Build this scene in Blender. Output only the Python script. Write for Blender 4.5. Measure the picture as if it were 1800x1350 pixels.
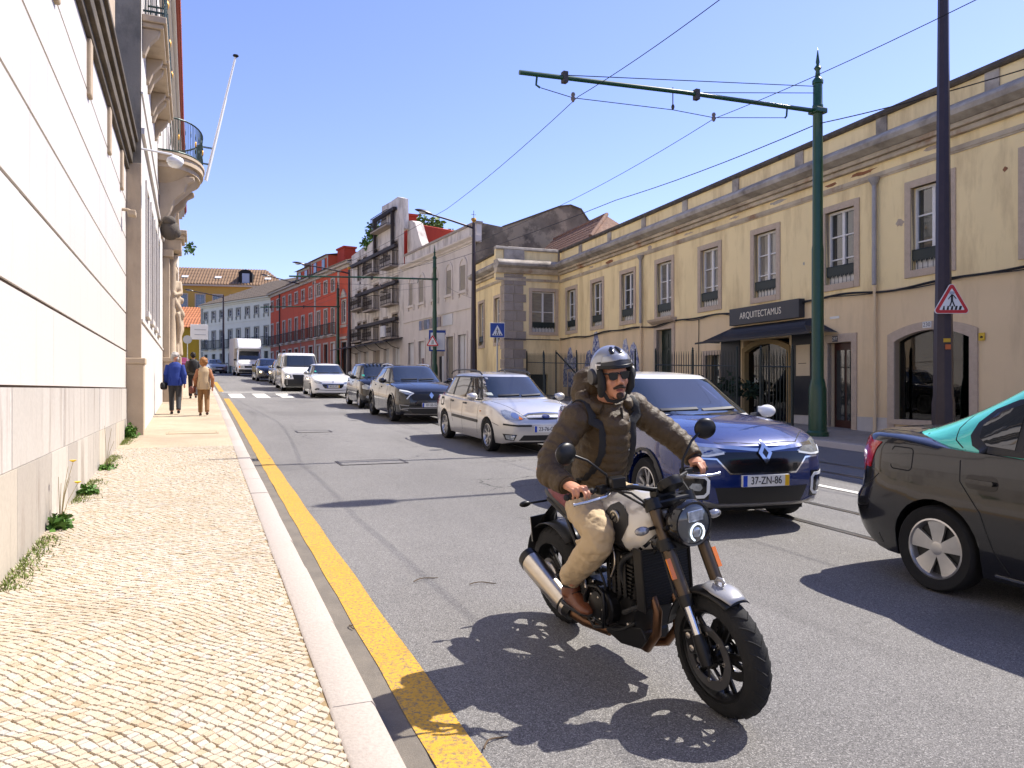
import bpy, bmesh, math, random
from mathutils import Vector, Matrix, geometry
from mathutils.bvhtree import BVHTree
R = math.radians
random.seed(7)
for o in list(bpy.data.objects): bpy.data.objects.remove(o)
sc = bpy.context.scene
COL = sc.collection
# ------------------------------------------------------------------ camera, sky, sun, exposure
cd = bpy.data.cameras.new('camera'); cam = bpy.data.objects.new('camera', cd); COL.objects.link(cam)
cam.location = (0, 0, 1.5); cam.rotation_euler = (R(90), 0, R(-22.64))
cd.sensor_fit = 'HORIZONTAL'; cd.sensor_width = 36; cd.lens = 27.0; cd.shift_y = 9/1800.; cd.clip_start = .05; cd.clip_end = 6000
sc.camera = cam
SUN_EL = R(52); SUN_DIR = Vector((math.cos(SUN_EL)*.9917, .128*math.cos(SUN_EL)*.9917, math.sin(SUN_EL)))   # towards the sun
w = bpy.data.worlds.new('World'); sc.world = w; w.use_nodes = True
nt = w.node_tree; nt.nodes.clear()
sky = nt.nodes.new('ShaderNodeTexSky'); sky.sky_type = 'NISHITA'; sky.sun_disc = False
sky.sun_elevation = SUN_EL; sky.sun_rotation = math.atan2(SUN_DIR.x, SUN_DIR.y)
sky.altitude = 0; sky.air_density = 1.0; sky.dust_density = .3; sky.ozone_density = 4.5
bg = nt.nodes.new('ShaderNodeBackground'); bg.inputs[1].default_value = .086
out = nt.nodes.new('ShaderNodeOutputWorld')
tn = nt.nodes.new('ShaderNodeMix'); tn.data_type = 'RGBA'; tn.blend_type = 'MULTIPLY'; tn.inputs[0].default_value = 1; tn.inputs[7].default_value = (1.13, .957, 1.18, 1)      # even white balance of the whole sky
nt.links.new(sky.outputs[0], tn.inputs[6]); nt.links.new(tn.outputs[2], bg.inputs[0]); nt.links.new(bg.outputs[0], out.inputs[0])
sd = bpy.data.lights.new('sun', 'SUN'); sd.energy = 3.65; sd.angle = R(.5); sd.color = (1, .94, .85)
sun = bpy.data.objects.new('sun', sd); COL.objects.link(sun); sun.location = (30, 10, 60)
sun.rotation_euler = SUN_DIR.to_track_quat('Z', 'Y').to_euler()
sc.view_settings.view_transform = 'Standard'; sc.view_settings.look = 'None'
sc.view_settings.exposure = 1.35; sc.view_settings.gamma = 1; sc.view_settings.use_curve_mapping = False

# ------------------------------------------------------------------ materials
def _n(nt, t, **k):
    n = nt.nodes.new(t)
    for a, b in k.items(): setattr(n, a, b)
    return n
MATS = {}
def mat(name, col, rough=.6, metal=0, spec=.5, var=0, vscale=3, vcol=None, stretch=(1, 1, 1), bump=0, bscale=40, coat=0, fine=0, fscale=120,
        emit=None, estr=0, alpha=1, trans=0, ior=1.45, stain=None, sscale=1.2, samt=.5, sstretch=(1, 1, .25), sheen=0, lo=.35, hi=.7, slo=.5, shi=.72):
    """Principled material with procedural variation: var = large mottling towards vcol, stain = second streaky layer, fine = grain, bump."""
    if name in MATS: return MATS[name]
    m = bpy.data.materials.new(name); MATS[name] = m; m.use_nodes = True
    nt = m.node_tree; b = nt.nodes['Principled BSDF']; L = nt.links.new
    b.inputs['Base Color'].default_value = (*col, 1); b.inputs['Roughness'].default_value = rough
    b.inputs['Metallic'].default_value = metal; b.inputs['Specular IOR Level'].default_value = spec; b.inputs['IOR'].default_value = ior
    if coat: b.inputs['Coat Weight'].default_value = coat; b.inputs['Coat Roughness'].default_value = .04
    if trans: b.inputs['Transmission Weight'].default_value = trans
    if sheen: b.inputs['Sheen Weight'].default_value = sheen
    if emit: b.inputs['Emission Color'].default_value = (*emit, 1); b.inputs['Emission Strength'].default_value = estr
    if alpha < 1: b.inputs['Alpha'].default_value = alpha
    if not (var or bump or fine or stain): return m
    tc = _n(nt, 'ShaderNodeTexCoord'); src = tc.outputs['Object']
    def noise(scale, st=(1, 1, 1), detail=4, rough=.6):
        mp = _n(nt, 'ShaderNodeMapping'); mp.inputs['Scale'].default_value = st; L(src, mp.inputs[0])
        n = _n(nt, 'ShaderNodeTexNoise'); n.inputs['Scale'].default_value = scale; n.inputs['Detail'].default_value = detail; n.inputs['Roughness'].default_value = rough
        L(mp.outputs[0], n.inputs[0]); return n.outputs[0]
    def ramp(s, lo, hi):
        r = _n(nt, 'ShaderNodeMapRange'); r.inputs[1].default_value = lo; r.inputs[2].default_value = hi; L(s, r.inputs[0]); return r.outputs[0]
    cur = None
    def mixc(fac, colb, famt):
        nonlocal cur
        mx = _n(nt, 'ShaderNodeMix', data_type='RGBA'); f = _n(nt, 'ShaderNodeMath', operation='MULTIPLY'); f.inputs[1].default_value = famt
        L(fac, f.inputs[0]); L(f.outputs[0], mx.inputs[0])
        if cur is None: mx.inputs[6].default_value = (*col, 1)
        else: L(cur, mx.inputs[6])
        mx.inputs[7].default_value = (*colb, 1); cur = mx.outputs[2]
    if var: mixc(ramp(noise(vscale, stretch), lo, hi), vcol or tuple(c*.6 for c in col), var)
    if stain: mixc(ramp(noise(sscale, sstretch, 6, .65), slo, shi), stain, samt)
    if fine: 
        f = noise(fscale, (1, 1, 1), 2, .7)
        mixc(ramp(f, .42, .3), tuple(c*.35 for c in col), fine); mixc(ramp(f, .58, .72), tuple(min(1, c*1.7+.03) for c in col), fine)
    if cur is not None: L(cur, b.inputs['Base Color'])
    if bump:
        bp = _n(nt, 'ShaderNodeBump'); bp.inputs['Strength'].default_value = bump; bp.inputs['Distance'].default_value = .02
        L(noise(bscale, (1, 1, 1), 5, .6), bp.inputs['Height']); L(bp.outputs[0], b.inputs['Normal'])
    return m

# ------------------------------------------------------------------ mesh builder and object helpers
class MB:
    def __init__(s): s.v = []; s.f = []; s.m = []; s.M = None
    def add(s, vs, fs, m=0):
        k = len(s.v)
        if s.M is not None: vs = [s.M @ Vector(p) for p in vs]
        s.v += [tuple(p) for p in vs]; s.f += [tuple(i+k for i in f) for f in fs]; s.m += [m]*len(fs); return s
    def box(s, x0, x1, y0, y1, z0, z1, m=0):
        return s.add([(x0,y0,z0),(x1,y0,z0),(x1,y1,z0),(x0,y1,z0),(x0,y0,z1),(x1,y0,z1),(x1,y1,z1),(x0,y1,z1)],
                     [(0,3,2,1),(4,5,6,7),(0,1,5,4),(1,2,6,5),(2,3,7,6),(3,0,4,7)], m)
    def hexa(s, P, m=0):
        return s.add(P, [(0,3,2,1),(4,5,6,7),(0,1,5,4),(1,2,6,5),(2,3,7,6),(3,0,4,7)], m)
    def quad(s, a, b, c, d, m=0): return s.add([a, b, c, d], [(0,1,2,3)], m)
    def rings(s, rings, cap=True, closed=False, m=0):
        n = len(rings[0]); vs = [p for r in rings for p in r]; fs = []
        K = len(rings); rng = range(K if closed else K-1)
        for i in rng:
            a = i*n; b = ((i+1) % K)*n
            for j in range(n): fs.append((a+j, a+(j+1) % n, b+(j+1) % n, b+j))
        if cap and not closed: fs.append(tuple(range(n-1, -1, -1))); fs.append(tuple((K-1)*n+j for j in range(n)))
        return s.add(vs, fs, m)
    def tube(s, pts, r, n=8, cap=True, m=0, ell=None, up=None, closed=False):
        """tube along pts; r a number or list; ell = (a, b) factors along side / up axes"""
        pts = [Vector(p) for p in pts]; K = len(pts); rr = r if isinstance(r, (list, tuple)) else [r]*K
        rings = []; prev = None
        for i, p in enumerate(pts):
            if closed: d = pts[(i+1) % K]-pts[i-1]
            else: d = pts[min(i+1, K-1)]-pts[max(i-1, 0)]
            d.normalize()
            ref = Vector(up) if up else (prev if prev is not None else (Vector((0,0,1)) if abs(d.z) < .9 else Vector((0,1,0))))
            a = d.cross(ref)
            if a.length < 1e-5: a = d.cross(Vector((1,0,0)))
            a.normalize(); b = a.cross(d).normalized(); prev = b
            e = ell[i] if isinstance(ell, list) else (ell or (1, 1)); q = rr[i]
            q = q if isinstance(q, (list, tuple)) else (q, q)
            rings.append([p+a*(q[0]*e[0]*math.cos(2*math.pi*j/n))+b*(q[1]*e[1]*math.sin(2*math.pi*j/n)) for j in range(n)])
        return s.rings(rings, cap, closed, m)
    def lathe(s, prof, n=16, c=(0,0,0), axis='z', m=0, a0=0, a1=None):
        """prof = [(radius, height)]"""
        full = a1 is None; A = 2*math.pi if full else a1-a0; K = n if full else n+1; vs = []; fs = []
        for r, h in prof:
            for j in range(K):
                t = a0+A*j/n; x, y = r*math.cos(t), r*math.sin(t)
                p = {'z': (x, y, h), 'y': (x, h, y), 'x': (h, x, y)}[axis]; vs.append((p[0]+c[0], p[1]+c[1], p[2]+c[2]))
        for i in range(len(prof)-1):
            for j in range(K if full else K-1): fs.append((i*K+j, i*K+(j+1) % K, (i+1)*K+(j+1) % K, (i+1)*K+j))
        return s.add(vs, fs, m)
    def prism(s, poly, a, b, axis='y', m=0):
        """extrude a 2D polygon between a and b along an axis; poly is in the other two axes in order"""
        f = {'x': lambda u, v, t: (t, u, v), 'y': lambda u, v, t: (u, t, v), 'z': lambda u, v, t: (u, v, t)}[axis]
        n = len(poly); vs = [f(u, v, a) for u, v in poly]+[f(u, v, b) for u, v in poly]
        fs = [tuple(range(n)), tuple(range(2*n-1, n-1, -1))]+[(i, (i+1) % n, n+(i+1) % n, n+i) for i in range(n)]
        return s.add(vs, fs, m)
    def sphere(s, c, r, nu=12, nv=8, m=0):
        r = r if isinstance(r, (list, tuple)) else (r, r, r); vs = []; fs = []
        for i in range(nv+1):
            t = math.pi*i/nv
            for j in range(nu):
                p = 2*math.pi*j/nu; vs.append((c[0]+r[0]*math.sin(t)*math.cos(p), c[1]+r[1]*math.sin(t)*math.sin(p), c[2]+r[2]*math.cos(t)))
        for i in range(nv):
            for j in range(nu): fs.append((i*nu+j, (i+1)*nu+j, (i+1)*nu+(j+1) % nu, i*nu+(j+1) % nu))
        return s.add(vs, fs, m)
    def mesh(s, name, mats, smooth=None):
        me = bpy.data.meshes.new(name); me.from_pydata(s.v, [], s.f)
        for m in (mats if isinstance(mats, (list, tuple)) else [mats]): me.materials.append(m)
        me.polygons.foreach_set('material_index', s.m)
        bm = bmesh.new(); bm.from_mesh(me); bmesh.ops.remove_doubles(bm, verts=bm.verts, dist=1e-5); bmesh.ops.recalc_face_normals(bm, faces=bm.faces); bm.to_mesh(me); bm.free()
        if smooth is not None:
            me.polygons.foreach_set('use_smooth', [True]*len(me.polygons))
            if smooth < 180: me.set_sharp_from_angle(angle=R(smooth))
        me.update(); return me
    def build(s, name, mats, parent=None, smooth=None, bevel=0):
        o = bpy.data.objects.new(name, s.mesh(name, mats, smooth)); COL.objects.link(o)
        if parent is not None: o.parent = parent
        if bevel: b = o.modifiers.new('bevel', 'BEVEL'); b.width = bevel; b.segments = 2; b.limit_method = 'ANGLE'
        return o
def link(name, me, parent=None, loc=None, rot=None):
    o = bpy.data.objects.new(name, me); COL.objects.link(o)
    if parent is not None: o.parent = parent
    if loc is not None: o.location = loc
    if rot is not None: o.rotation_euler = rot
    return o
def tag(o, label=None, cat=None, group=None, kind=None):
    if label: o['label'] = label
    if cat: o['category'] = cat
    if group: o['group'] = group
    if kind: o['kind'] = kind
    return o
def thing(name, label, cat, loc=(0,0,0), rotz=0, group=None):
    o = bpy.data.objects.new(name, None); COL.objects.link(o); o.location = loc; o.rotation_euler = (0, 0, rotz); o.empty_display_size = .3
    return tag(o, label, cat, group)
def copy_tree(o, parent=None):
    c = o.copy(); COL.objects.link(c); c.parent = parent
    for ch in o.children: copy_tree(ch, c)
    return c
def text_mesh(s, size, m, name, parent, M, extrude=.002, align='CENTER', xs=1):
    """flat lettering built as real thin letters; M places it (text runs along local x, up local y)"""
    cu = bpy.data.curves.new(name, 'FONT'); cu.body = s; cu.size = size; cu.extrude = extrude; cu.align_x = align; cu.align_y = 'CENTER'
    t = bpy.data.objects.new(name, cu); COL.objects.link(t); dg = bpy.context.evaluated_depsgraph_get()
    me = bpy.data.meshes.new_from_object(t.evaluated_get(dg)); bpy.data.objects.remove(t)
    me.transform(M @ Matrix.Diagonal((xs, 1, 1, 1))); me.materials.clear(); me.materials.append(m)
    return link(name, me, parent)
FRONT = Matrix(((1,0,0,0),(0,0,-1,0),(0,1,0,0),(0,0,0,1)))     # text facing local -y (towards a viewer in front of a facade)
def pchip(pts):
    xs = [p[0] for p in pts]; ys = [p[1] for p in pts]; n = len(xs)
    d = [(ys[i+1]-ys[i])/(xs[i+1]-xs[i]) for i in range(n-1)]; m = [0.]*n
    m[0] = d[0]; m[-1] = d[-1]
    for i in range(1, n-1): m[i] = 0 if d[i-1]*d[i] <= 0 else 2*d[i-1]*d[i]/(d[i-1]+d[i])
    def f(x):
        if x <= xs[0]: return ys[0]
        if x >= xs[-1]: return ys[-1]
        for i in range(n-1):
            if x <= xs[i+1]: break
        h = xs[i+1]-xs[i]; t = (x-xs[i])/h
        return (2*t**3-3*t*t+1)*ys[i]+(t**3-2*t*t+t)*h*m[i]+(-2*t**3+3*t*t)*ys[i+1]+(t**3-t*t)*h*m[i+1]
    return f
# street profile: height of the footway surface along the street
G = pchip([(-60,-2.04),(-30,-1.02),(0,0),(15,.51),(30,1.09),(40,1.55),(50,2.05),(62,2.55),(75,3.0),(88,3.3),(100,3.5),(130,3.7),(400,4.0)])
RD = -.12
# ------------------------------------------------------------------ ground, road, footways
def tinted(name, cols, rough, bump=0, bscale=60, attr='tint', fine=.25, fscale=150, objrand=False, dirt=None, damt=.5, dscale=1.1, dst=(1, 1, 1), dlo=.5, dhi=.75):
    """stone whose colour is picked per piece along a ramp"""
    m = mat(name, cols[0], rough, bump=bump or .01, bscale=bscale); nt = m.node_tree; L = nt.links.new; b = nt.nodes['Principled BSDF']
    if objrand: a = _n(nt, 'ShaderNodeObjectInfo').outputs['Random']
    else:
        an = _n(nt, 'ShaderNodeAttribute'); an.attribute_name = attr; a = an.outputs['Fac']
    r = _n(nt, 'ShaderNodeValToRGB'); cr = r.color_ramp
    while len(cr.elements) < len(cols): cr.elements.new(.5)
    for i, c in enumerate(cols): cr.elements[i].position = i/(len(cols)-1); cr.elements[i].color = (*c, 1)
    L(a, r.inputs[0]); cur = r.outputs[0]
    tc = _n(nt, 'ShaderNodeTexCoord')
    if fine:
        no = _n(nt, 'ShaderNodeTexNoise'); no.inputs['Scale'].default_value = fscale; no.inputs['Detail'].default_value = 3; L(tc.outputs['Object'], no.inputs[0])
        mr = _n(nt, 'ShaderNodeMapRange'); mr.inputs[1].default_value = .3; mr.inputs[2].default_value = .7; mr.inputs[3].default_value = 1-fine; mr.inputs[4].default_value = 1+fine*.5; L(no.outputs[0], mr.inputs[0])
        mu = _n(nt, 'ShaderNodeVectorMath', operation='SCALE'); L(cur, mu.inputs[0]); L(mr.outputs[0], mu.inputs['Scale']); cur = mu.outputs[0]
    if dirt:
        mp = _n(nt, 'ShaderNodeMapping'); mp.inputs['Scale'].default_value = dst; L(_n(nt, 'ShaderNodeNewGeometry').outputs['Position'], mp.inputs[0])
        no = _n(nt, 'ShaderNodeTexNoise'); no.inputs['Scale'].default_value = dscale; no.inputs['Detail'].default_value = 7; no.inputs['Roughness'].default_value = .65; L(mp.outputs[0], no.inputs[0])
        mr = _n(nt, 'ShaderNodeMapRange'); mr.inputs[1].default_value = dlo; mr.inputs[2].default_value = dhi; mr.inputs[4].default_value = damt; L(no.outputs[0], mr.inputs[0])
        mx = _n(nt, 'ShaderNodeMix', data_type='RGBA'); L(mr.outputs[0], mx.inputs[0]); L(cur, mx.inputs[6]); mx.inputs[7].default_value = (*dirt, 1); cur = mx.outputs[2]
    L(cur, b.inputs['Base Color']); return m
def mat_asphalt():
    m = mat('asphalt', (.11, .107, .103), .82, bump=.55, bscale=190, spec=.35); nt = m.node_tree; L = nt.links.new; b = nt.nodes['Principled BSDF']
    tc = _n(nt, 'ShaderNodeTexCoord'); P = tc.outputs['Object']
    def noise(s, det=4, rough=.6, st=None):
        n = _n(nt, 'ShaderNodeTexNoise'); n.inputs['Scale'].default_value = s; n.inputs['Detail'].default_value = det; n.inputs['Roughness'].default_value = rough
        if st: mp = _n(nt, 'ShaderNodeMapping'); mp.inputs['Scale'].default_value = st; L(P, mp.inputs[0]); L(mp.outputs[0], n.inputs[0])
        else: L(P, n.inputs[0])
        return n.outputs[0]
    def rng(s, a, b_, c=0, d=1):
        r = _n(nt, 'ShaderNodeMapRange'); r.inputs[1].default_value = a; r.inputs[2].default_value = b_; r.inputs[3].default_value = c; r.inputs[4].default_value = d; L(s, r.inputs[0]); return r.outputs[0]
    def mix(f, a, c):
        x = _n(nt, 'ShaderNodeMix', data_type='RGBA'); L(f, x.inputs[0])
        if isinstance(a, tuple): x.inputs[6].default_value = (*a, 1)
        else: L(a, x.inputs[6])
        x.inputs[7].default_value = (*c, 1); return x.outputs[2]
    c = mix(rng(noise(.35, 5, .6, (1, .45, 1)), .38, .66), (.142, .136, .130), (.205, .197, .188))      # broad worn bands along the street
    c = mix(rng(noise(2.4, 6, .7), .52, .75, 0, .5), c, (.122, .117, .112))
    v = _n(nt, 'ShaderNodeTexVoronoi'); v.inputs['Scale'].default_value = 210; L(P, v.inputs[0])                                   # chippings
    sep = _n(nt, 'ShaderNodeSeparateColor'); L(v.outputs['Color'], sep.inputs[0])
    c = mix(rng(sep.outputs[0], .72, .82, 0, .7), c, (.35, .335, .32))
    c = mix(rng(sep.outputs[1], .64, .74, 0, .75), c, (.065, .062, .06))
    c = mix(rng(noise(1.1, 3, .5, (1.3, .12, 1)), .60, .72, 0, .38), c, (.07, .067, .064))                                            # dragged oil and tyre streaks
    c = mix(rng(noise(.9, 5, .75), .66, .72, 0, .55), c, (.075, .072, .07)); c = mix(rng(noise(.23, 2, .4), .60, .615, 0, .35), c, (.105, .10, .097))   # stains and repaired patches
    v2 = _n(nt, 'ShaderNodeTexVoronoi'); v2.feature = 'DISTANCE_TO_EDGE'; v2.inputs['Scale'].default_value = .55                      # cracks
    wn = _n(nt, 'ShaderNodeTexNoise'); wn.inputs['Scale'].default_value = 2.2; wn.inputs['Detail'].default_value = 6; L(P, wn.inputs[0])
    ad = _n(nt, 'ShaderNodeVectorMath', operation='MULTIPLY_ADD'); ad.inputs[1].default_value = (.55, .55, .55); L(wn.outputs[1], ad.inputs[0]); L(P, ad.inputs[2]); L(ad.outputs[0], v2.inputs[0])
    cr = rng(v2.outputs[0], .0055, .002); mk = rng(noise(.33, 2), .56, .62); mm = _n(nt, 'ShaderNodeMath', operation='MULTIPLY'); L(cr, mm.inputs[0]); L(mk, mm.inputs[1])
    c = mix(mm.outputs[0], c, (.025, .024, .023))
    L(c, b.inputs['Base Color']); return m
ASPH = mat_asphalt()
kl = pchip([(-20,.55),(0,.72),(35,1.04),(48,1.05),(60,.7),(72,-.6),(85,-3),(99,-9),(112,-16)])
kr = pchip([(-30,12.2),(33,12.2),(49,11.2),(60,10.1),(72,8.3),(85,5.9),(99,-.6),(112,-9)])
YS = [y*1.0 for y in range(-12, 113)]
def sheet(name, xa, xb, ys, dz, m, nx=1, parent=None, kind='structure'):
    b = MB(); vs = []; fs = []
    for y in ys:
        a, c = xa(y), xb(y)
        for i in range(nx+1): vs.append((a+(c-a)*i/nx, y, G(y)+dz))
    for j in range(len(ys)-1):
        for i in range(nx): k = j*(nx+1)+i; fs.append((k, k+1, k+nx+2, k+nx+1))
    o = b.add(vs, fs).build(name, m, parent, smooth=180)
    if parent is None and kind: tag(o, kind=kind)
    return o
EARTH = mat('dusty_earth', (.16, .135, .10), .95, var=.5, vscale=.2)
b = MB()
for y0, y1 in [(-400,-60),(-60,-12),(-12,30),(30,60),(60,112),(112,250),(250,3000)]:
    b.quad((-1500, y0, G(y0)-.75), (1500, y0, G(y0)-.75), (1500, y1, G(y1)-.75), (-1500, y1, G(y1)-.75))
tag(b.build('ground', EARTH), kind='structure')
road = sheet('road', lambda y: kl(y)-.25, lambda y: kr(y)+.25, YS, RD, ASPH, 6)
GUT = mat('gutter_dirt', (.165, .143, .115), .9, var=.6, vscale=5, vcol=(.09, .08, .068), bump=.4, bscale=150, fine=.35, fscale=140)
sheet('gutter', lambda y: kl(y)-.02, lambda y: kl(y)+.17+.02*math.sin(y*1.7)+.015*math.sin(y*4.1), [y*.5 for y in range(-10, 120)], RD+.004, GUT, 2)
def worn_paint(name, col, under, amt, lo, hi):
    return mat(name, col, .7, var=amt, vscale=55, vcol=under, lo=lo, hi=hi, bump=.35, bscale=170, stain=tuple(c*.72 for c in col), sscale=3, samt=.5, sstretch=(1, 1, 1), fine=.22, fscale=170, spec=.3)
YEL = worn_paint('worn_yellow_paint', (.53, .295, .03), (.16, .13, .09), .9, .47, .62)
WHT = worn_paint('worn_white_paint', (.66, .64, .58), (.14, .135, .13), .8, .55, .68)
for a, c in ((-6, 33.2), (38.8, 50)):
    n = int((c-a)*3); sheet('yellow_line', lambda y: kl(y)+.155+.004*math.sin(y*5), lambda y: kl(y)+.365+.005*math.sin(y*3.3+1), [a+(c-a)*i/n for i in range(n+1)], RD+.008, YEL, 1)
for i in range(9):
    x = 1.5+i*1.02; sheet('crossing_stripe', lambda y: x, lambda y: x+.56, [33.7, 35, 36.9], RD+.008, WHT)
sheet('stop_line', lambda y: 1.3, lambda y: 6.9, [38.2, 38.5], RD+.008, WHT)
for i in range(-2, 9):
    y0 = 6.7+i*4.6; sheet('lane_dash', lambda y: 8.0, lambda y: 8.13, [y0, y0+.9, y0+1.8], RD+.008, WHT)
STEEL = mat('worn_rail_steel', (.30, .29, .28), .32, 1, var=.6, vscale=9, vcol=(.16, .12, .09), stretch=(1, .2, 1))
BLACKM = mat('black_gap', (.012, .012, .012), .9)
for rx in (6.0, 6.9, 9.22, 10.12):
    c = (lambda r: (lambda y: r+(kr(y)-12.2)*.85))(rx)
    o = sheet('tram_rail', lambda y: c(y)-.035, lambda y: c(y)+.025, YS, RD+.006, STEEL)
    sheet('rail_groove', lambda y: c(y)+.027, lambda y: c(y)+.065, YS, RD+.005, BLACKM, parent=o)
# footway of the left side: bed, cut stones near, cobble texture far
def mat_cobble(name, c1, c2, mortar, scale=1):
    m = mat(name, c1, .8, bump=.2, bscale=90); nt = m.node_tree; L = nt.links.new; b = nt.nodes['Principled BSDF']
    tc = _n(nt, 'ShaderNodeTexCoord'); wn = _n(nt, 'ShaderNodeTexNoise'); wn.inputs['Scale'].default_value = 1.3; L(tc.outputs['Object'], wn.inputs[0])
    ad = _n(nt, 'ShaderNodeVectorMath', operation='MULTIPLY_ADD'); ad.inputs[1].default_value = (.3, .3, 0); L(wn.outputs[1], ad.inputs[0]); L(tc.outputs['Object'], ad.inputs[2])
    mp = _n(nt, 'ShaderNodeMapping'); mp.inputs['Rotation'].default_value = (0, 0, R(38)); L(ad.outputs[0], mp.inputs[0])
    br = _n(nt, 'ShaderNodeTexBrick'); br.inputs['Color1'].default_value = (*c1, 1); br.inputs['Color2'].default_value = (*c2, 1); br.inputs['Mortar'].default_value = (*mortar, 1)
    br.inputs['Scale'].default_value = 1; br.inputs['Brick Width'].default_value = .056*scale; br.inputs['Row Height'].default_value = .048*scale; br.inputs['Mortar Size'].default_value = .0035*scale; br.inputs['Mortar Smooth'].default_value = .3
    L(mp.outputs[0], br.inputs[0])
    no = _n(nt, 'ShaderNodeTexNoise'); no.inputs['Scale'].default_value = .9; no.inputs['Detail'].default_value = 6; L(tc.outputs['Object'], no.inputs[0])
    mr = _n(nt, 'ShaderNodeMapRange'); mr.inputs[1].default_value = .3; mr.inputs[2].default_value = .7; mr.inputs[3].default_value = .78; mr.inputs[4].default_value = 1.1; L(no.outputs[0], mr.inputs[0])
    mu = _n(nt, 'ShaderNodeVectorMath', operation='SCALE'); L(br.outputs[0], mu.inputs[0]); L(mr.outputs[0], mu.inputs['Scale']); L(mu.outputs[0], b.inputs['Base Color'])
    return m
BED = mat('joint_sand', (.27, .19, .10), .95, var=.6, vscale=4, vcol=(.15, .115, .05), bump=.3, bscale=120)
COBF = mat_cobble('limestone_setts_far', (.42, .335, .225), (.46, .38, .28), (.25, .185, .10))
STONE = tinted('limestone_sett', [(.36, .27, .165), (.41, .33, .225), (.43, .36, .26), (.445, .38, .29), (.465, .41, .335), (.39, .36, .32)], .72, bump=.25, bscale=90, fine=.14, fscale=110, dirt=(.33, .25, .15), damt=.45, dscale=1.3, dlo=.48, dhi=.72)
pav = sheet('pavement', lambda y: -1.6, lambda y: kl(y)-.19, [y*.5 for y in range(-24, 36)], -.009, BED, 2)
sheet('footway', lambda y: -1.6, lambda y: kl(y)-.19, [14.5+y for y in range(0, 63)], .0, COBF, 2)
random.seed(11)
stones = []
PIT = .042; ca, sa = math.cos(R(42)), math.sin(R(42))
def warp(i, j):
    p, q = i*PIT*1.06, j*PIT
    p += .07*math.sin(q*1.9+.6)+.03*math.sin(q*4.3+p)+.007*math.sin(q*17+i); q += .12*math.sin(p*1.5+1.1)+.04*math.sin(p*4.1+.4+q*.7)+.006*math.sin(p*19+j*1.3)
    return (p*ca-q*sa, p*sa+q*ca)
for i in range(-90, 365):
    for j in range(-255, 375):
        c0 = warp(i+.5, j+.5)
        if not (-1.28 < c0[0] < kl(c0[1])-.21 and .9 < c0[1] < 14.62): continue
        sh = .5*(j % 2)*0
        cs = [warp(i+a+sh, j+c_) for a, c_ in ((0,0),(1,0),(1,1),(0,1))]; far = c0[1] > 7
        g_ = random.uniform(.90, .965); ctr = c0
        pts = []
        for (x, y) in cs:
            k = g_*random.uniform(.965, 1.03); x2 = ctr[0]+(x-ctr[0])*k+random.uniform(-.0031, .0031); y2 = ctr[1]+(y-ctr[1])*k+random.uniform(-.0031, .0031)
            x2 = min(max(x2, -1.29), kl(y2)-.198); pts.append((x2, y2))
        # clip the corners of some stones
        n = len(pts); poly = list(pts) if far else []
        for a in range(0 if far else 4):
            pv, p0, nx = pts[a-1], pts[a], pts[(a+1) % 4]; e = random.uniform(.06, .2)
            poly.append((p0[0]+(pv[0]-p0[0])*e, p0[1]+(pv[1]-p0[1])*e)); poly.append((p0[0]+(nx[0]-p0[0])*e, p0[1]+(nx[1]-p0[1])*e))
        stones.append((ctr, poly, random.uniform(-.003, .002), (random.uniform(-.04, .04), random.uniform(-.04, .04)), min(1, max(0, random.gauss(.52, .2)))))
def put_stone(b, st, tints, off=(0, 0, 0)):
    (cx, cy), poly, dz, tl, t = st; n = len(poly); vs = []
    for k, (sc_, h) in enumerate(((1, -.03), (1, -.006), (.88, 0))):
        for x, y in poly:
            x2, y2 = cx+(x-cx)*sc_, cy+(y-cy)*sc_
            vs.append((x2-off[0], y2-off[1], G(y2)+dz+h+tl[0]*(x2-cx)+tl[1]*(y2-cy)-off[2]))
    fs = [(k*n+j, k*n+(j+1) % n, (k+1)*n+(j+1) % n, (k+1)*n+j) for k in range(2) for j in range(n)]+[tuple(2*n+j for j in range(n))]
    b.add(vs, fs); tints += [t]*len(fs)
def add_tint(me, tints):
    a = me.attributes.new('tint', 'FLOAT', 'FACE'); a.data.foreach_set('value', tints)
def raw_mesh(b, name, m, tints):
    me = bpy.data.meshes.new(name); me.from_pydata(b.v, [], b.f); me.materials.append(m); add_tint(me, tints); me.update(); return me
def shows(st):                                        # nearest stones inside the picture
    (x, y) = st[0]; D = x*.3849+y*.923; u = (x*.923-y*.3849)/max(D, .01)
    return (-.66 < u) and (1.5-G(y))/D < .50
vis = sorted([s for s in stones if shows(s)], key=lambda s: s[0][0]**2+s[0][1]**2)
near = vis[:300]; ids = set(id(s) for s in near)
for s in near:
    b = MB(); tn = []; o3 = (s[0][0], s[0][1], G(s[0][1])); put_stone(b, s, tn, o3)
    link('paving_stone', raw_mesh(b, 'paving_stone', STONE, tn), pav, o3)
b = MB(); tn = []
for s in stones:
    if id(s) not in ids: put_stone(b, s, tn)
tag(link('paving_stones', raw_mesh(b, 'paving_stones', STONE, tn), pav), kind='stuff')
KERB = tinted('kerb_limestone', [(.40, .35, .30), (.435, .385, .335), (.415, .365, .32), (.46, .41, .365)], .68, bump=.18, bscale=45, objrand=True, fine=.12, fscale=60, dirt=(.40, .34, .28), damt=.55, dscale=2.2)
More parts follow.
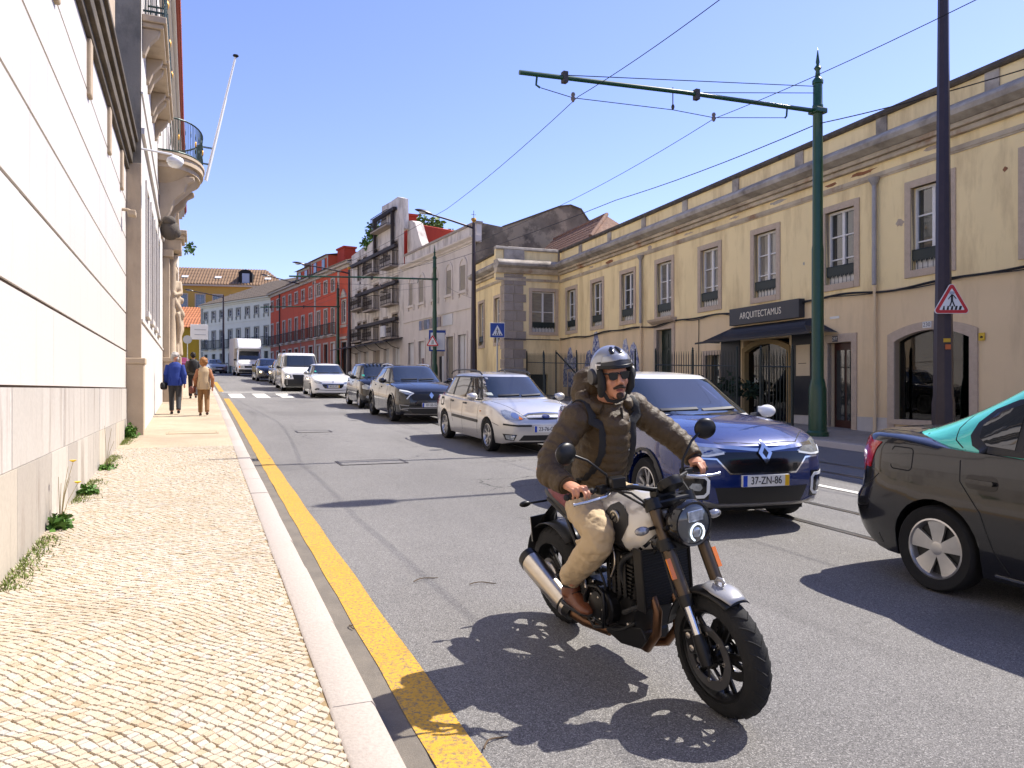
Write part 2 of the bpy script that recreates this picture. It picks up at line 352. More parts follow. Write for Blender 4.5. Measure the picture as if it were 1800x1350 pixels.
def kerb(name, edge, side, y0, y1):
    root = tag(bpy.data.objects.new(name, None), kind='structure'); COL.objects.link(root); y = y0
    while y < y1:
        ln = random.uniform(.85, 1.35); b = MB(); e = y+ln-.0035; w_ = .2*side; ch = .018
        P = []
        for yy in (y, e):
            x1 = edge(yy)+random.uniform(-.004, .004); x0 = x1-w_; z = G(yy)+random.uniform(-.002, .003)
            P.append([(x0, yy, z-.35), (x0, yy, z-.004), (x0+.012*side, yy, z+.006), (x1-ch*side, yy, z+.006), (x1, yy, z-ch), (x1+.01*side, yy, z-.35)])
        b.rings(P); o = b.build('kerb_stone', KERB, root, smooth=40); y += ln
    return root
kerb('kerb_left', kl, 1, -3, 62); kerb('kerb_right', kr, -1, 2, 56)
# right footway: the building's shade is also worked into its darker sett colour
SETT2 = mat_cobble('shade_grey_setts', (.33, .29, .235), (.40, .36, .30), (.15, .12, .09), 1.6)
sheet('right_pavement', lambda y: kr(y)+.19, lambda y: kr(y)+7, [y*1.0 for y in range(-12, 60)], 0, SETT2, 3)
sheet('far_pavement', lambda y: kr(y)+.05, lambda y: kr(y)+7, [y*1.0 for y in range(56, 110)], 0, SETT2, 2)
IRON = mat('cast_iron', (.06, .055, .05), .55, .6, var=.5, vscale=14, vcol=(.11, .08, .06), bump=.3, bscale=80)
def cover(x, y, wx, wy, label, name='manhole_cover', slots=False, dz=RD, rot=0, col=None):
    t = thing(name, label, 'manhole' if not slots else 'drain', (x, y, G(y)+dz), rot); t.rotation_euler = (math.atan(G(y+.5)-G(y-.5)), 0, rot)
    m = col or IRON; b = MB(); f = .04
    b.box(-wx/2, wx/2, -wy/2, -wy/2+f, -.02, .008).box(-wx/2, wx/2, wy/2-f, wy/2, -.02, .008).box(-wx/2, -wx/2+f, -wy/2+f, wy/2-f, -.02, .008).box(wx/2-f, wx/2, -wy/2+f, wy/2-f, -.02, .008)
    b.build('rim', m, t)
    if slots:
        MB().box(-wx/2+f, wx/2-f, -wy/2+f, wy/2-f, -.02, .0045).build('pit', BLACKM, t)
        n = 6
        for i in range(n):
            xx = -wx/2+f+(i+.5)*(wx-2*f)/n; MB().box(xx-.014, xx+.014, -wy/2+f, wy/2-f, -.018, .0075).build('bar', m, t)
    else: MB().box(-wx/2+f+.006, wx/2-f-.006, -wy/2+f+.006, wy/2-f-.006, -.02, .0065).build('lid', col or ASPH, t)
cover(1.0, 13.3, .44, .34, 'slotted iron gutter drain grate under the edge of the yellow line', 'drain_grate', True)
cover(2.72, 12.5, 1.1, .55, 'long rectangular manhole frame in the asphalt nearest the motorcycle')
cover(2.62, 18.3, .8, .5, 'small rectangular manhole frame farther up the empty lane')
KC = mat('sett_lid', (.40, .32, .21), .8, var=.4, vscale=6, bump=.2)
cover(.02, 17.3, 1.0, .55, 'paved inspection cover set in the pale footway before the walkers', 'footway_cover', False, .002, col=KC)
# ------------------------------------------------------------------ left side: marble garden wall and the palace-like building
MARB = tinted('white_marble', [(.53, .49, .445), (.545, .505, .46), (.555, .515, .47), (.54, .50, .455)], .55, bump=.06, bscale=14, objrand=True, fine=.05, fscale=40, dirt=(.37, .315, .26), damt=.6, dscale=4.5, dst=(1, 1, .06), dlo=.55, dhi=.78)
MARB2 = tinted('veined_marble', [(.43, .395, .35), (.49, .45, .40), (.42, .385, .34), (.50, .46, .415), (.45, .415, .37)], .5, bump=.08, bscale=18, objrand=True, fine=.08, fscale=30, dirt=(.25, .20, .165), damt=.8, dscale=5.5, dst=(1, 1, .10), dlo=.52, dhi=.70)
MARB3 = tinted('base_marble', [(.35, .315, .275), (.51, .445, .345), (.33, .295, .255), (.54, .495, .425), (.315, .28, .245), (.50, .455, .385)], .55, bump=.08, bscale=18, objrand=True, fine=.08, fscale=30, dirt=(.20, .16, .125), damt=.8, dscale=4.5, dst=(1, 1, .14), dlo=.52, dhi=.70)
JOINT = mat('brown_joint', (.12, .075, .05), .9, var=.5, vscale=3)
WEATH = mat('weathered_stone', (.10, .078, .052), .85, var=.8, vscale=3, vcol=(.045, .036, .027), bump=.5, bscale=30, stain=(.19, .155, .11), sscale=2.5, samt=.6, sstretch=(1, .4, 1))
BEIGE = mat('beige_limestone', (.46, .36, .25), .75, var=.45, vscale=2.5, vcol=(.34, .26, .17), bump=.25, bscale=40, stain=(.22, .17, .12), sscale=2.2, samt=.5)
RENDER_W = mat('white_render', (.54, .505, .46), .8, var=.3, vscale=1.2, vcol=(.47, .42, .375), bump=.08, bscale=50)
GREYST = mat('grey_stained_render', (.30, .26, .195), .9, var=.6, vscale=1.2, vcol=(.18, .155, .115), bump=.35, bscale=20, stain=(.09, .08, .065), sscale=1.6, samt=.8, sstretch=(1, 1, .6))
DKGLASS = mat('dark_window_glass', (.015, .018, .022), .06, spec=.8)
LOUVRE = mat('dark_green_shutter', (.035, .045, .04), .5)
XW, YE = -1.2, 17.0
random.seed(5)
gw = thing('marble_wall', 'tall white marble clad wall with brown joint lines along the footway', 'wall', (XW, 0, 0))
MB().box(-.5, -.02, -6, YE, -1.2, 6.3).build('joint_backing', JOINT, gw)
zs = [1.515, 2.255, 3.0, 3.74, 4.485, 5.22, 5.86]
def slabs(z0, z1, y0, y1, lo, hi, m, thick, gap, name, jz=.02):
    y = y0
    while y < y1-.05:
        e = min(y+random.uniform(lo, hi), y1)
        if y1-e < .35: e = y1
        b = MB(); t = thick+random.uniform(-.0015, .0015); b.box(-.03, t, y+gap/2, e-gap/2, z0+jz/2, z1-jz/2); b.build(name, m, gw); y = e
for i in range(6): slabs(zs[i], zs[i+1], -6, YE-.002, 2.6, 4.4, MARB, 0, .0012, 'marble_slab', .032)
slabs(.92, 1.515, -6, YE-.002, .9, 1.5, MARB2, .012, .006, 'marble_slab', .006)
slabs(-.6, .92, -6, YE-.002, .55, 1.15, MARB3, .02, .006, 'marble_slab', .004)
b = MB()
for k, (x1, z0, z1) in enumerate([(.06, 5.86, 5.98), (.12, 5.98, 6.16), (.10, 6.16, 6.22), (.17, 6.22, 6.42), (.22, 6.42, 6.5)]): b.box(-.5, x1, -6, YE-.004, z0, z1)
b.build('cornice', WEATH, gw, bevel=.012)
for y in (3, 5.6, 8.2, 10.8, 13.3, 15.6): MB().box(-.02, .05, y, y+.22, 5.15, 5.858).build('bracket', BEIGE, gw, bevel=.02)
b = MB(); b.box(-.55, -.06, -6, 12.6, 6.5, 7.5).build('attic', RENDER_W, gw)
b = MB(); b.box(-.6, .05, -6, 12.62, 7.5, 7.62).box(-.6, .0, -6, 12.61, 7.62, 7.7).build('attic_cap', WEATH, gw)
b = MB(); b.box(-.8, .0, 13.1, 14.6, 6.5, 8.4).build('pier', BEIGE, gw); MB().box(-.9, .12, 13.0, 14.7, 8.4, 8.62).build('pier_cap', WEATH, gw)
b = MB(); b.lathe([(.0,0),(.16,0),(.16,.05),(.06,.1),(.12,.2),(.22,.42),(.27,.6),(.24,.62),(.22,.56),(0,.5)], 20, (-.22, 11.6, 7.7))
tag(b.build('garden_urn', RENDER_W, None, smooth=50), 'pale round stone urn standing on the garden wall top', 'urn').location = (XW, 0, 0)
# surveillance lamp on a bracket
c2 = thing('bulkhead_camera', 'small pinkish box camera fixed near the end of the marble wall', 'camera', (XW, 16.0, 4.85))
MB().tube([(0,0,0),(.09,0,.0),(.15,-.03,-.03)], .03, 8).build('arm', BEIGE, c2, smooth=40); MB().box(.1, .24, -.14, .1, -.12, -.02).build('housing', BEIGE, c2, bevel=.015)
# -- palace building
X2 = -.93
pb = thing('palace_building', 'tall white stone building with iron balconies and red tiled eave', 'building', (X2, 0, 0))
YB = 66
b = MB(); wins = [(18.6, 19.5), (20.7, 21.6), (22.8, 23.7), (24.9, 25.8)] 
def facadeX(b, y0, y1, z0, z1, ops, depth=.3, m=0):
    ys = sorted({y0, y1, *[o[0] for o in ops], *[o[1] for o in ops]}); zz = sorted({z0, z1, *[o[2] for o in ops], *[o[3] for o in ops]})
    for i in range(len(ys)-1):
        for j in range(len(zz)-1):
            cy, cz = (ys[i]+ys[i+1])/2, (zz[j]+zz[j+1])/2
            if any(o[0] < cy < o[1] and o[2] < cz < o[3] for o in ops): continue
            b.quad((0, ys[i], zz[j]), (0, ys[i+1], zz[j]), (0, ys[i+1], zz[j+1]), (0, ys[i], zz[j+1]), m)
    for (a, c, e, f) in ops:
        b.quad((0,a,e),(-depth,a,e),(-depth,a,f),(0,a,f), m).quad((0,c,e),(0,c,f),(-depth,c,f),(-depth,c,e), m)
        b.quad((0,a,f),(-depth,a,f),(-depth,c,f),(0,c,f), m).quad((0,a,e),(0,c,e),(-depth,c,e),(-depth,a,e), m)
ops = [(a, c, 3.2, 5.9) for a, c in wins]+[(a, c, 9.4, 12.6) for a, c in wins]+[(a, a+1, 3.4, 6) for a in (38, 41, 44, 47, 50, 53)]+[(a, a+1, 9.4, 12.4) for a in (35.5, 38, 41, 44, 47, 50, 53)]
facadeX(b, YE, YB, -1, 15.3, ops)
b.build('wall', RENDER_W, pb)
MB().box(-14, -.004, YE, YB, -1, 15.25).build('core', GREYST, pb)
b = MB(); b.box(-.6, .004, YE-.03, YE+.0, -1, 6.0).build('quoin', BEIGE, pb, bevel=.01)
b = MB(); b.box(-.6, .05, YE-.06, YE+.35, -1, 2.0).box(-.6, .08, YE-.08, YE+.37, 2.0, 2.12).build('plinth', BEIGE, pb, bevel=.015)
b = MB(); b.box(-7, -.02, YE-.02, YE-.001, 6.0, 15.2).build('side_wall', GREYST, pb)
for (a, c, e, f) in ops:
    wn = MB().box(-.27, -.24, a, c, e, f).build('window', LOUVRE if f < 7 else DKGLASS, pb)
    s = MB(); k = .14
    s.box(-.02, .035, a-k, a, e, f+k).box(-.02, .035, c, c+k, e, f+k).box(-.02, .034, a, c, f, f+k).box(-.02, .07, a-k, c+k, e-.12, e); s.build('surround', RENDER_W, wn)
    if f < 7:
        for i in range(1, 8): MB().box(-.24, -.215, a, c, e+i*(f-e)/8-.02, e+i*(f-e)/8+.02).build('slat', LOUVRE, wn)
    else: MB().box(-.24, -.2, (a+c)/2-.04, (a+c)/2+.04, e, f).build('mullion', RENDER_W, wn)
b = MB()
for z0, z1, x in ((2.85, 2.9, .03), (6.6, 6.72, .06), (7.4, 7.44, .03), (13.6, 13.75, .08), (14.9, 15.1, .25), (15.1, 15.3, .4)): b.box(-.2, x, YE, YB, z0, z1)
b.build('string_course', RENDER_W, pb)
TERR = mat('red_terracotta', (.33, .075, .045), .8, var=.5, vscale=3, vcol=(.22, .06, .04), bump=.3)
ev = MB().box(-12, .5, YE-.2, YB, 15.3, 15.4).build('eave', TERR, pb)
b = MB()
for i in range(int((YB-YE)/.24)): y = YE-.15+i*.24; b.tube([(.56, y, 15.43), (-.3, y, 15.6)], .085, 6)
b.build('tile_ends', TERR, ev, smooth=60)
IRONG = mat('dark_green_iron', (.02, .045, .04), .45, .3)
GOLD = mat('gilt', (.55, .30, .06), .45, .6)
random.seed(3)
def balcony(y0, y1, x1, z, parent):
    s = MB(); s.box(.0, x1, y0, y1, z-.14, z).box(0, x1-.06, y0+.06, y1-.06, z-.24, z-.14).build('balcony_slab', BEIGE, parent, bevel=.02)
    for yy in (y0+.12, y1-.3):
        MB().prism([(0, z-.241), (x1-.12, z-.241), (x1-.16, z-.36), (.14, z-.55), (.05, z-.8), (0, z-.8)], yy, yy+.18, 'y').build('corbel', BEIGE, parent, bevel=.015)
    r = MB(); h = 1.02; xo = x1-.05
    for zz in (z+.08, z+h): r.tube([(.02, y0+.05, zz), (xo, y0+.05, zz), (xo, y1-.05, zz), (.02, y1-.05, zz)], .022, 6)
    n = int((y1-y0)/.13)
    for i in range(n+1):
        y = y0+.05+(y1-y0-.1)*i/n; r.tube([(xo, y, z), (xo, y, z+h)], .011, 5)
    for i in range(4): x = .06+i*(xo-.06)/3.3; r.tube([(x, y0+.05, z), (x, y0+.05, z+h)], .011, 5)
    for i in range(n):
        y = y0+.05+(y1-y0-.1)*(i+.5)/n
        for cz in (.25, .75): r.tube([(xo+.005, y+.055*math.cos(t), z+cz+.055*math.sin(t)) for t in [k*math.pi/3 for k in range(6)]], .007, 4, closed=True)
    rl = r.build('balcony_railing', IRONG, parent)
    MB().lathe([(0,0),(.03,0),(.05,.06),(.06,.11),(.03,.17),(0,.24)], 10, (xo, y1-.05, z+h)).build('finial', GOLD, rl, smooth=60)
for y in (17.2, 19.3, 21.4): balcony(y, y+1.95, .46, 9.1, pb)
# curved portal balcony with its bracket
b = MB(); cy = 26.8; N = 18; zt = 8.55
def bow(k, r=1.0): a = -math.pi/2+math.pi*k/N; return (max(0, 1.32*r*math.cos(a)**.75 if math.cos(a) > 1e-6 else 0), cy+1.9*r*math.sin(a))
for (r, za, zb) in ((1.0, zt-.08, zt), (.97, zt-.26, zt-.08), (.90, zt-.42, zt-.26)):
    vs = [(*bow(k, r), za) for k in range(N+1)]+[(*bow(k, r), zb) for k in range(N+1)]; n = N+1
    b.add(vs, [tuple(range(n)), tuple(range(2*n-1, n-1, -1))]+[(i, i+1, n+i+1, n+i) for i in range(N)])
for r0, r1, z0, z1 in ((.86, .66, zt-.42, zt-.7), (.66, .34, zt-.7, zt-1.15), (.34, .14, zt-1.15, zt-1.75)):
    ra = [(*bow(k, r0), z0) for k in range(N+1)]; rb = [(*bow(k, r1), z1) for k in range(N+1)]
    for i in range(N): b.quad(ra[i], ra[i+1], rb[i+1], rb[i])
cb = b.build('portal_balcony', BEIGE, pb, smooth=35)
r = MB(); h = 1.05
for zz in (.06, h): r.tube([(bow(k, .95)[0], bow(k, .95)[1], zt+zz) for k in range(N+1)], .025, 6)
for k in range(0, N*3+1):
    p = bow(k/3, .95); r.tube([(p[0], p[1], zt), (p[0], p[1], zt+h)], .010, 5)
    if k % 3 == 0:
        for cz in (.3, .72): r.tube([(p[0]+.01, p[1]+.07*math.cos(t), zt+cz+.09*math.sin(t)) for t in [q*math.pi/3 for q in range(6)]], .008, 4, closed=True)
r.build('railing', IRONG, cb)
g_ = MB()
for k in range(2, N, 3): p = bow(k, .955); g_.sphere((p[0]+.01, p[1], zt+.5), (.03, .05, .09), 8, 6)
g_.build('gilt_ornament', GOLD, cb, smooth=60)
for s_, zz in ((0, zt-.5), (1, zt-.5)):
    yy = cy-1.0+s_*2.0-.15; pts = [(0, zz), (1.0, zz), (1.02, zz-.12), (.8, zz-.25), (.72, zz-.5), (.45, zz-.75), (.34, zz-1.1), (.12, zz-1.5), (0, zz-1.6)]
    MB().prism(pts, yy, yy+.3, 'y').build('scroll_bracket', BEIGE, cb, bevel=.04)
# portal: columns, pediment pieces, carved mask
b = MB(); b.sphere((.32, cy-1.2, 6.35), (.28, .3, .32), 10, 8).sphere((.5, cy-1.3, 6.25), (.14, .12, .16), 8, 6).sphere((.3, cy-1.35, 6.6), (.2, .2, .15), 8, 6)
b.build('carved_mask', mat('soot_stone', (.09, .075, .06), .9, bump=.6, bscale=20), pb, smooth=60)
YP = 29.3
b = MB(); b.box(0, .30, YP-.1, YP+.5, -1, 2.45).box(0, .36, YP-.16, YP+.56, 2.45, 2.6).box(0, .22, YP-.05, YP+.45, 2.6, 6.1).box(0, .34, YP-.14, YP+.54, 6.1, 6.35).build('portal_pier', BEIGE, pb, bevel=.02)
b = MB(); b.box(0, .55, YP+2.9, YP+3.5, -1, 2.45).box(0, .45, YP+2.95, YP+3.4, 2.45, 6.2).build('portal_pier', BEIGE, pb, bevel=.02)
b = MB(); b.lathe([(.2,2.6),(.22,2.66),(.17,2.75),(.16,6.0),(.2,6.1),(.24,6.3)], 14, (.25, YP+.85, 0)).build('column', BEIGE, pb, smooth=40)
b = MB(); b.box(.0, .7, YP-.1, YP+1.4, 6.75, 6.9).box(0, .6, YP, YP+1.3, 6.35, 6.75).box(0, .78, YP-.2, YP+1.5, 6.9, 7.05).build('entablature', BEIGE, pb, bevel=.025)
b = MB(); b.prism([(0, 7.05), (.55, 7.05), (.5, 7.9), (.6, 8.0), (0, 8.0)], YP-.1, YP+.6, 'y').build('carved_block', BEIGE, pb, bevel=.03)
b = MB(); b.box(0, .62, YP+.75, YP+1.95, -1, 1.95).box(0, .67, YP+.7, YP+2.0, 1.95, 2.1).box(0, .58, YP+.8, YP+1.9, 2.1, 2.7).build('pedestal', BEIGE, pb, bevel=.03)
# draped atlas figure: one continuous carved body
def remesh_obj(b, name, m, parent=None, voxel=.02, smooth_it=6, keep=True, sub=0):
    me = b.mesh(name, m); o = bpy.data.objects.new(name, me); COL.objects.link(o)
    md = o.modifiers.new('r', 'REMESH'); md.mode = 'VOXEL'; md.voxel_size = voxel
    if smooth_it: s_ = o.modifiers.new('s', 'SMOOTH'); s_.iterations = smooth_it; s_.factor = .5
    dg = bpy.context.evaluated_depsgraph_get(); me2 = bpy.data.meshes.new_from_object(o.evaluated_get(dg)); bpy.data.objects.remove(o)
    me2.polygons.foreach_set('use_smooth', [True]*len(me2.polygons)); me2.name = name
    if not me2.materials: me2.materials.append(m)
    return link(name, me2, parent)
st = MB(); M0 = Matrix.Translation((.36, YP+1.2, 2.65)) @ Matrix.Diagonal((.86, .86, 1, 1))
st.M = M0
st.tube([(0,0,0),(.03,.0,.6),(.05,0,1.3),(.06,0,1.75),(.05,-.02,2.1),(.05,-.02,2.5),(.04,0,2.75)], [.34,.34,.36,.36,.30,.36,.30], 16)
st.tube([(.04,0,2.7),(.06,-.02,2.95)], [.13,.12], 10); st.sphere((.1,-.03,3.12), (.17,.16,.21), 14, 10); st.sphere((.26,-.05,3.09), (.05,.04,.06), 8, 6)
st.sphere((.02,-.02,3.2), (.2,.2,.19), 12, 8)
st.tube([(.0,-.36,2.6),(.12,-.52,2.2),(.38,-.28,2.3),(.34,-.08,2.75)], [.13,.12,.10,.09], 10)
st.tube([(.0,.36,2.6),(.1,.5,2.2),(.4,.2,2.05),(.42,-.1,2.1)], [.13,.12,.10,.09], 10)
for i in range(9):
    a = -1.9+i*.48; x, y = .33*math.cos(a), .34*math.sin(a); st.tube([(x*.8,y*.8,2.2),(x*1.12,y*1.12,1.5),(x*1.1,y*1.1,.8),(x*1.2,y*1.2,.05)], [.05,.075,.07,.09], 6)
st.tube([(-.1,-.42,2.65),(.2,-.42,1.9),(.42,-.1,1.55),(.35,.32,1.35)], [.1,.13,.14,.1], 8); st.tube([(.25,-.4,1.6),(.34,-.36,1.1),(.3,-.34,.55)], [.12,.1,.05], 8)
st.tube([(.36,.2,1.5),(.42,.15,1.0),(.36,.12,.7)], [.12,.1,.04], 8); st.tube([(-.1,-.5,2.75),(-.1,-.55,2.2),(-.05,-.45,1.7)], [.1,.12,.08], 8)
so = remesh_obj(st, 'statue', BEIGE, None, .035, 3); so.location = (X2-.12, .0, 0)
tag(so, 'draped stone figure leaning out from the portal above the walkers', 'statue')
# bracketed lamp, flagpoles
PWHITE = mat('white_painted_metal', (.75, .74, .72), .35)
cl = thing('wall_lamp', 'white dome shaped lamp on a thin arm above the marble wall end', 'lamp', (X2, 17.0, 6.3))
MB().tube([(0,0,0),(.55,.1,-.02),(.62,.1,-.06)], .022, 8).build('arm', PWHITE, cl, smooth=40)
MB().lathe([(0,.02),(.06,.02),(.15,-.03),(.165,-.1),(.15,-.13)], 16, (.62,.1,-.07)).build('housing', PWHITE, cl, smooth=50)
MB().lathe([(.145,-.131),(.13,-.17),(.07,-.21),(0,-.22)], 16, (.62,.1,-.07)).build('lens', mat('milky_lens', (.7,.7,.68), .2), cl, smooth=60)
for k, (dx, dy) in enumerate(((0, 0), (.04, .12))):
    f = thing('flagpole', ['white flagpole leaning out from the curved balcony, with a dark cap', 'thin bare white pole behind the capped flagpole on the balcony'][k], 'flagpole', (X2+1.36+dx, cy+.7+dy, zt-.1))
    top = (.95, .15, 4.35) if k == 0 else (.62, .1, 2.9)
    MB().tube([(0,0,0), top], [.045, .032] if k == 0 else [.022, .02], 8).build('pole', PWHITE, f, smooth=60)
    if k == 0: MB().lathe([(0,.03),(.09,.03),(.1,0),(.03,-.06)], 12, top).build('cap', BLACKM, f, smooth=50)
    MB().tube([(-.3,-.1,.55),(.13,.02,.55)], .015, 6).tube([(-.3,-.1,1.1),(.22,.03,1.1)], .015, 6).build('clamp', IRONG, f)
# plants growing high on the portal
LEAF = mat('weed_leaf', (.075, .16, .02), .55, var=.5, vscale=9, vcol=(.035, .09, .012), spec=.3)
def leaf_clump(b, c, r, n, size, m=0, flat=1.0):
    for _ in range(n):
        d = Vector((random.gauss(0, 1), random.gauss(0, 1), random.gauss(0, 1))); d.normalize(); p = Vector(c)+Vector((d.x*r[0], d.y*r[1], abs(d.z)*r[2] if flat else d.z*r[2]))*random.uniform(.35, 1)
        a = Vector((random.gauss(0,1), random.gauss(0,1), random.gauss(0,1)*.6)); a.normalize(); q = a.cross(Vector((random.gauss(0,1), random.gauss(0,1), random.gauss(0,1)))); q.normalize()
        s_ = size*random.uniform(.6, 1.3)
        b.add([p, p+a*s_*.5+q*s_*.3, p+a*s_, p+a*s_*.5-q*s_*.3], [(0,1,2,3)], m)
b = MB(); leaf_clump(b, (0,0,0), (.2,.3,.45), 160, .12); o = b.build('portal_fern', LEAF); o.location = (X2+.85, 31.2, 6.6); tag(o, 'bright green fern rooted beneath the curved balcony', 'plant')
# weeds and moss at the foot of the marble wall
random.seed(21)
def weed(x, y, rx, h, n, size, label, stems=0, flower=False):
    t = thing('weed', label, 'plant', (x, y, G(y)), 0, None)
    b = MB(); leaf_clump(b, (0,0,0), (rx, rx*1.3, h), n, size); b.build('leaves', LEAF, t)
    if stems:
        s_ = MB(); tops = []
        for i in range(stems):
            a = random.uniform(-.3, .3); e = (random.uniform(-.03,.12), random.uniform(-.2,.2), random.uniform(.35,.6)); s_.tube([(0,0,0), (e[0]*.4, e[1]*.6, e[2]*.6), e], [.004,.003,.002], 5); tops.append(e)
        s_.build('stalks', mat('dry_stalk', (.30, .24, .12), .9), t)
        if flower:
            for e in tops[:2]:
                MB().lathe([(0,0),(.022,.01),(.03,.02),(0,.018)], 9, e).build('flower', mat('yellow_petal', (.75, .50, .02), .6), t)
weed(-1.12, 16.5, .17, .27, 420, .075, 'largest round leafy weed at the far end of the marble wall')
weed(-1.08, 9.75, .10, .11, 240, .055, 'broad leaved green weed in the middle of the wall foot')
weed(-1.08, 7.85, .10, .14, 190, .07, 'dark leafy weed with dry stalks and a yellow flower nearest the camera', 7, True)
weed(-1.08, 11.9, .14, .07, 150, .05, 'low yellow green weed with a tall dry stalk at the wall foot', 3)
MOSSM = mat('moss', (.10, .13, .025), .95, var=.6, vscale=12, vcol=(.17, .13, .04), bump=.6, bscale=60)
GRASS = mat('grass_blade', (.12, .17, .025), .7, var=.4, vscale=6, vcol=(.22, .19, .05))
b = MB()
for i in range(5200):
    y = random.uniform(5.2, 16.8); 
    if math.sin(y*2.1)+.6*math.sin(y*5.3+1) < -.1: continue
    x = -1.17+abs(random.gauss(0, .08)); h = random.uniform(.008, .045); a = random.uniform(0, 6.28); w_ = .006; z = G(y)-.004
    b.add([(x-w_*math.cos(a), y-w_*math.sin(a), z), (x+w_*math.cos(a), y+w_*math.sin(a), z), (x+random.uniform(-.03,.03), y+random.uniform(-.03,.03), z+h)], [(0,1,2)])
tag(b.build('moss_and_grass', GRASS), 'short yellow green grass and moss along the foot of the marble wall', 'grass', kind='stuff')
# ------------------------------------------------------------------ right side buildings.  Local frame of a facade: x to the viewer's right, y into the building, z up
def root_for(name, label, P, ang, cat='building'):
    th = R(ang); return thing(name, label, cat, (P[0], P[1], 0), math.atan2(-math.cos(th), -math.sin(th)))
def facade(b, x0, x1, z0, z1, ops, y=0, depth=.25, m=0):
    xs = sorted({x0, x1, *[o[0] for o in ops], *[o[1] for o in ops]}); zz = sorted({z0, z1, *[o[2] for o in ops], *[o[3] for o in ops]})
    xs = [x for x in xs if x0 <= x <= x1]; zz = [z for z in zz if z0 <= z <= z1]
    for i in range(len(xs)-1):
        for j in range(len(zz)-1):
            cx, cz = (xs[i]+xs[i+1])/2, (zz[j]+zz[j+1])/2
            if any(o[0] < cx < o[1] and o[2] < cz < o[3] for o in ops): continue
            b.quad((xs[i], y, zz[j]), (xs[i+1], y, zz[j]), (xs[i+1], y, zz[j+1]), (xs[i], y, zz[j+1]), m)
    for (a, c, e, f) in ops:
        if e < z0-.01 or f > z1+.01: e, f = max(e, z0), min(f, z1)
        if e >= f: continue
        d = y+depth
        b.quad((a,y,e),(a,d,e),(a,d,f),(a,y,f), m).quad((c,y,e),(c,y,f),(c,d,f),(c,d,e), m)
        b.quad((a,y,f),(a,d,f),(c,d,f),(c,y,f), m).quad((a,y,e),(c,y,e),(c,d,e),(a,d,e), m)
    return b
def plaster(name, col, stain, amt=.5, var=.35, sst=(1, 1, .22), lo=.5, hi=.75):
    return mat(name, col, .88, var=var, vscale=.7, vcol=tuple(c*.78 for c in col), bump=.12, bscale=35, stain=stain, sscale=1.5, samt=amt, sstretch=sst, slo=lo, shi=hi, spec=.25)
YPL = plaster('yellow_plaster', (.90, .72, .385), (.48, .34, .17), .75, lo=.47, hi=.72)
YPL2 = plaster('ochre_beige_plaster', (.78, .60, .36), (.52, .39, .23), .65, lo=.48, hi=.72)
PINKST = mat('pink_grey_stone', (.53, .42, .31), .8, var=.55, vscale=9, vcol=(.40, .31, .225), bump=.3, bscale=50, fine=.2, fscale=80, spec=.3)
CORN = mat('weathered_cornice', (.48, .43, .36), .9, var=.9, vscale=1.6, vcol=(.15, .13, .11), bump=.5, bscale=22, stain=(.42, .37, .30), sscale=2.5, samt=.7, sstretch=(1, 1, 1.2), spec=.2)
CORN2 = mat('flaked_plaster', (.58, .49, .35), .9, var=.8, vscale=1.4, vcol=(.26, .20, .14), bump=.4, bscale=25, stain=(.26, .11, .045), sscale=.9, samt=.95, sstretch=(1, 1, 1), slo=.56, shi=.68, spec=.2)
SASH = mat('white_sash_paint', (.72, .70, .66), .45, var=.2, vscale=8)
PANE = mat('window_pane', (.03, .035, .035), .04, spec=1.0, ior=1.6)
GIRON = mat('green_black_iron', (.012, .022, .02), .5)
PANES = [PANE, PANE, mat('curtained_pane', (.26, .235, .19), .05, spec=1.0, ior=1.6, var=.6, vscale=5, vcol=(.10, .09, .07), stretch=(6, 1, .3)), mat('blind_pane', (.20, .19, .165), .05, spec=1.0, ior=1.6, var=.5, vscale=3, vcol=(.05, .05, .05), stretch=(1, 1, 9)), PANE]
def shop_glass():
    m = bpy.data.materials.new('shop_glass'); m.use_nodes = True; nt = m.node_tree; nt.nodes.clear(); L = nt.links.new
    o = _n(nt, 'ShaderNodeOutputMaterial'); g = _n(nt, 'ShaderNodeBsdfGlossy'); g.inputs['Roughness'].default_value = .02; t = _n(nt, 'ShaderNodeBsdfTransparent'); t.inputs[0].default_value = (.55, .62, .58, 1)
    f = _n(nt, 'ShaderNodeFresnel'); f.inputs[0].default_value = 1.7; x = _n(nt, 'ShaderNodeMixShader'); L(f.outputs[0], x.inputs[0]); L(t.outputs[0], x.inputs[1]); L(g.outputs[0], x.inputs[2]); L(x.outputs[0], o.inputs[0]); return m
SGLASS = shop_glass()
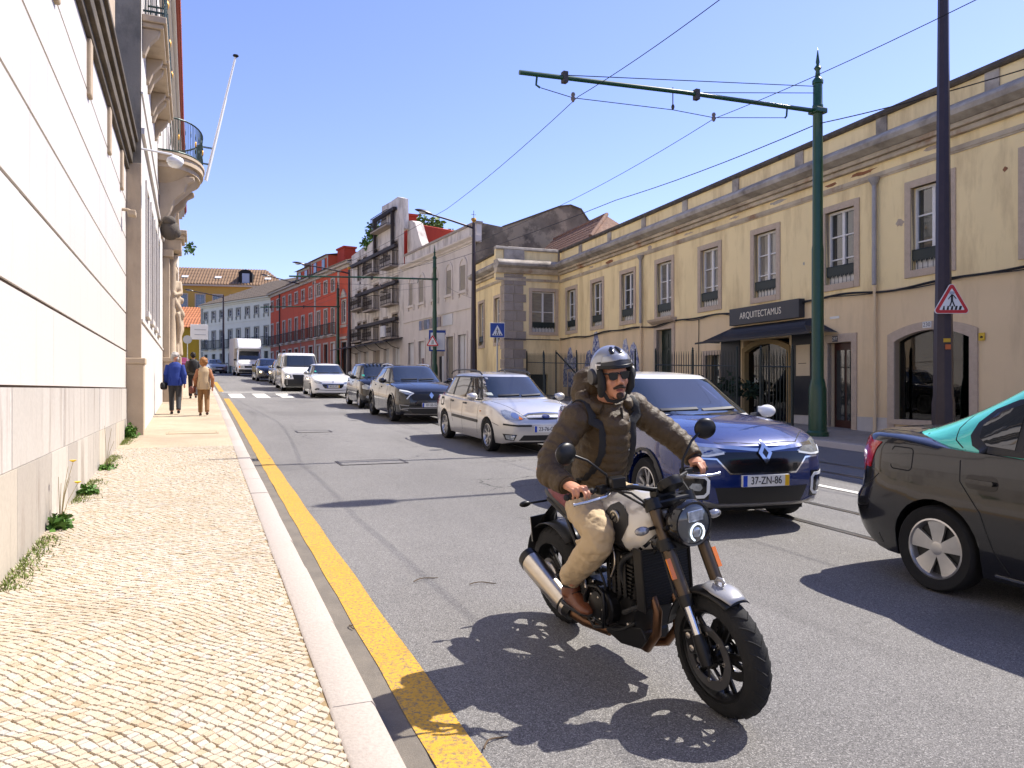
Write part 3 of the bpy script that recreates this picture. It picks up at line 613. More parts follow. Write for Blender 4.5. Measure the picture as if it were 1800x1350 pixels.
def casement(root, x0, x1, z0, z1, y, leaves=2, rows=3, rail=True, sur=.165, fr=.055, sash=None, sm=None, pane=None, lintel=0, blind=False):
    sash = sash or SASH; sm = sm or PINKST; b = MB()
    b.box(x0, x0+fr, y, y+.06, z0, z1).box(x1-fr, x1, y, y+.06, z0, z1).box(x0+fr, x1-fr, y, y+.06, z0, z0+fr).box(x0+fr, x1-fr, y, y+.06, z1-fr, z1)
    ww = (x1-x0-2*fr)/leaves
    for i in range(1, leaves): b.box(x0+fr+i*ww-.04, x0+fr+i*ww+.04, y-.012, y+.05, z0+fr, z1-fr)
    hh = (z1-z0-2*fr)/rows
    for j in range(1, rows):
        for i in range(leaves): b.box(x0+fr+i*ww+(.041 if i else .001), x0+fr+(i+1)*ww-(.041 if i < leaves-1 else .001), y+.004, y+.04, z0+fr+j*hh-.016, z0+fr+j*hh+.016)
    w_ = b.build('window', sash, root); pane = pane or random.choice(PANES)
    for i in range(leaves):
        for j in range(rows):
            MB().box(x0+fr+i*ww, x0+fr+(i+1)*ww, y+.042, y+.048, z0+fr+j*hh, z0+fr+(j+1)*hh).build('pane', pane or PANE, w_)
    if sur:
        s = MB(); o = .035
        s.box(x0-sur, x0, -o, .1, z0-sur, z1+sur).box(x1, x1+sur, -o, .1, z0-sur, z1+sur).box(x0, x1, -o, .1, z1, z1+sur).box(x0, x1, -o-.012, .1, z0-sur, z0)
        s.build('surround', sm, w_, bevel=.008)
    if rail:
        r = MB(); n = 14; zt = z0+.44
        r.box(x0+.012, x1-.012, .012, .03, zt-.2, zt)
        r.tube([(x0+.01, .02, zt+.012), (x1-.01, .02, zt+.012)], .014, 6)
        for i in range(n):
            xa = x0+.02+i*(x1-x0-.04)/n; xb = xa+(x1-x0-.04)/n; r.prism([(xa, zt-.2), (xb, zt-.2), ((xa+xb)/2, zt-.2-(.09 if i % 2 else .055))], .014, .028, 'y')
        for i in range(0, n+1, 2): xa = x0+.02+i*(x1-x0-.04)/n; r.tube([(xa, .02, z0+.0), (xa, .02, zt)], .007, 5)
        r.build('railing', GIRON, w_)
        MB().box(x0+fr, x1-fr, y-.02, y-.004, z0+fr, z0+.3).build('apron', SASH, w_)
    return w_
# ---- long yellow building with its projecting wing
yb = root_for('yellow_building', 'long two storey yellow building with stone window frames and weathered parapet', (15.22, 14.27), 3)
TC = [-7.6, -4.85, -2.12, .58, 3.52, 6.32, 9.13, 11.89, 14.62, 17.3]
ops = []
for t in TC: ops.append((-t-.5, -t+.5, 4.2, 6.07))
ops[6] = (-9.13-.5, -9.13+.5, 4.12, 6.07)
low = [(-.99, -.17, .4, 2.69), (1.16, 3.12, .75, 2.82), (-4.55, -2.49, .3, 2.95), (-6.55, -5.75, 1.2, 2.6), (-9.65, -8.6, 1.0, 3.65), (-14.5, -13.4, .3, 2.35), (-17.6, -16.6, .3, 2.3), (-12.5, -11.6, .3, 2.3), (5.0, 6.4, .3, 2.8)]
facade(MB(), -18.68, 14, 3.86, 6.62, ops).build('upper_wall', YPL, yb)
facade(MB(), -18.68, 14, -.5, 3.86, low, depth=.35).build('lower_wall', YPL2, yb)
MB().box(-18.6, 14, .36, .5, -.5, 6.6).build('inner_wall', mat('dark_interior', (.02, .02, .02), .9), yb)
for k, o in enumerate(ops): casement(yb, o[0], o[1], o[2], o[3], .13)
# string course, frieze, cornice, parapet
def entabl(x0, x1, y, sides='', pre=''):
    MB().box(x0, x1, y-.05, y, 6.58, 6.68).box(x0, x1, y-.03, y, 6.54, 6.58).build('string_course', CORN2, yb)
    MB().box(x0, x1, y-.001, y+.3, 6.62, 6.9).build('frieze', YPL, yb)
    MB().box(x0, x1, y-.12, y+.3, 6.9, 7.02).box(x0, x1, y-.2, y+.3, 7.02, 7.13).build('bed_mould', CORN2, yb, bevel=.02)
    b = MB(); b.prism([(y-.22, 7.13), (y-.42, 7.22), (y-.45, 7.32), (y-.42, 7.38), (y-.2, 7.52), (y+.3, 7.52), (y+.3, 7.13)], x0, x1, 'x').build('cornice', CORN, yb)
    MB().box(x0, x1, y-.04, y+.22, 7.52, 7.6).build('parapet_base', CORN, yb)
    MB().box(x0, x1, y+.012, y+.2, 7.6, 7.98).build('parapet_wall', YPL, yb)
    MB().prism([(y-.06, 7.98), (y-.09, 8.03), (y-.06, 8.12), (y+.1, 8.17), (y+.28, 8.1), (y+.26, 7.98)], x0, x1, 'x').build('coping', WEATH, yb)
entabl(-18.68, 14, 0)
for i in range(-3, 7):
    t = -.77+2.85*i
    MB().box(-t-.16, -t+.16, -.02, .2, 7.6, 7.98).build('parapet_post', CORN, yb)
for t in (-.63, 10.72): 
    b = MB(); b.tube([(-t, -.09, 4.0), (-t, -.09, 6.4)], .055, 10).lathe([(.055, 6.38), (.12, 6.5), (.14, 6.56), (.05, 6.58)], 10, (-t, -.09, 0)); dp = b.build('downpipe', mat('grey_zinc', (.36, .34, .33), .5, .3, var=.4, vscale=5), yb, smooth=40)
    MB().tube([(-t, -.075, .3), (-t, -.075, 3.99)], .04, 8).build('lower_pipe', YPL2, dp, smooth=60)
WBASE = mat('whitewashed_base', (.55, .51, .46), .85, var=.4, vscale=3)
for x0, x1 in ((-2.3, -1.2), (.02, .95), (3.35, 4.8)): MB().box(x0, x1, -.025, .05, -.4, .82).build('base_band', WBASE, yb)
# shop front
SHOPBLK = mat('shop_black_paint', (.012, .014, .02), .45, var=.3, vscale=4, vcol=(.02, .02, .02))
for x0, x1, z0, z1 in ((-5.65, -4.69, .8, 3.0), (-2.35, -1.55, .8, 3.0), (-4.69, -2.35, 3.02, 3.4)): MB().box(x0, x1, -.04, .02, z0, z1).build('shop_panel', SHOPBLK, yb)
sg = MB().box(-4.98, -1.87, -.2, -.0, 3.44, 3.95).build('shop_sign', mat('charcoal_sign', (.035, .037, .043), .5), yb, bevel=.006)
text_mesh('ARQUITECTAMUS', .27, mat('cream_lettering', (.72, .66, .52), .5), 'lettering', sg, Matrix.Translation((-3.52, -.204, 3.69)) @ FRONT, .003, xs=.86)
b = MB(); K = 9; vs = []
for k in range(K):
    f = k/(K-1); off = .05+.2*min(1, f*3) if f < .33 else .25+.7*((f-.33)/.67)**1.35; z = 3.40-.12*min(1, f*3)-(.0 if f < .33 else .33*((f-.33)/.67)**.62)
    xa = -5.06-(.66*max(0, (f-.3)/.7)**1.6); xb = -1.59+(1.0*max(0, (f-.3)/.7)**1.6); vs += [(xa, -off, z), (xb, -off, z)]
fs = [(2*k, 2*k+1, 2*k+3, 2*k+2) for k in range(K-1)]; n = len(vs)
b.add(vs, fs); AW = mat('black_awning_metal', (.018, .018, .02), .6, var=.4, vscale=6, vcol=(.05, .045, .04))
for s_ in (0, 1):
    idx = [2*k+s_ for k in range(K)]; e = vs[idx[-1]]; top = vs[idx[0]]
    b.add([vs[i] for i in idx]+[(e[0], -.05, e[2]), (top[0], -.05, top[2])], [tuple(range(K+2))])
b.box(vs[-2][0], vs[-1][0], -.953, -.945, vs[-1][2]-.05, vs[-1][2]); b.build('awning', AW, yb)
def arch_pts(x0, x1, zs, zc, n=12):
    w_ = x1-x0; r = zc-zs; rad = (w_*w_/4+r*r)/(2*r); cx, cz = (x0+x1)/2, zc-rad; a = math.asin(w_/2/rad)
    return [(cx+rad*math.sin(-a+2*a*i/n), cz+rad*math.cos(-a+2*a*i/n)) for i in range(n+1)]
def arch_surround(parent, x0, x1, z0, zs, zc, wd, m, y0=-.04, y1=.12, name='surround'):
    inn = [(x0, z0)]+arch_pts(x0, x1, zs, zc)+[(x1, z0)]; outp = [(x0-wd, z0)]+arch_pts(x0-wd, x1+wd, zs+wd*.9, zc+wd)+[(x1+wd, z0)]
    b = MB(); n = len(inn)
    vs = [(x, y0, z) for x, z in inn]+[(x, y0, z) for x, z in outp]+[(x, y1, z) for x, z in inn]+[(x, y1, z) for x, z in outp]
    fs = []
    for i in range(n-1): fs += [(i, i+1, n+i+1, n+i), (2*n+i, 3*n+i, 3*n+i+1, 2*n+i+1), (i, 2*n+i, 2*n+i+1, i+1), (n+i, n+i+1, 3*n+i+1, 3*n+i)]
    fs += [(0, n, 3*n, 2*n), (n-1, 3*n-1, 4*n-1, 2*n-1)]
    return b.add(vs, fs).build(name, m, parent)
def glass_arch(parent, x0, x1, z0, zs, zc, y, m, name='pane'):
    pts = [(x0, z0)]+arch_pts(x0, x1, zs, zc)+[(x1, z0)]; return MB().prism(pts, y, y+.008, 'y').build(name, m, parent)
GOLDST = mat('brown_gold_stone', (.30, .21, .09), .7, var=.4, vscale=6, bump=.2)
sw = glass_arch(yb, -4.45, -2.57, .4, 2.6, 2.82, .12, SGLASS, 'shop_window'); arch_surround(sw, -4.45, -2.57, .3, 2.6, 2.82, .13, GOLDST)
MB().box(-3.53, -3.49, .1, .15, .4, 2.8).build('mullion', SHOPBLK, sw)
po = MB().box(-2.15, -1.62, -.055, -.041, 1.86, 2.7).build('poster', mat('cream_poster', (.62, .50, .33), .8, var=.2, vscale=3), yb)
MB().box(-2.06, -1.75, -.058, -.056, 2.19, 2.205).build('printed_line', BLACKM, po)
# plain door of the neighbouring entrance
dr = MB().box(-.99, -.17, .2, .25, .4, 2.69).build('door', mat('dark_red_wood', (.05, .012, .01), .35, var=.5, vscale=4), yb)
for x0, x1, z0, z1 in ((-.9, -.62, .7, 2.5), (-.54, -.26, .7, 2.5)): MB().box(x0, x1, .185, .199, z0, z1).build('glazing', PANE, dr)
s = MB(); s.box(-1.16, -.99, -.035, .1, .3, 2.9).box(-.17, 0, -.035, .1, .3, 2.9).box(-.99, -.17, -.035, .1, 2.69, 2.9).build('surround', PINKST, dr, bevel=.008)
ENAM = mat('enamel_white', (.65, .65, .62), .3); ENBL = mat('enamel_blue_black', (.02, .025, .05), .3)
pl_ = MB().box(-.80, -.62, -.05, -.036, 2.71, 2.86).build('house_number', ENBL, yb); text_mesh('297', .12, ENAM, 'digits', pl_, Matrix.Translation((-.71, -.052, 2.785)) @ FRONT, .001)
MB().box(-.92, -.6, -.012, -.001, 3.31, 3.37).build('name_plate', ENAM, yb)
# arched display window
aw = glass_arch(yb, 1.16, 3.12, .8, 2.6, 2.82, .13, SGLASS, 'arched_window'); arch_surround(aw, 1.16, 3.12, .5, 2.6, 2.82, .19, PINKST)
s = MB(); s.box(.97, 3.31, -.05, .1, .68, .8).build('sill', PINKST, aw)
MB().box(2.12, 2.17, .1, .16, .8, 2.8).build('mullion', GIRON, aw)
MB().box(1.3, 2.05, .34, .355, 1.0, 2.7).build('display_board', mat('grey_green_display', (.12, .155, .13), .6, var=.4, vscale=2), aw)
for k, (x0, x1, z0, z1) in enumerate(((1.42, 1.58, 1.75, 2.2), (1.62, 1.8, 1.95, 2.02), (1.72, 1.82, 1.45, 2.0), (1.38, 1.95, 1.62, 1.66))): MB().box(x0, x1, .325, .339, z0, z1).build('display_piece', GIRON, aw)
for k in range(4): MB().lathe([(0, .9), (.04, .9), (.055, 1.0), (.05, 1.06), (0, 1.06)], 10, (1.35+k*.2, .27, 0)).build('pot', ENAM, aw, smooth=40)
pl_ = MB().box(1.98, 2.2, -.06, -.041, 2.86, 3.0).build('house_number', ENAM, yb); text_mesh('230', .13, ENBL, 'digits', pl_, Matrix.Translation((2.09, -.062, 2.93)) @ FRONT, .001)
pl_ = MB().box(3.34, 3.47, -.04, -.02, 2.5, 2.66).build('warning_plate', mat('yellow_plate', (.62, .40, .02), .4), yb); MB().prism([(3.37, 2.57), (3.40, 2.60), (3.44, 2.58), (3.45, 2.56), (3.39, 2.55)], -.043, -.041, 'y').build('arrow_mark', BLACKM, pl_)
# small barred window beside the shop, door with a cornice, cellar openings
MB().box(-6.55, -5.75, .22, .25, 1.2, 2.6).build('small_window', PANE, yb); s = MB(); s.box(-6.7, -6.55, -.03, .1, 1.05, 2.75).box(-5.75, -5.6, -.03, .1, 1.05, 2.75).box(-6.55, -5.75, -.03, .1, 2.6, 2.75).build('surround', PINKST, yb)
dr = MB().box(-9.65, -8.6, .2, .26, .9, 3.65).build('door', mat('dark_green_wood', (.008, .02, .014), .4), yb)
for x0 in (-9.58, -9.1):
    for z0, z1 in ((1.2, 2.0), (2.1, 2.9), (3.0, 3.5)): MB().box(x0, x0+.42, .18, .199, z0, z1).build('door_panel', MATS['dark_green_wood'], dr, bevel=.01)
s = MB(); s.box(-9.83, -9.65, -.04, .1, .8, 3.85).box(-8.6, -8.42, -.04, .1, .8, 3.85).box(-9.65, -8.6, -.04, .1, 3.65, 3.85).build('surround', PINKST, dr, bevel=.01)
MB().prism([(-.05, 3.85), (-.22, 3.95), (-.26, 4.03), (0, 4.03), (0, 3.85)], -9.95, -8.3, 'x').build('door_cornice', PINKST, dr)
for o in low[5:8]:
    c_ = MB().box(o[0], o[1], .3, .34, o[2], o[3]).build('cellar_opening', BLACKM, yb); s = MB(); s.box(o[0]-.13, o[0], -.03, .1, o[2], o[3]+.13).box(o[1], o[1]+.13, -.03, .1, o[2], o[3]+.13).box(o[0], o[1], -.03, .1, o[3], o[3]+.13).build('surround', PINKST, c_)
MB().box(5.0, 6.4, .3, .34, .3, 2.8).build('side_door', GIRON, yb)
# tile murals with curly outlines
def azulejo():
    m = mat('blue_white_tiles', (.50, .52, .55), .25, bump=.02); nt = m.node_tree; L = nt.links.new; b = nt.nodes['Principled BSDF']; tc = _n(nt, 'ShaderNodeTexCoord')
    no = _n(nt, 'ShaderNodeTexNoise'); no.inputs['Scale'].default_value = 5.5; no.inputs['Detail'].default_value = 6; no.inputs['Roughness'].default_value = .7; L(tc.outputs['Object'], no.inputs[0])
    r = _n(nt, 'ShaderNodeValToRGB'); cr = r.color_ramp; cr.elements[0].position = .40; cr.elements[0].color = (.05, .07, .22, 1); cr.elements[1].position = .60; cr.elements[1].color = (.56, .55, .52, 1)
    e = cr.elements.new(.5); e.color = (.25, .28, .42, 1); L(no.outputs[0], r.inputs[0]); L(r.outputs[0], b.inputs['Base Color']); return m
AZ = azulejo()
def mural(cx, w_, z0, zt, peaks):
    pts = [(cx-w_/2, z0)]; N = 30
    for i in range(N+1):
        f = i/N; x = cx-w_/2+w_*f; z = max(z0+.6+(h-(z0+.6))*max(0, 1-((f-c0)/wd)**2)**.7*(1+.035*math.sin(f*60)) if abs(f-c0) < wd else z0+.6 for c0, wd, h in peaks)
        pts.append((x, z))
    pts.append((cx+w_/2, z0)); return MB().prism(pts, -.022, -.002, 'y').build('tile_mural', AZ, yb)
mural(-14.72, 2.3, 1.6, 3.95, [(.5, .2, 3.97), (.2, .2, 3.2), (.8, .2, 3.2)])
mural(-17.45, 1.5, 1.6, 3.4, [(.5, .3, 3.42), (.15, .15, 3.0), (.85, .15, 3.0)])
mural(-11.7, 1.9, 1.6, 3.5, [(.3, .2, 3.5), (.65, .25, 3.3)])
# wing: front wall, return wall towards the camera, quoins
wf = -2.78; XR = -18.68; XE = XR-4.63
wops = [(XR-1.45, XR-.64, 3.72, 5.85), (XR-4.0, XR-3.2, 3.72, 5.85)]
facade(MB(), XE, XR, 3.86, 6.62, [(a, c, max(e, 3.86), f) for a, c, e, f in wops], y=wf).build('wing_upper_wall', YPL, yb)
facade(MB(), XE, XR, -.2, 3.86, [(a, c, e, 3.86) for a, c, e, f in wops]+[(XR-1.4, XR-.7, 1.4, 1.9), (XR-3.9, XR-3.3, 1.5, 2.0)], y=wf).build('wing_lower_wall', YPL, yb)
for o in wops:
    wn = casement(yb, o[0], o[1], o[2], o[3], .13, sur=.15); wn.location = (0, wf, 0)
for a, c in ((XR-1.4, XR-.7), (XR-3.9, XR-3.3)): MB().box(a, c, wf+.2, wf+.24, 1.4, 2.0).build('cellar_window', BLACKM, yb)
# return wall lives in a frame turned by 90 degrees
rw = bpy.data.objects.new('wing_return', None); COL.objects.link(rw); rw.parent = yb; rw.location = (XR, 0, 0); rw.rotation_euler = (0, 0, R(90))   # local x: towards +y of yb
rop = [(-1.42, -.24, 4.2, 6.1), (-1.5, -.6, .3, 2.2)]
facade(MB(), wf, 0, -.2, 6.62, rop).build('return_wall', YPL, rw)
o = rop[0]; wn = casement(rw, o[0], o[1], o[2], o[3], .12, rows=2, sur=.16)
MB().box(-1.5, -.6, .22, .25, .3, 2.2).build('cellar_opening', BLACKM, rw)
QST = tinted('quoin_stone', [(.30, .25, .20), (.38, .32, .26), (.33, .28, .225), (.42, .36, .30)], .8, bump=.3, bscale=30, objrand=True, fine=.15, fscale=40, dirt=(.17, .14, .11), damt=.6, dscale=2)
z = .2; k = 0
while z < 6.85:
    h = random.uniform(.36, .5); z2 = min(z+h-.012, 6.88); wd = .92 if k % 2 else 1.05; fw_ = .55 if k % 2 else .42
    cut = random.uniform(.4, .6)*wd
    MB().box(wf-.03, wf+cut-.006, -.035, .2, z, z2).build('quoin_block', QST, rw, bevel=.008); MB().box(wf+cut+.006, wf+wd, -.03, .1, z, z2).build('quoin_block', QST, rw, bevel=.008)
    MB().box(XR-fw_, XR+.0, wf-.034, wf+.1, z, z2).build('quoin_block', QST, yb, bevel=.008)
    z += h; k += 1
entabl(XE, XR+.02, wf)
# return piece of the entablature
for nm, prof, m in (('string_course', [(-.05, 6.56), (0, 6.56), (0, 6.68), (-.05, 6.68)], CORN2), ('bed_mould', [(-.12, 6.9), (-.2, 7.02), (-.2, 7.13), (.2, 7.13), (.2, 6.9)], CORN2), ('frieze', [(-.002, 6.62), (.2, 6.62), (.2, 6.9), (-.002, 6.9)], YPL),
                    ('cornice', [(-.22, 7.13), (-.42, 7.22), (-.45, 7.32), (-.42, 7.38), (-.2, 7.52), (.3, 7.52), (.3, 7.13)], CORN), ('parapet_wall', [(.012, 7.52), (.2, 7.52), (.2, 7.98), (.012, 7.98)], YPL),
                    ('coping', [(-.06, 7.98), (-.09, 8.03), (-.06, 8.12), (.1, 8.165), (.28, 8.1), (.26, 7.98)], CORN)):
    MB().prism(prof, wf-.44, -.1, 'x').build(nm, m, rw)
MB().box(wf-.06, wf+.95, -.08, .22, 7.53, 7.99).build('corner_block', CORN, rw)
# pitched tile roof behind the parapet
TILE = mat('brown_roof_tiles', (.25, .135, .085), .85, var=.7, vscale=4, vcol=(.12, .075, .055), bump=.3, bscale=40, stain=(.40, .27, .18), sscale=6, samt=.6, sstretch=(1, 1, 1))
def tile_roof(root, x0, x1, y0, z0, y1, z1, inset0=0, inset1=0, step=.24, name='roof', m=None, course=.38):
    b = MB(); n = int((x1-x0)/step); L_ = math.hypot(y1-y0, z1-z0); rows = max(2, int(L_/course)); d = Vector((0, (y1-y0)/L_, (z1-z0)/L_)); nn = Vector((0, -d.z, d.y)); 
    rf = MB().add([(x0, y0, z0-.03), (x1, y0, z0-.03), (x1-inset1, y1, z1-.03), (x0+inset0, y1, z1-.03)], [(0,1,2,3)]).build(name, m or TILE, root)
    for i in range(n):
        x = x0+step*(i+.5); fa = min(1, (x-x0)/inset0) if inset0 > 0 else 1; fb = min(1, (x1-x)/inset1) if inset1 > 0 else 1; f = min(fa, fb)
        for r in range(rows):
            a, c = r/rows, (r+1.12)/rows
            if a > f: break
            c = min(c, f)
            p = Vector((x, y0, z0))+d*L_*a+nn*.02; q = Vector((x, y0, z0))+d*L_*c+nn*.0; w_ = step*.36
            vs = []
            for pp, k in ((p, 1.0), (q, .82)):
                for ang in (0, 60, 120, 180): t = R(ang); vs.append(pp+Vector((w_*k*math.cos(t), 0, 0))+nn*(.065*k*math.sin(t)))
            b.add(vs, [(j, j+1, 5+j, 4+j) for j in range(3)]+[(3,2,1,0)])
    tag(b.build('tiles', m or TILE, rf, smooth=80), kind='stuff'); return rf
tile_roof(yb, -23.25, -15.9, .28, 8.22, 1.65, 9.55, 0, 1.1, .25, course=.3)
MB().add([(-15.9, .28, 8.2), (-15.9, 3.2, 8.2), (-17.0, 1.65, 9.53)], [(0,1,2)]).add([(-23.25, 1.65, 9.53), (-17.0, 1.65, 9.53), (-15.9, 3.2, 8.2), (-23.25, 3.2, 8.2)], [(0,1,2,3)]).build('roof_back', TILE, yb)
MB().tube([(-23.25, 1.65, 9.6), (-17.0, 1.65, 9.6), (-15.9, .3, 8.3)], .09, 8).build("ridge", TILE, yb)
#MB().tube([(-20.3, .3, 7.95), (-16.7, 3.6, 9.8)], .1, 8).build("hip_ridge", TILE, yb)
MB().box(-13, 14, 5.0, 9.8, 7.0, 8.0).build('rear_block', YPL, yb)
# flaked and patched plaster
random.seed(77)
PAT = [mat('bare_render', (.50, .40, .30), .95, var=.5, vscale=12, bump=.4, bscale=60), mat('rusty_brick_scar', (.30, .13, .06), .95, var=.5, vscale=12, bump=.5, bscale=60), mat('grey_patch', (.46, .42, .36), .95, var=.5, vscale=9, bump=.3)]
for x, z, w_, h, k in [(1.3, 5.35, .28, .2, 0), (3.9, 5.9, .1, .12, 1), (.2, 6.80, .9, .12, 1), (-.9, 6.78, .6, .09, 1), (2.2, 6.83, .5, .1, 0), (-5.0, 6.8, .5, .08, 0), (-13.5, 6.75, .7, .16, 1), (-15.2, 6.8, .5, .1, 0), (-10.2, 6.72, .35, .3, 0), (-7.6, 6.8, .6, .08, 0), (4.4, 4.9, .06, .06, 2), (-17.9, 4.9, .14, .5, 2), (-3.0, 6.82, .8, .1, 2), (5.2, 3.2, .5, .12, 0), (-1.9, 4.9, .08, .1, 2)]:
    n = 16; pts = [(x+w_/2*math.cos(2*math.pi*i/n)*random.uniform(.55, 1.15), z+h/2*math.sin(2*math.pi*i/n)*random.uniform(.5, 1.2)) for i in range(n)]
    MB().prism(pts, -.006, -.002, 'y').build('flaked_patch', PAT[k], yb)
# black service cable sagging along the facade
b = MB(); pts = []
for i in range(120):
    t = -12+i*(18.5+12)/119; pts.append((-t, -.06-.01*math.sin(t*3), 3.86+.035*math.sin(t*1.1)+.03*math.sin(t*2.3+1)))
b.tube(pts, .028, 6); b.tube([(p[0], p[1]-.03, p[2]-.035-.03*math.sin(k*.7)) for k, p in enumerate(pts)], .012, 5); b.tube([(-18.55, p, 3.83) for p in (-.1, -1, -2, -2.85)], .022, 6)
b.tube([(-6.9, -.03, 3.8), (-6.92, -.03, 2.45)], .012, 5)
wc = b.build('wall_cable', mat('black_cable', (.015, .014, .013), .7)); wc.location = yb.location; wc.rotation_euler = yb.rotation_euler; tag(wc, 'black bundled cable sagging along the yellow facade between the storeys', 'cable')
# iron railing fence over the area in front
fe = root_for('iron_fence', 'black iron railings with spiked bars before the yellow building', (15.22, 14.27), 3, 'fence')
ox = -1.75; gz = lambda x: G(14.27-x*.9986)
bm_ = MB(); bm_.tube([(0,0,0), (0,0,1.85), (0,0,1.98)], [.012, .012, .002], 5); BAR = bm_.mesh('bar', GIRON)
for i in range(138):
    x = -.3-i*.133
    if -2.4 < x < -1.5 or -8.05 < x < -6.8: continue
    link('bar', BAR, fe, (x, ox, gz(x)))
for x in (-.25, -2.45, -1.45, -4.6, -6.75, -8.1, -10.5, -12.9, -15.0, -16.4, -18.5):
    b = MB(); b.box(x-.022, x+.022, ox-.022, ox+.022, gz(x)-.1, gz(x)+1.98).lathe([(.03, 1.98), (.036, 2.0), (.02, 2.03), (.028, 2.06), (0, 2.1)], 8, (x, ox, gz(x))); b.build('post', GIRON, fe)
for za in (.15, 1.55):
    for x0, x1 in ((-1.45, -.25), (-6.75, -2.45), (-18.6, -8.1)):
        n = 12; pts = [(x0+(x1-x0)*i/n, ox, gz(x0+(x1-x0)*i/n)+za) for i in range(n+1)]; MB().tube(pts, .018, 6).build('rail', GIRON, fe)
b = MB(); b.tube([(-16.4, ox, gz(-16.4)+2), (-16.0, ox-.1, gz(-16)+.2)], .04, 6).tube([(-15, ox+.02, gz(-15)+2), (-14.2, ox+1.3, gz(-14.2)+.4)], .035, 6).build('brace', GIRON, fe)
DARKV = mat('dark_foliage', (.012, .03, .012), .8)
b = MB(); random.seed(9)
for i in range(9): leaf_clump(b, (-2.8-i*.42, ox+.7, gz(-3)+.5+random.uniform(0,.5)), (.3,.35,.5), 70, .16)
hb = b.build('potted_shrubs', DARKV); hb.location = yb.location; hb.rotation_euler = yb.rotation_euler; tag(hb, 'dark green shrubs behind the railings below the shop awning', 'shrub')
# ------------------------------------------------------------------ arched white building, ruin, red and pale green houses, far houses
random.seed(31)
GREYW = plaster('grey_white_plaster', (.64, .57, .50), (.36, .30, .24), .5, .35, (1, 1, .35))
GREYW2 = plaster('dirty_white_plaster', (.66, .60, .53), (.20, .165, .13), .75, .5, (1, 1, .35), .46, .68)
STN = mat('grey_brown_stone', (.34, .28, .22), .8, var=.5, vscale=4, bump=.2)
ab = root_for('arched_building', 'pale grey building with five blind arched windows and tall parapet', (13.664, 37.70), -4.4)
AW_ = [(1.12, 2.12), (3.12, 4.08), (5.3, 6.31), (7.50, 8.53), (9.44, 10.39)]
DR = [(1.16, 2.28), (2.95, 4.0), (4.3, 6.4), (7.45, 8.5), (9.35, 10.45)]
facade(MB(), -11.35, 0, .5, 9.2, [(-c, -a, 6.83, 8.2) for a, c in AW_]+[(-c, -a, 1.0, 4.45) for a, c in DR], depth=.2).build('wall', GREYW, ab)
BL = mat('blind_grey_panel', (.30, .26, .20), .8, var=.5, vscale=2, vcol=(.22, .19, .15)); WP = mat('white_board', (.60, .585, .57), .7, var=.25, vscale=2)
for a, c in AW_:
    w_ = glass_arch(ab, -c+.08, -a-.08, 6.83, 8.1, 8.52, .02, BL, 'blind_window'); arch_surround(w_, -c+.08, -a-.08, 6.83, 8.1, 8.52, .14, GREYW, -.05, .03)
    MB().box(-c-.14, -a+.14, -.1, .02, 6.68, 6.83).box(-c-.1, -c+.05, -.07, .02, 6.5, 6.68).box(-a-.05, -a+.1, -.07, .02, 6.5, 6.68).build('sill', GREYW, w_)
for k, (a, c) in enumerate(DR):
    d_ = MB().box(-c, -a, .12, .16, 1.0, 4.45).build('boarded_door', [WP, BL, STN, WP, WP][k], ab)
    MB().box(-c-.14, -c, -.04, .1, 1.0, 4.6).box(-a, -a+.14, -.04, .1, 1.0, 4.6).box(-c, -a, -.04, .1, 4.45, 4.62).build('surround', GREYW, d_)
    if k == 2:
        for x0, x1, mm in ((-6.3, -5.9, STN), (-5.3, -5.0, BLACKM), (-4.9, -4.4, WP)): MB().box(x0, x1, .08, .119, 1.2, 3.4).build('board', mm, d_)
    if k in (0, 1): MB().box(-(a+c)/2-.02, -(a+c)/2+.02, .1, .119, 1.0, 4.4).build('board_joint', STN, d_)
    if k == 3: MB().box(-8.3, -7.9, .09, .119, 2.4, 3.4).build('poster', mat('dark_poster', (.07, .08, .12), .6, var=.8, vscale=6, vcol=(.5, .25, .08)), d_)
b = MB(); b.box(-11.35, 0, -.06, .0, 5.78, 5.86).build('string_course', GREYW, ab)
b = MB(); b.prism([(0, 9.2), (-.1, 9.25), (-.12, 9.32), (-.3, 9.42), (-.32, 9.5), (.3, 9.55), (.3, 9.2)], -11.45, .1, 'x').build('cornice', GREYW, ab)
MB().box(-11.3, 0, .05, .35, 9.54, 10.15).build('parapet', GREYW2, ab); MB().box(-11.4, .05, -.02, .4, 10.15, 10.28).build('coping', STN, ab)
for t in (.1, 2.5, 4.56, 6.9, 8.85, 11.1): MB().box(-t-.06, -t+.06, .02, .06, 9.55, 10.149).build('parapet_strip', GREYW, ab)
for k, x in enumerate((-8.4, -7.95, -7.5, -7.05, -6.6, -6.15, -5.7, -5.25)):
    MB().box(x, x+.42, -.04, 0, 5.12, 5.7).build('photo_panel', mat('photo_panel_%s' % 'abc'[k % 3], [(.03, .04, .09), (.10, .065, .05), (.05, .06, .08)][k % 3], .4, var=.9, vscale=4, vcol=[(.2, .2, .3), (.3, .2, .15), (.03, .03, .04)][k % 3]), ab)
MB().box(-4.44, -3.04, -.045, 0, 5.1, 5.72).build('blank_panel', WP, ab)
MB().box(-11.3, -.3, .3, 10, 8.0, 9.5).build('body', GREYW2, ab)
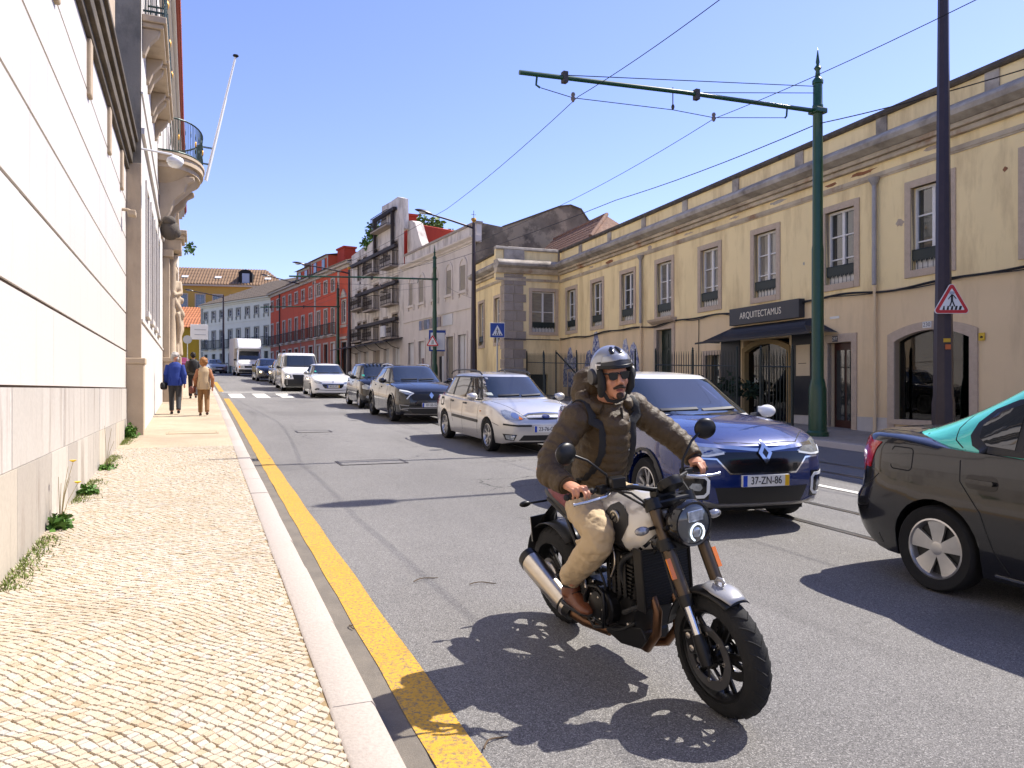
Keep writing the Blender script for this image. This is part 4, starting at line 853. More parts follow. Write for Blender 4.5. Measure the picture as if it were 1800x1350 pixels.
# party wall facing the camera with flaking render
PW = mat('mouldy_party_wall', (.24, .195, .14), .95, var=.9, vscale=.9, vcol=(.06, .052, .042), bump=.5, bscale=12, stain=(.33, .27, .19), sscale=.55, samt=.8, sstretch=(1, 1, 1), slo=.5, shi=.56)
pw = thing('party_wall', 'dark mould stained gable wall rising behind the yellow building', 'wall', (13.7, 37.9, 0))
MB().prism([(0, .5), (8.0, .5), (8.0, 10.8), (6.7, 10.85), (6.25, 11.45), (5.6, 11.62), (4.9, 11.48), (2.3, 10.4), (1.6, 10.12), (0, 10.3)], 0, .4, 'y').build('masonry', PW, pw)
MB().prism([(8.0, 10.8), (6.7, 10.85), (6.25, 11.45), (5.6, 11.62), (4.9, 11.48), (2.3, 10.4), (1.6, 10.12), (1.6, 10.2), (2.3, 10.48), (4.9, 11.56), (5.6, 11.70), (6.27, 11.53), (6.75, 10.93), (8.0, 10.88)], -.05, .45, 'y').build('coping', WEATH, pw)
# red gable behind and the trees
rg = root_for('red_gable_house', 'red rendered gable and chimney behind the pale parapet', (13.2, 59.5), -4.4)
RED = plaster('red_render', (.42, .055, .03), (.24, .03, .02), .4)
MB().prism([(-.8, 9), (-.8, 13.4), (1.4, 14.4), (2.6, 14.1), (8.5, 12.6), (8.5, 9)], 3, 3.4, 'y').build('gable', RED, rg)
b = MB(); b.box(-1.9, -.4, 2.6, 3.6, 10, 15.4).box(-2.0, -.3, 2.5, 3.7, 15.4, 15.6).build('chimney', RED, rg)
def tree(name, loc, r, n, size, label, m):
    t = thing(name, label, 'tree', loc); MB().tube([(0,0,0), (.1,0,r[2]*.5), (0,.1,r[2])], [.3, .2, .08], 8).build('trunk', mat('bark', (.12,.09,.06), .9), t)
    for k in range(5): a = k*1.3; MB().tube([(0,0,r[2]*.5), (r[0]*.6*math.cos(a), r[1]*.6*math.sin(a), r[2]*1.1)], [.12, .03], 6).build('limb', MATS['bark'], t)
    b = MB()
    for k in range(26):
        d = Vector((random.gauss(0,1), random.gauss(0,1), random.gauss(0,1))).normalized(); c_ = (d.x*r[0]*.75, d.y*r[1]*.75, r[2]*1.2+d.z*r[2]*.55); s_ = random.uniform(.25,.42)
        leaf_clump(b, c_, (r[0]*s_, r[1]*s_, r[2]*s_*.8), n//26, size, flat=0)
    b.build('crown', m, t); return t
LEAF2 = mat('fresh_tree_leaf', (.13, .20, .03), .6, var=.6, vscale=1.5, vcol=(.05, .10, .015))
tree('green_tree', (18.9, 63.5, 6.5), (3.2, 3.2, 5.0), 5200, .42, 'bright green tree behind the red gable', LEAF2)
tree('green_tree', (20.9, 61.5, 6.3), (2.7, 2.7, 4.6), 3400, .42, 'smaller green tree to the right behind the white parapet', LEAF2)
# ---- ruined facade
ru = root_for('ruined_facade', 'crumbling white facade braced with dark steel beams and rusty balconies', (12.793, 49.02), -5.5)
cols = [(1.15, 2.2), (3.3, 4.05), (5.2, 6.2), (8.0, 8.8), (9.4, 10.2)]
rops = []
for a, c in cols:
    for k, (e, f) in enumerate(((4.98, 6.55), (7.3, 9.0), (9.8, 11.4))):
        if (a, c) == cols[1]: e += .9; f -= .15
        rops.append((-c, -a, e, f))
facade(MB(), -11.9, 0, 1, 4.75, [(-c-.1, -a+.1, 1.2, 4.3) for a, c in [(.9, 2.1), (3.0, 4.0), (5, 6.4), (7.6, 8.6), (9.6, 10.8)]], depth=.3).build('ground_wall', GREYW, ru)
facade(MB(), -11.9, 0, 4.75, 12.0, rops, depth=.4).build('wall', GREYW2, ru)
MB().prism([(-11.9, 12.0), (0, 12.0), (-.05, 12.9), (-.12, 14.0), (-1.2, 14.33), (-2.6, 14.3), (-4.45, 14.36), (-4.55, 13.4), (-5.2, 12.5), (-7.5, 12.15), (-9, 12.2)], 0, .35, 'y').build('broken_gable', GREYW2, ru)
MB().prism([(-.3, 10.2), (-.3, 12.6), (.5, 12.45), (1.1, 12.2), (1.5, 11.6), (1.9, 11.0), (2.6, 10.2)], .36, .9, 'y').build('broken_return', GREYW2, ru)
for o in rops:
    w_ = MB().box(o[0], o[1], .3, .34, o[2], o[3]).build('blocked_window', STN, ru); s = MB(); s.box(o[0]-.12, o[0], -.03, .1, o[2], o[3]+.12).box(o[1], o[1]+.12, -.03, .1, o[2], o[3]+.12).box(o[0], o[1], -.03, .1, o[3], o[3]+.12).build('surround', STN, w_)
for a, c in [(.9, 2.1), (3.0, 4.0), (5, 6.4), (7.6, 8.6), (9.6, 10.8)]:
    d_ = MB().box(-c-.1, -a+.1, .2, .24, 1.2, 4.3).build('boarded_door', WP if a != 5 else STN, ru)
    for i in range(1, 3): x = -c-.1+(c-a+.2)*i/3; MB().box(x-.012, x+.012, .185, .199, 1.2, 4.3).build('board_joint', STN, d_)
STB = mat('rusty_black_steel', (.025, .02, .018), .7, var=.5, vscale=5, vcol=(.06, .035, .025))
for x0, x1, z in ((-11.4, -1.0, 11.05), (-10, -.9, 8.63), (-10, -.9, 6.18), (-5.7, -1.25, 13.55)): MB().box(x0, x1, -.3, -.06, z-.11, z+.11).build('steel_beam', STB, ru)
for x, z0, z1 in ((-1.75, 11.16, 13.5), (-5.5, 11.16, 13.5)): MB().box(x-.1, x+.1, -.28, -.08, z0, z1).build('steel_post', STB, ru)
def rail_balcony(root, x0, x1, z, h=.95, d=.6, m=None, slabm=None, fill=True):
    m = m or STB; s = MB().box(x0, x1, -d, 0, z-.1, z).build('balcony', slabm or STN, root); r = MB()
    for zz in (z+.06, z+h): r.tube([(x0+.03, 0, zz), (x0+.03, -d+.03, zz), (x1-.03, -d+.03, zz), (x1-.03, 0, zz)], .022, 5)
    n = max(4, int((x1-x0)/.16))
    for i in range(n+1): x = x0+.03+(x1-x0-.06)*i/n; r.tube([(x, -d+.03, z), (x, -d+.03, z+h)], .013, 4)
    for i in range(4): y = -d+.03+d*i/4; r.tube([(x0+.03, y, z), (x0+.03, y, z+h)], .013, 4); r.tube([(x1-.03, y, z), (x1-.03, y, z+h)], .013, 4)
    if fill:
        for i in range(n): x = x0+.03+(x1-x0-.06)*(i+.5)/n; r.tube([(x+.05*math.cos(t), -d+.02, z+h*.5+.2*math.sin(t)) for t in [q*math.pi/3 for q in range(6)]], .01, 4, closed=True)
    r.build('railing', m, s); return s
for x0, x1, z in ((-3.3, -1.0, 9.75), (-7.3, -5.0, 9.78), (-3.2, -.95, 7.2), (-7.2, -4.95, 7.18), (-11, -7.5, 7.55), (-3.1, -.9, 4.95), (-7.3, -5.1, 4.95), (-11.1, -7.6, 5.1), (-5.3, -1.8, 12.6)): rail_balcony(ru, x0, x1, z)
MB().add([(-13.8, -1.2, 4.62), (-.2, -1.2, 4.62), (-.2, 0, 4.92), (-13.8, 0, 4.92), (-13.8, -1.2, 4.57), (-.2, -1.2, 4.57), (-.2, 0, 4.87), (-13.8, 0, 4.87)], [(0,1,2,3), (7,6,5,4), (0,4,5,1), (1,5,6,2), (3,2,6,7), (0,3,7,4)]).build('canopy', STB, ru)
for x in (-1, -3.4, -5.8, -8.2, -10.6): MB().tube([(x, 0, 4.2), (x, -.5, 4.35), (x, -.9, 4.68)], .025, 5).build('canopy_bracket', STB, ru)
MB().box(-2.6, -1.7, -.75, -.63, 5.0, 5.75).build('air_conditioner', WP, ru, bevel=.02)
b = MB(); leaf_clump(b, (0,0,0), (.9,.5,.7), 260, .3, flat=0); o = b.build('roof_shrub', LEAF); o.parent = None; o.location = (12.35, 55.2, 12.9); tag(o, 'leafy shrub sprouting from the top of the ruined facade', 'shrub')
b = MB(); leaf_clump(b, (0,0,0), (.6,.4,.5), 160, .28, flat=0); o = b.build('roof_shrub', LEAF); o.location = (12.1, 56.9, 12.35); tag(o, 'lower shrub sprouting left of the ruined gable top', 'shrub')
# ---- red house
rh = root_for('red_house', 'long red house with white framed windows, iron balconies and dormers', (11.653, 60.86), -9)
REDW = plaster('red_wall', (.58, .105, .05), (.36, .07, .04), .4); REDG = plaster('dull_red_wall', (.44, .13, .08), (.28, .09, .06), .4)
CREAM = mat('cream_stone', (.50, .43, .34), .8, var=.4, vscale=3)
cx = [4.43, 6.35, 8.33, 10.65, 13.0, 15.2, 17.4, 19.55, 21.8, 24.1]
rops = []
for c in cx: rops += [(-c-.42, -c+.42, 9.75, 10.72), (-c-.42, -c+.42, 6.15, 8.3)]
rops += [(-2.15, -1.25, 6.9, 8.65)]
gops = [(-c-.5, -c+.5, 2.2, 5.35) for c in cx]+[(-2.3, -1.1, 2.2, 5.3)]
facade(MB(), -24.88, 0, 6.0, 11.2, rops, depth=.2).build('wall', REDW, rh); facade(MB(), -24.88, 0, 1.5, 6.0, gops, depth=.2).build('ground_wall', REDG, rh)
def simple_win(root, o, y, rows, sm, pane=PANE, sash=SASH, sur=.13):
    x0, x1, z0, z1 = o; w_ = MB().box(x0, x1, y+.03, y+.05, z0, z1).build('pane', pane, None); b = MB(); f = .06
    b.box(x0, x0+f, y, y+.04, z0, z1).box(x1-f, x1, y, y+.04, z0, z1).box(x0+f, x1-f, y, y+.04, z1-f, z1).box(x0+f, x1-f, y, y+.04, z0, z0+f).box((x0+x1)/2-f/2, (x0+x1)/2+f/2, y-.005, y+.035, z0+f, z1-f)
    for j in range(1, rows): b.box(x0+f, (x0+x1)/2-f/2, y+.005, y+.03, z0+(z1-z0)*j/rows-.02, z0+(z1-z0)*j/rows+.02).box((x0+x1)/2+f/2, x1-f, y+.005, y+.03, z0+(z1-z0)*j/rows-.02, z0+(z1-z0)*j/rows+.02)
    wn = b.build('window', sash, root); w_.parent = wn
    if sur: s = MB(); s.box(x0-sur, x0, -.05, .08, z0-sur, z1+sur).box(x1, x1+sur, -.05, .08, z0-sur, z1+sur).box(x0, x1, -.05, .08, z1, z1+sur).box(x0, x1, -.06, .08, z0-sur, z0).build('surround', sm, wn)
    return wn
for o in rops: simple_win(rh, o, .1, 2 if o[3] > 9 else 3, CREAM)
for o in gops:
    d_ = MB().box(o[0], o[1], .12, .15, o[2], o[3]).build('door', BLACKM if random.random() < .6 else WP, rh); s = MB(); s.box(o[0]-.14, o[0], -.05, .08, o[2], o[3]+.14).box(o[1], o[1]+.14, -.05, .08, o[2], o[3]+.14).box(o[0], o[1], -.05, .08, o[3], o[3]+.14).build('surround', CREAM, d_)
for c in cx: rail_balcony(rh, -c-.62, -c+.62, 6.08, .95, .35, GIRON, CREAM, False)
for x0, x1, z0, z1, y in ((-24.88, 0, 11.2, 11.45, -.15), (-24.88, 0, 11.45, 11.62, -.4), (-24.88, -3.3, 5.9, 6.02, -.08)): MB().box(x0, x1, y, .1, z0, z1).build('cornice', CREAM, rh)
for t in (.2, 3.0, 9.3): MB().box(-t-.17, -t+.17, -.07, .01, 2, 11.2).build('pilaster', CREAM, rh)
MB().tube([(-21, -.1, 2.3), (-21, -.1, 11.2)], .06, 6).build('downpipe', GIRON, rh)
MB().box(-2.5, -.9, -.12, .0, 5.55, 5.75).build('portal_lintel', CREAM, rh); MB().box(-2.4, -1.0, -.09, .0, 6.5, 6.7).build('portal_sill', CREAM, rh)
s = MB(); s.prism([(-2.4, 8.9), (-1.0, 8.9), (-1.3, 9.25), (-1.7, 9.6), (-2.1, 9.25)], -.12, 0, 'y').build('portal_trim', CREAM, rh)
ROOFD = mat('mossy_roof_tiles', (.13, .10, .075), .9, var=.6, vscale=2, vcol=(.08, .065, .05), bump=.3, stain=(.20, .15, .10), sscale=3, samt=.5, sstretch=(1, 1, 1))
tile_roof(rh, -24.88, 0, -.45, 11.62, 5, 13.4, 0, 0, .34, 'roof', ROOFD, .7)
def dormer(root, x0, x1, z0, z1, y):
    d_ = MB().box(x0, x1, y, y+2.5, z0, z1).build('dormer', REDW, root); MB().box(x0-.02, x0+.16, y-.05, y, z0, z1).box(x1-.16, x1+.02, y-.05, y, z0, z1).box(x0+.16, x1-.16, y-.05, y, z0, z0+.15).box(x0+.16, x1-.16, y-.05, y, z1-.2, z1).build('dormer_frame', CREAM, d_)
    n = int((x1-x0)/2); 
    for i in range(max(1, n)): a = x0+(x1-x0)*(i+.5)/max(1, n); MB().box(a-.4, a+.4, y-.06, y-.02, z0+.2, z1-.25).build('dormer_window', PANE, d_)
    MB().add([(x0-.25, y-.3, z1), (x1+.25, y-.3, z1), (x1+.25, y+3, z1+.55), (x0-.25, y+3, z1+.55)], [(0,1,2,3)]).build('dormer_roof', TILE, d_)
dormer(rh, -17.1, -13.0, 11.95, 13.0, .6); dormer(rh, -12.4, -7.6, 12.0, 13.3, .6)
b = MB(); b.box(-6.9, -5.1, 1.2, 2.2, 11.9, 13.6).box(-7.0, -5.0, 1.1, 2.3, 13.6, 13.75).build('chimney', RED, rh)
b = MB(); b.box(2.9, 4.2, 1.4, 2.3, 12.0, 14.0).box(2.8, 4.3, 1.3, 2.4, 14.0, 14.15).build('chimney', RED, rh)
MB().box(-24.8, -.05, .3, 9, 1.5, 11.6).build('body', REDW, rh)
# ---- pale green house
gh = root_for('pale_green_house', 'long pale green house with two rows of grey framed windows under a mossy roof', (7.76, 85.43), -26)
PG = plaster('pale_green_plaster', (.78, .76, .60), (.60, .58, .45), .3); GST = mat('greenish_stone', (.36, .36, .28), .8, var=.4, vscale=3)
cx = [.84, 2.8, 4.7, 6.65, 8.45, 10.4, 12.25, 14.1]
gops = []
for c in cx: gops += [(-c-.4, -c+.4, 9.78, 10.55), (-c-.4, -c+.4, 6.25, 8.25)]
dops = [(-c-.42, -c+.42, 2.8, 5.6) for c in cx]
facade(MB(), -15.2, 0, 2.4, 11.1, gops+dops, depth=.2).build('wall', PG, gh)
for o in gops: 
    wn = simple_win(gh, o, .1, 2 if o[3] > 9 else 3, GST)
    if o[2] > 9: MB().box(o[0]-.12, o[0]+.03, -.1, -.01, o[2]-.5, o[2]-.14).box(o[1]-.03, o[1]+.12, -.1, -.01, o[2]-.5, o[2]-.14).build('sill_bracket', GST, wn)
for o in dops: d_ = MB().box(o[0], o[1], .12, .15, o[2], o[3]).build('door', mat('dark_bottle_green', (.02, .035, .03), .5), gh); MB().box(o[0]-.12, o[0], -.04, .08, o[2], o[3]+.12).box(o[1], o[1]+.12, -.04, .08, o[2], o[3]+.12).box(o[0], o[1], -.04, .08, o[3], o[3]+.12).build('surround', PG, d_)
for c in cx: rail_balcony(gh, -c-.6, -c+.6, 6.2, .95, .4, GIRON, GST, False)
for x0, x1, z0, z1, y in ((-15.3, .1, 11.1, 11.3, -.12), (-15.35, .1, 11.3, 11.45, -.35), (-15.2, 0, 5.95, 6.05, -.05), (-15.2, 0, 9.0, 9.06, -.04)): MB().box(x0, x1, y, .1, z0, z1).build('cornice', PG, gh)
MB().box(-15.35, -14.85, -.04, .0, 2.5, 11.1).build('quoin', GST, gh)
tile_roof(gh, -15.4, 2, -.4, 11.45, 6.5, 14.6, 5.0, 0, .36, 'roof', ROOFD, .8)
MB().box(-15.1, -.05, .3, 9, 2.4, 11.4).build('body', PG, gh)
b = MB(); b.box(-2.2, -.2, 5.6, 6.4, 13.6, 15.6).box(-2.4, 0, 5.5, 6.5, 15.6, 15.8).build('chimney', mat('old_brick', (.26, .17, .13), .9, var=.5, vscale=4), gh)
# ---- far ochre houses closing the street
OCH = plaster('ochre_plaster', (.46, .29, .07), (.33, .21, .06), .3); OCH2 = plaster('mustard_plaster', (.45, .29, .03), (.33, .22, .03), .3)
fh = root_for('ochre_house', 'large ochre house with brown tiled roof and black dormer far behind', (13, 116), -79)
wops = [(-k*2.35-3.3, -k*2.35-2.1, 12.9, 15.0) for k in range(6)]
facade(MB(), -17, 0, 3, 16.2, wops, depth=.15).build('wall', OCH, fh)
BLUEW = mat('blue_grey_sash', (.30, .34, .42), .5)
for o in wops: simple_win(fh, o, .08, 3, CREAM, sash=BLUEW)
MB().box(-17, 0, -.4, .1, 16.2, 16.5).build('cornice', CREAM, fh)
tile_roof(fh, -17, 0, -.5, 16.5, 4, 19.4, 0, 3.5, .4, 'roof', mat('far_brown_tiles', (.24, .145, .08), .9, var=.6, vscale=1.5, vcol=(.14, .09, .055), bump=.3), .9)  # plain brown tile colour with darker mottling
d_ = MB().box(-6.9, -5.0, .0, 2.6, 16.6, 18.3).build('dormer', BLACKM, fh); MB().prism([(-6.9, 18.3), (-5.0, 18.3), (-5.3, 18.65), (-5.95, 18.8), (-6.6, 18.65)], 0, 2.6, 'y').build('dormer_top', BLACKM, d_); MB().box(-6.4, -5.4, -.06, -.01, 16.8, 18.2).build('dormer_window', BLUEW, d_)
for x in (-14.8, -10.3, -3.4): MB().add([(x, .9, 17.55), (x+.9, .9, 17.55), (x+.9, 1.4, 17.88), (x, 1.4, 17.88)], [(0,1,2,3)]).build('skylight', WP, fh)
MB().box(-17, 0, .2, 8, 3, 16.4).build('body', OCH, fh)
mh = root_for('mustard_house', 'small mustard yellow house with orange tiled roof at the street bend', (4.2, 106), -82)
facade(MB(), -8, 0, 2.5, 9.4, [(-3.2, -2.2, 6.2, 7.6)], depth=.15).build('wall', OCH2, mh); simple_win(mh, (-3.2, -2.2, 6.2, 7.6), .08, 2, CREAM)
MB().box(-8, 0, .2, 5, 2.5, 9.4).build('body', OCH2, mh)
ORT = mat('orange_roof_tiles', (.40, .15, .06), .85, var=.5, vscale=2, vcol=(.28, .10, .05), bump=.3)
tile_roof(mh, -8.2, .2, -.4, 9.4, 3, 10.9, 0, 3, .36, 'roof', ORT, .8)
m2 = root_for('orange_roofed_house', 'house with upper orange roof between the mustard and ochre houses', (7, 111), -80)
MB().box(-10, 0, 0, 6, 3, 11.0).build('wall', OCH2, m2); tile_roof(m2, -10.2, .2, -.4, 11.0, 4.5, 13.0, 0, 3, .36, 'roof', ORT, .8)
MB().box(-5.2, -4.2, -.5, -.02, 9.9, 10.6).build('air_conditioner', WP, m2)
# ------------------------------------------------------------------ street furniture: tram poles, lamps, wires, signs
GPOLE = mat('green_gloss_paint', (.010, .055, .022), .32, spec=.6, var=.35, vscale=5, vcol=(.02, .08, .04), stain=(.10, .12, .09), sscale=7, samt=.6, slo=.66, shi=.72)
BPOLE = mat('maroon_black_paint', (.028, .016, .018), .4, spec=.5, var=.4, vscale=6, vcol=(.05, .03, .03))
WIRE = mat('tram_wire', (.02, .018, .02), .5, .5); CERAM = mat('insulator', (.16, .12, .10), .3)
def tram_pole(x, y, H, armlen, armz, label, detail=True, drop=.28):
    t = thing('tram_pole', label, 'pole', (x, y, G(y)))
    b = MB(); b.lathe([(0,-.1),(.24,-.1),(.24,.08),(.20,.12),(.19,1.05),(.16,1.2),(.132,1.3),(.128,4.2),(.115,4.3),(.108,H-1.5),(.104,H-.8),(.118,H-.78),(.118,H-.72),(.104,H-.7),(.10,H-.25),(.12,H-.23),(.12,H-.16),(.06,H-.08),(0,H-.06)], 16); b.build('shaft', GPOLE, t, smooth=40)
    MB().lathe([(.06,H-.08),(.045,H+.06),(.085,H+.12),(.03,H+.2),(.045,H+.25),(.012,H+.5),(0,H+.58)], 10).build('finial', GPOLE, t, smooth=50)
    z1 = armz; z0 = armz-drop
    MB().tube([(-.05,0,z1),(-armlen*.5,0,(z0+z1)/2+.03),(-armlen,0,z0)], [.05,.045,.045], 10).build('arm', GPOLE, t, smooth=60)
    s = MB(); s.box(-.16,.16,-.14,.14,z1-.06,z1+.06); s.build('collar', GPOLE, t, bevel=.02)
    az = lambda f: z1+(z0-z1)*f
    for f, zp in ((.87, H-.3), (.45, H-.45)): MB().tube([(-.1,0,zp),(-armlen*f,0,az(f)+.06)], .009, 5).build('stay', WIRE, t); MB().box(-armlen*f-.05,-armlen*f+.05,-.06,.06,az(f)-.09,az(f)+.12).build('stay_clamp', IRON, t)
    if detail:
        for f in (.95, .12): MB().tube([(-armlen*f,0,az(f)),(-armlen*f-.02,0,az(f)-.2),(-armlen*f+.06*(1 if f > .5 else -1),0,az(f)-.24)], .022, 6).build('hook', GPOLE, t)
        MB().tube([(-armlen*.53,0,az(.53)+.1),(-armlen*.53,0,az(.53)-.28)], .012, 5).sphere((-armlen*.53,0,az(.53)-.3), (.035,.035,.06), 8, 6).build('dropper', IRON, t)
        pts = [(-armlen*.94,0,az(.95)-.24),(-armlen*.845,0,az(.845)-.36),(-armlen*.53,0,az(.53)-.36),(-armlen*.39,0,az(.39)-.42),(-armlen*.13,0,az(.12)-.24)]
        MB().tube(pts, .008, 5).build('span_wire', WIRE, t)
        for p in (pts[1], pts[3]): MB().lathe([(0,.1),(.03,.1),(.045,.06),(.03,.02),(.05,-.02),(.02,-.08),(0,-.08)], 8, p).build('wire_holder', CERAM, t, smooth=50)
    return t
tram_pole(13.0, 13.3, 8.15, 7.3, 7.3, 'tall green tram pole with a spiked top, its long arm over the street')
tram_pole(12.75, 42.0, 7.5, 8.0, 6.1, 'green tram pole holding triangular signs before the arched building')
tram_pole(10.95, 63.0, 7.2, 6.0, 5.6, 'dark green tram pole beside the red house corner', False)
def lamp(x, y, H, label, head=(-2.6, .0, .75), m=None, crown=True, r0=.15):
    m = m or BPOLE; t = thing('street_lamp', label, 'street lamp', (x, y, G(y)))
    MB().lathe([(0,-.1),(r0*1.25,-.1),(r0*1.25,.9),(r0*1.1,1.05),(r0*1.0,2.6),(r0*.9,2.65),(r0*.5,H),(0,H+.05)], 8).build('shaft', m, t, smooth=30)
    hx, hy, hz = head; MB().tube([(0,0,H-.25),(hx*.5,hy*.5,H-.25+hz*.55),(hx,hy,H-.25+hz)], [.055,.05,.04], 8).build('arm', m, t, smooth=60)
    d = Vector(head).normalized(); c = Vector((hx,hy,H-.25+hz)); b = MB()
    n = 8; rings = []
    for k in range(n+1):
        f = k/n; w_ = .19*math.sin(math.pi*min(1, .12+.88*f))**.6+.02; p = c+d*(f*.85-.05); side = Vector((-d.y, d.x, 0)).normalized(); upv = side.cross(d); upv = upv if upv.z > 0 else -upv
        rings.append([p+side*w_*math.cos(a)+upv*(.10*w_/.2*max(0, math.sin(a))+.03*min(0, math.sin(a))) for a in [2*math.pi*j/12 for j in range(12)]])
    b.rings(rings); hd = b.build('lamp_head', m, t, smooth=50)
    q = c+d*.4; MB().sphere((q.x, q.y, q.z-.03), (.2, .12, .09), 12, 8).build('lens', mat('lamp_glass', (.5,.5,.46), .15), hd, smooth=60)
    if crown:
        b = MB(); b.lathe([(0,0),(.05,0),(.14,.12),(.12,.2),(.0,.2)], 8, (0,0,H+.04)); ct = b.build('gilt_boat', GOLD, t); MB().tube([(0,0,H+.2),(0,0,H+.62)], .014, 5).tube([(-.12,0,H+.42),(.12,0,H+.42)], .012, 5).build('mast_ornament', IRON, ct)
    return t
lamp(12.87, 10.07, 10.2, 'nearest maroon black lamp column carrying the red triangular crossing sign', (-2.4, -.1, .6), r0=.155)
lamp(12.95, 36.0, 8.4, 'maroon lamp column with gilt boat ornament between yellow wing and arched building', (-2.3, -.2, .45), r0=.16)
lamp(11.0, 58.4, 8.1, 'dark lamp column before the ruined facade with a head over the road', (-3.4, -.2, .45), r0=.15)
lamp(9.6, 74.5, 8.6, 'lamp column standing before the middle of the red house', (-3.0, -.3, .6), r0=.15, crown=False)
lamp(3.1, 87.0, 8.2, 'lamp column standing before the pale green house', (-3.0, -.3, .5), r0=.14, crown=False)
def wire(label, pts, r=.007):
    P = [Vector(p) for p in pts]; out = []
    for i in range(len(P)-1):
        for k in range(8): f = k/8; q = P[i].lerp(P[i+1], f); q.z -= .12*4*f*(1-f)*min(1, (P[i+1]-P[i]).length/12); out.append(q)
    out.append(P[-1]); tag(MB().tube(out, r, 5).build('overhead_wire', WIRE), label, 'wire')
wire('tram contact wire over the nearer track running up the street', [(6.9, -8, 6.45), (6.92, 8.9, 7.03), (6.94, 13.3, 7.19), (6.9, 21.5, 6.78), (5.6, 41.9, 7.2), (4.6, 62, 7.6)])
wire('tram contact wire over the farther track, held near the arm middle', [(10.2, -8, 6.5), (10.17, 7.45, 6.97), (10.16, 13.3, 7.2), (10.1, 20.6, 6.95), (9.4, 42, 7.5), (8, 62, 7.8)])
wire('feeder cable tied to the green pole and passing the yellow parapet', [(13.1, -6, 5.7), (13.05, 8.66, 6.93), (13.0, 13.3, 7.47), (12.95, 22.1, 7.75), (12.8, 42, 8.6)], .012)
wire('thin service wire crossing from the far lamp to the arched building', [(12.95, 36, 6.0), (13.4, 42, 7.4), (12.9, 49, 8.9)], .008)
wire('thin wire strung across before the ruined facade', [(12.75, 42, 7.4), (11.5, 52, 8.2), (10.6, 62, 8.6)], .008)
# signs
SRED = mat('sign_red', (.50, .012, .015), .35); SWHT = mat('sign_white', (.72, .72, .70), .4); SBLK = mat('sign_black', (.012, .012, .012), .5); SBLU = mat('sign_blue', (.008, .045, .26), .35); SGREY = mat('sign_back', (.42, .43, .43), .4, .4)
def rtri(s, rr, n=5):
    pts = []; 
    for k in range(3):
        a = R(90+120*k); cx, cz = (s/math.sqrt(3)-2*rr)*math.cos(a), (s/math.sqrt(3)-2*rr)*math.sin(a)
        for i in range(n+1): t = a-R(60)+R(120)*i/n; pts.append((cx+rr*math.cos(t), cz+rr*math.sin(t)))
    return pts
def ped_figure(parent, s, y, m, head=True):
    b = MB()
    def limb(p, q, w_): 
        p, q = Vector(p)*s, Vector(q)*s; d = (q-p).normalized(); n = Vector((-d.y, d.x))*w_*s/2; b.prism([tuple(p+n), tuple(q+n), tuple(q-n), tuple(p-n)], y-.001-.0005*len(b.f), y-.0002-.0005*len(b.f), 'y')
    limb((0,.02),(0,.27),.085); limb((.0,.05),(-.09,-.2),.05); limb((.0,.05),(.10,-.2),.05); limb((-.02,.25),(-.15,.08),.035); limb((.02,.25),(.15,.10),.035)
    o = b.build('figure', m, parent)
    if head: MB().prism([(.05*s*math.cos(t), .34*s+.05*s*math.sin(t)) for t in [k*math.pi/5 for k in range(10)]], y-.001, y, 'y').build('figure_head', m, parent)
    return o
def tri_sign(x, y, z, rz, s, label, kind):
    t = thing('warning_sign', label, 'sign', (x, y, z), rz); MB().prism(rtri(s+.03, .055), .001, .02, 'y').build('plate', SWHT, t)
    MB().prism(rtri(s, .05), -.003, .0005, 'y').build('red_border', SRED, t); MB().prism(rtri(s*.70, .012), -.006, -.0032, 'y').build('white_field', SWHT, t)
    MB().tube([(-.12,.05,0),(.12,.05,0)], .02, 6).build('bracket', SGREY, t)
    if kind == 'crossing':
        ped_figure(t, s*.72, -.0065, SBLK, False).location = (0, 0, .035*s)
        for i in range(5): xx = (-.22+i*.11)*s; MB().prism([(xx-.04*s, -.20*s), (xx+.025*s, -.20*s), (xx+.038*s+.01*s*(2-i)*-1, -.09*s), (xx-.01*s, -.09*s)], -.0078, -.0062, 'y').build('stripe', SBLK, t)
        MB().box(-.07*s, .07*s, -.009, -.0065, .235*s, .31*s).build('sticker', mat('grey_sticker', (.35,.37,.42), .5), t)
    else:
        for xx in (-.05, .04): MB().prism([((xx-.02)*s, -.16*s), ((xx+.03)*s, -.16*s), ((xx+.05)*s, .16*s), ((xx+.01)*s, .16*s)], -.0075, -.0062, 'y').build('mark', SBLK, t)
    return t
tri_sign(12.82, 9.86, 3.08, R(-24), .66, 'red bordered triangular crossing sign with headless walker on the nearest lamp column', 'crossing')
tri_sign(12.55, 41.75, 4.15, R(-28), .75, 'weathered triangular warning sign on the second green pole', 'narrow')
sq = thing('blue_sign', 'square blue sign behind the triangular sign on the second green pole', 'sign', (12.9, 41.9, 4.25), R(-10)); MB().box(-.5,.5,0,.02,-.6,.6).build('plate', SBLU, sq, bevel=.01); MB().box(-.4,.4,-.004,-.0005,-.52,.45).build('white_panel', SWHT, sq)
cs = thing('crossing_sign', 'blue square pedestrian crossing sign on a thin post by the yellow wing', 'sign', (12.55, 31.8, G(31.8)), R(-14))
MB().tube([(0,0,0),(0,0,3.2)], .035, 8).build('post', SGREY, cs, smooth=60); MB().box(-.33,.33,-.06,-.04,2.62,3.28).build('plate', SWHT, cs, bevel=.02); MB().box(-.315,.315,-.064,-.0605,2.635,3.265).build('blue_field', SBLU, cs)
MB().prism([(-.24,2.72),(.24,2.72),(0,3.18)], -.068, -.0645, 'y').build('white_triangle', SWHT, cs); f = ped_figure(cs, .42, -.0685, SBLK); f.location = (0,0,2.88)
for o in [c for c in cs.children if c.name.startswith('figure_head')]: o.location = (0,0,2.88)
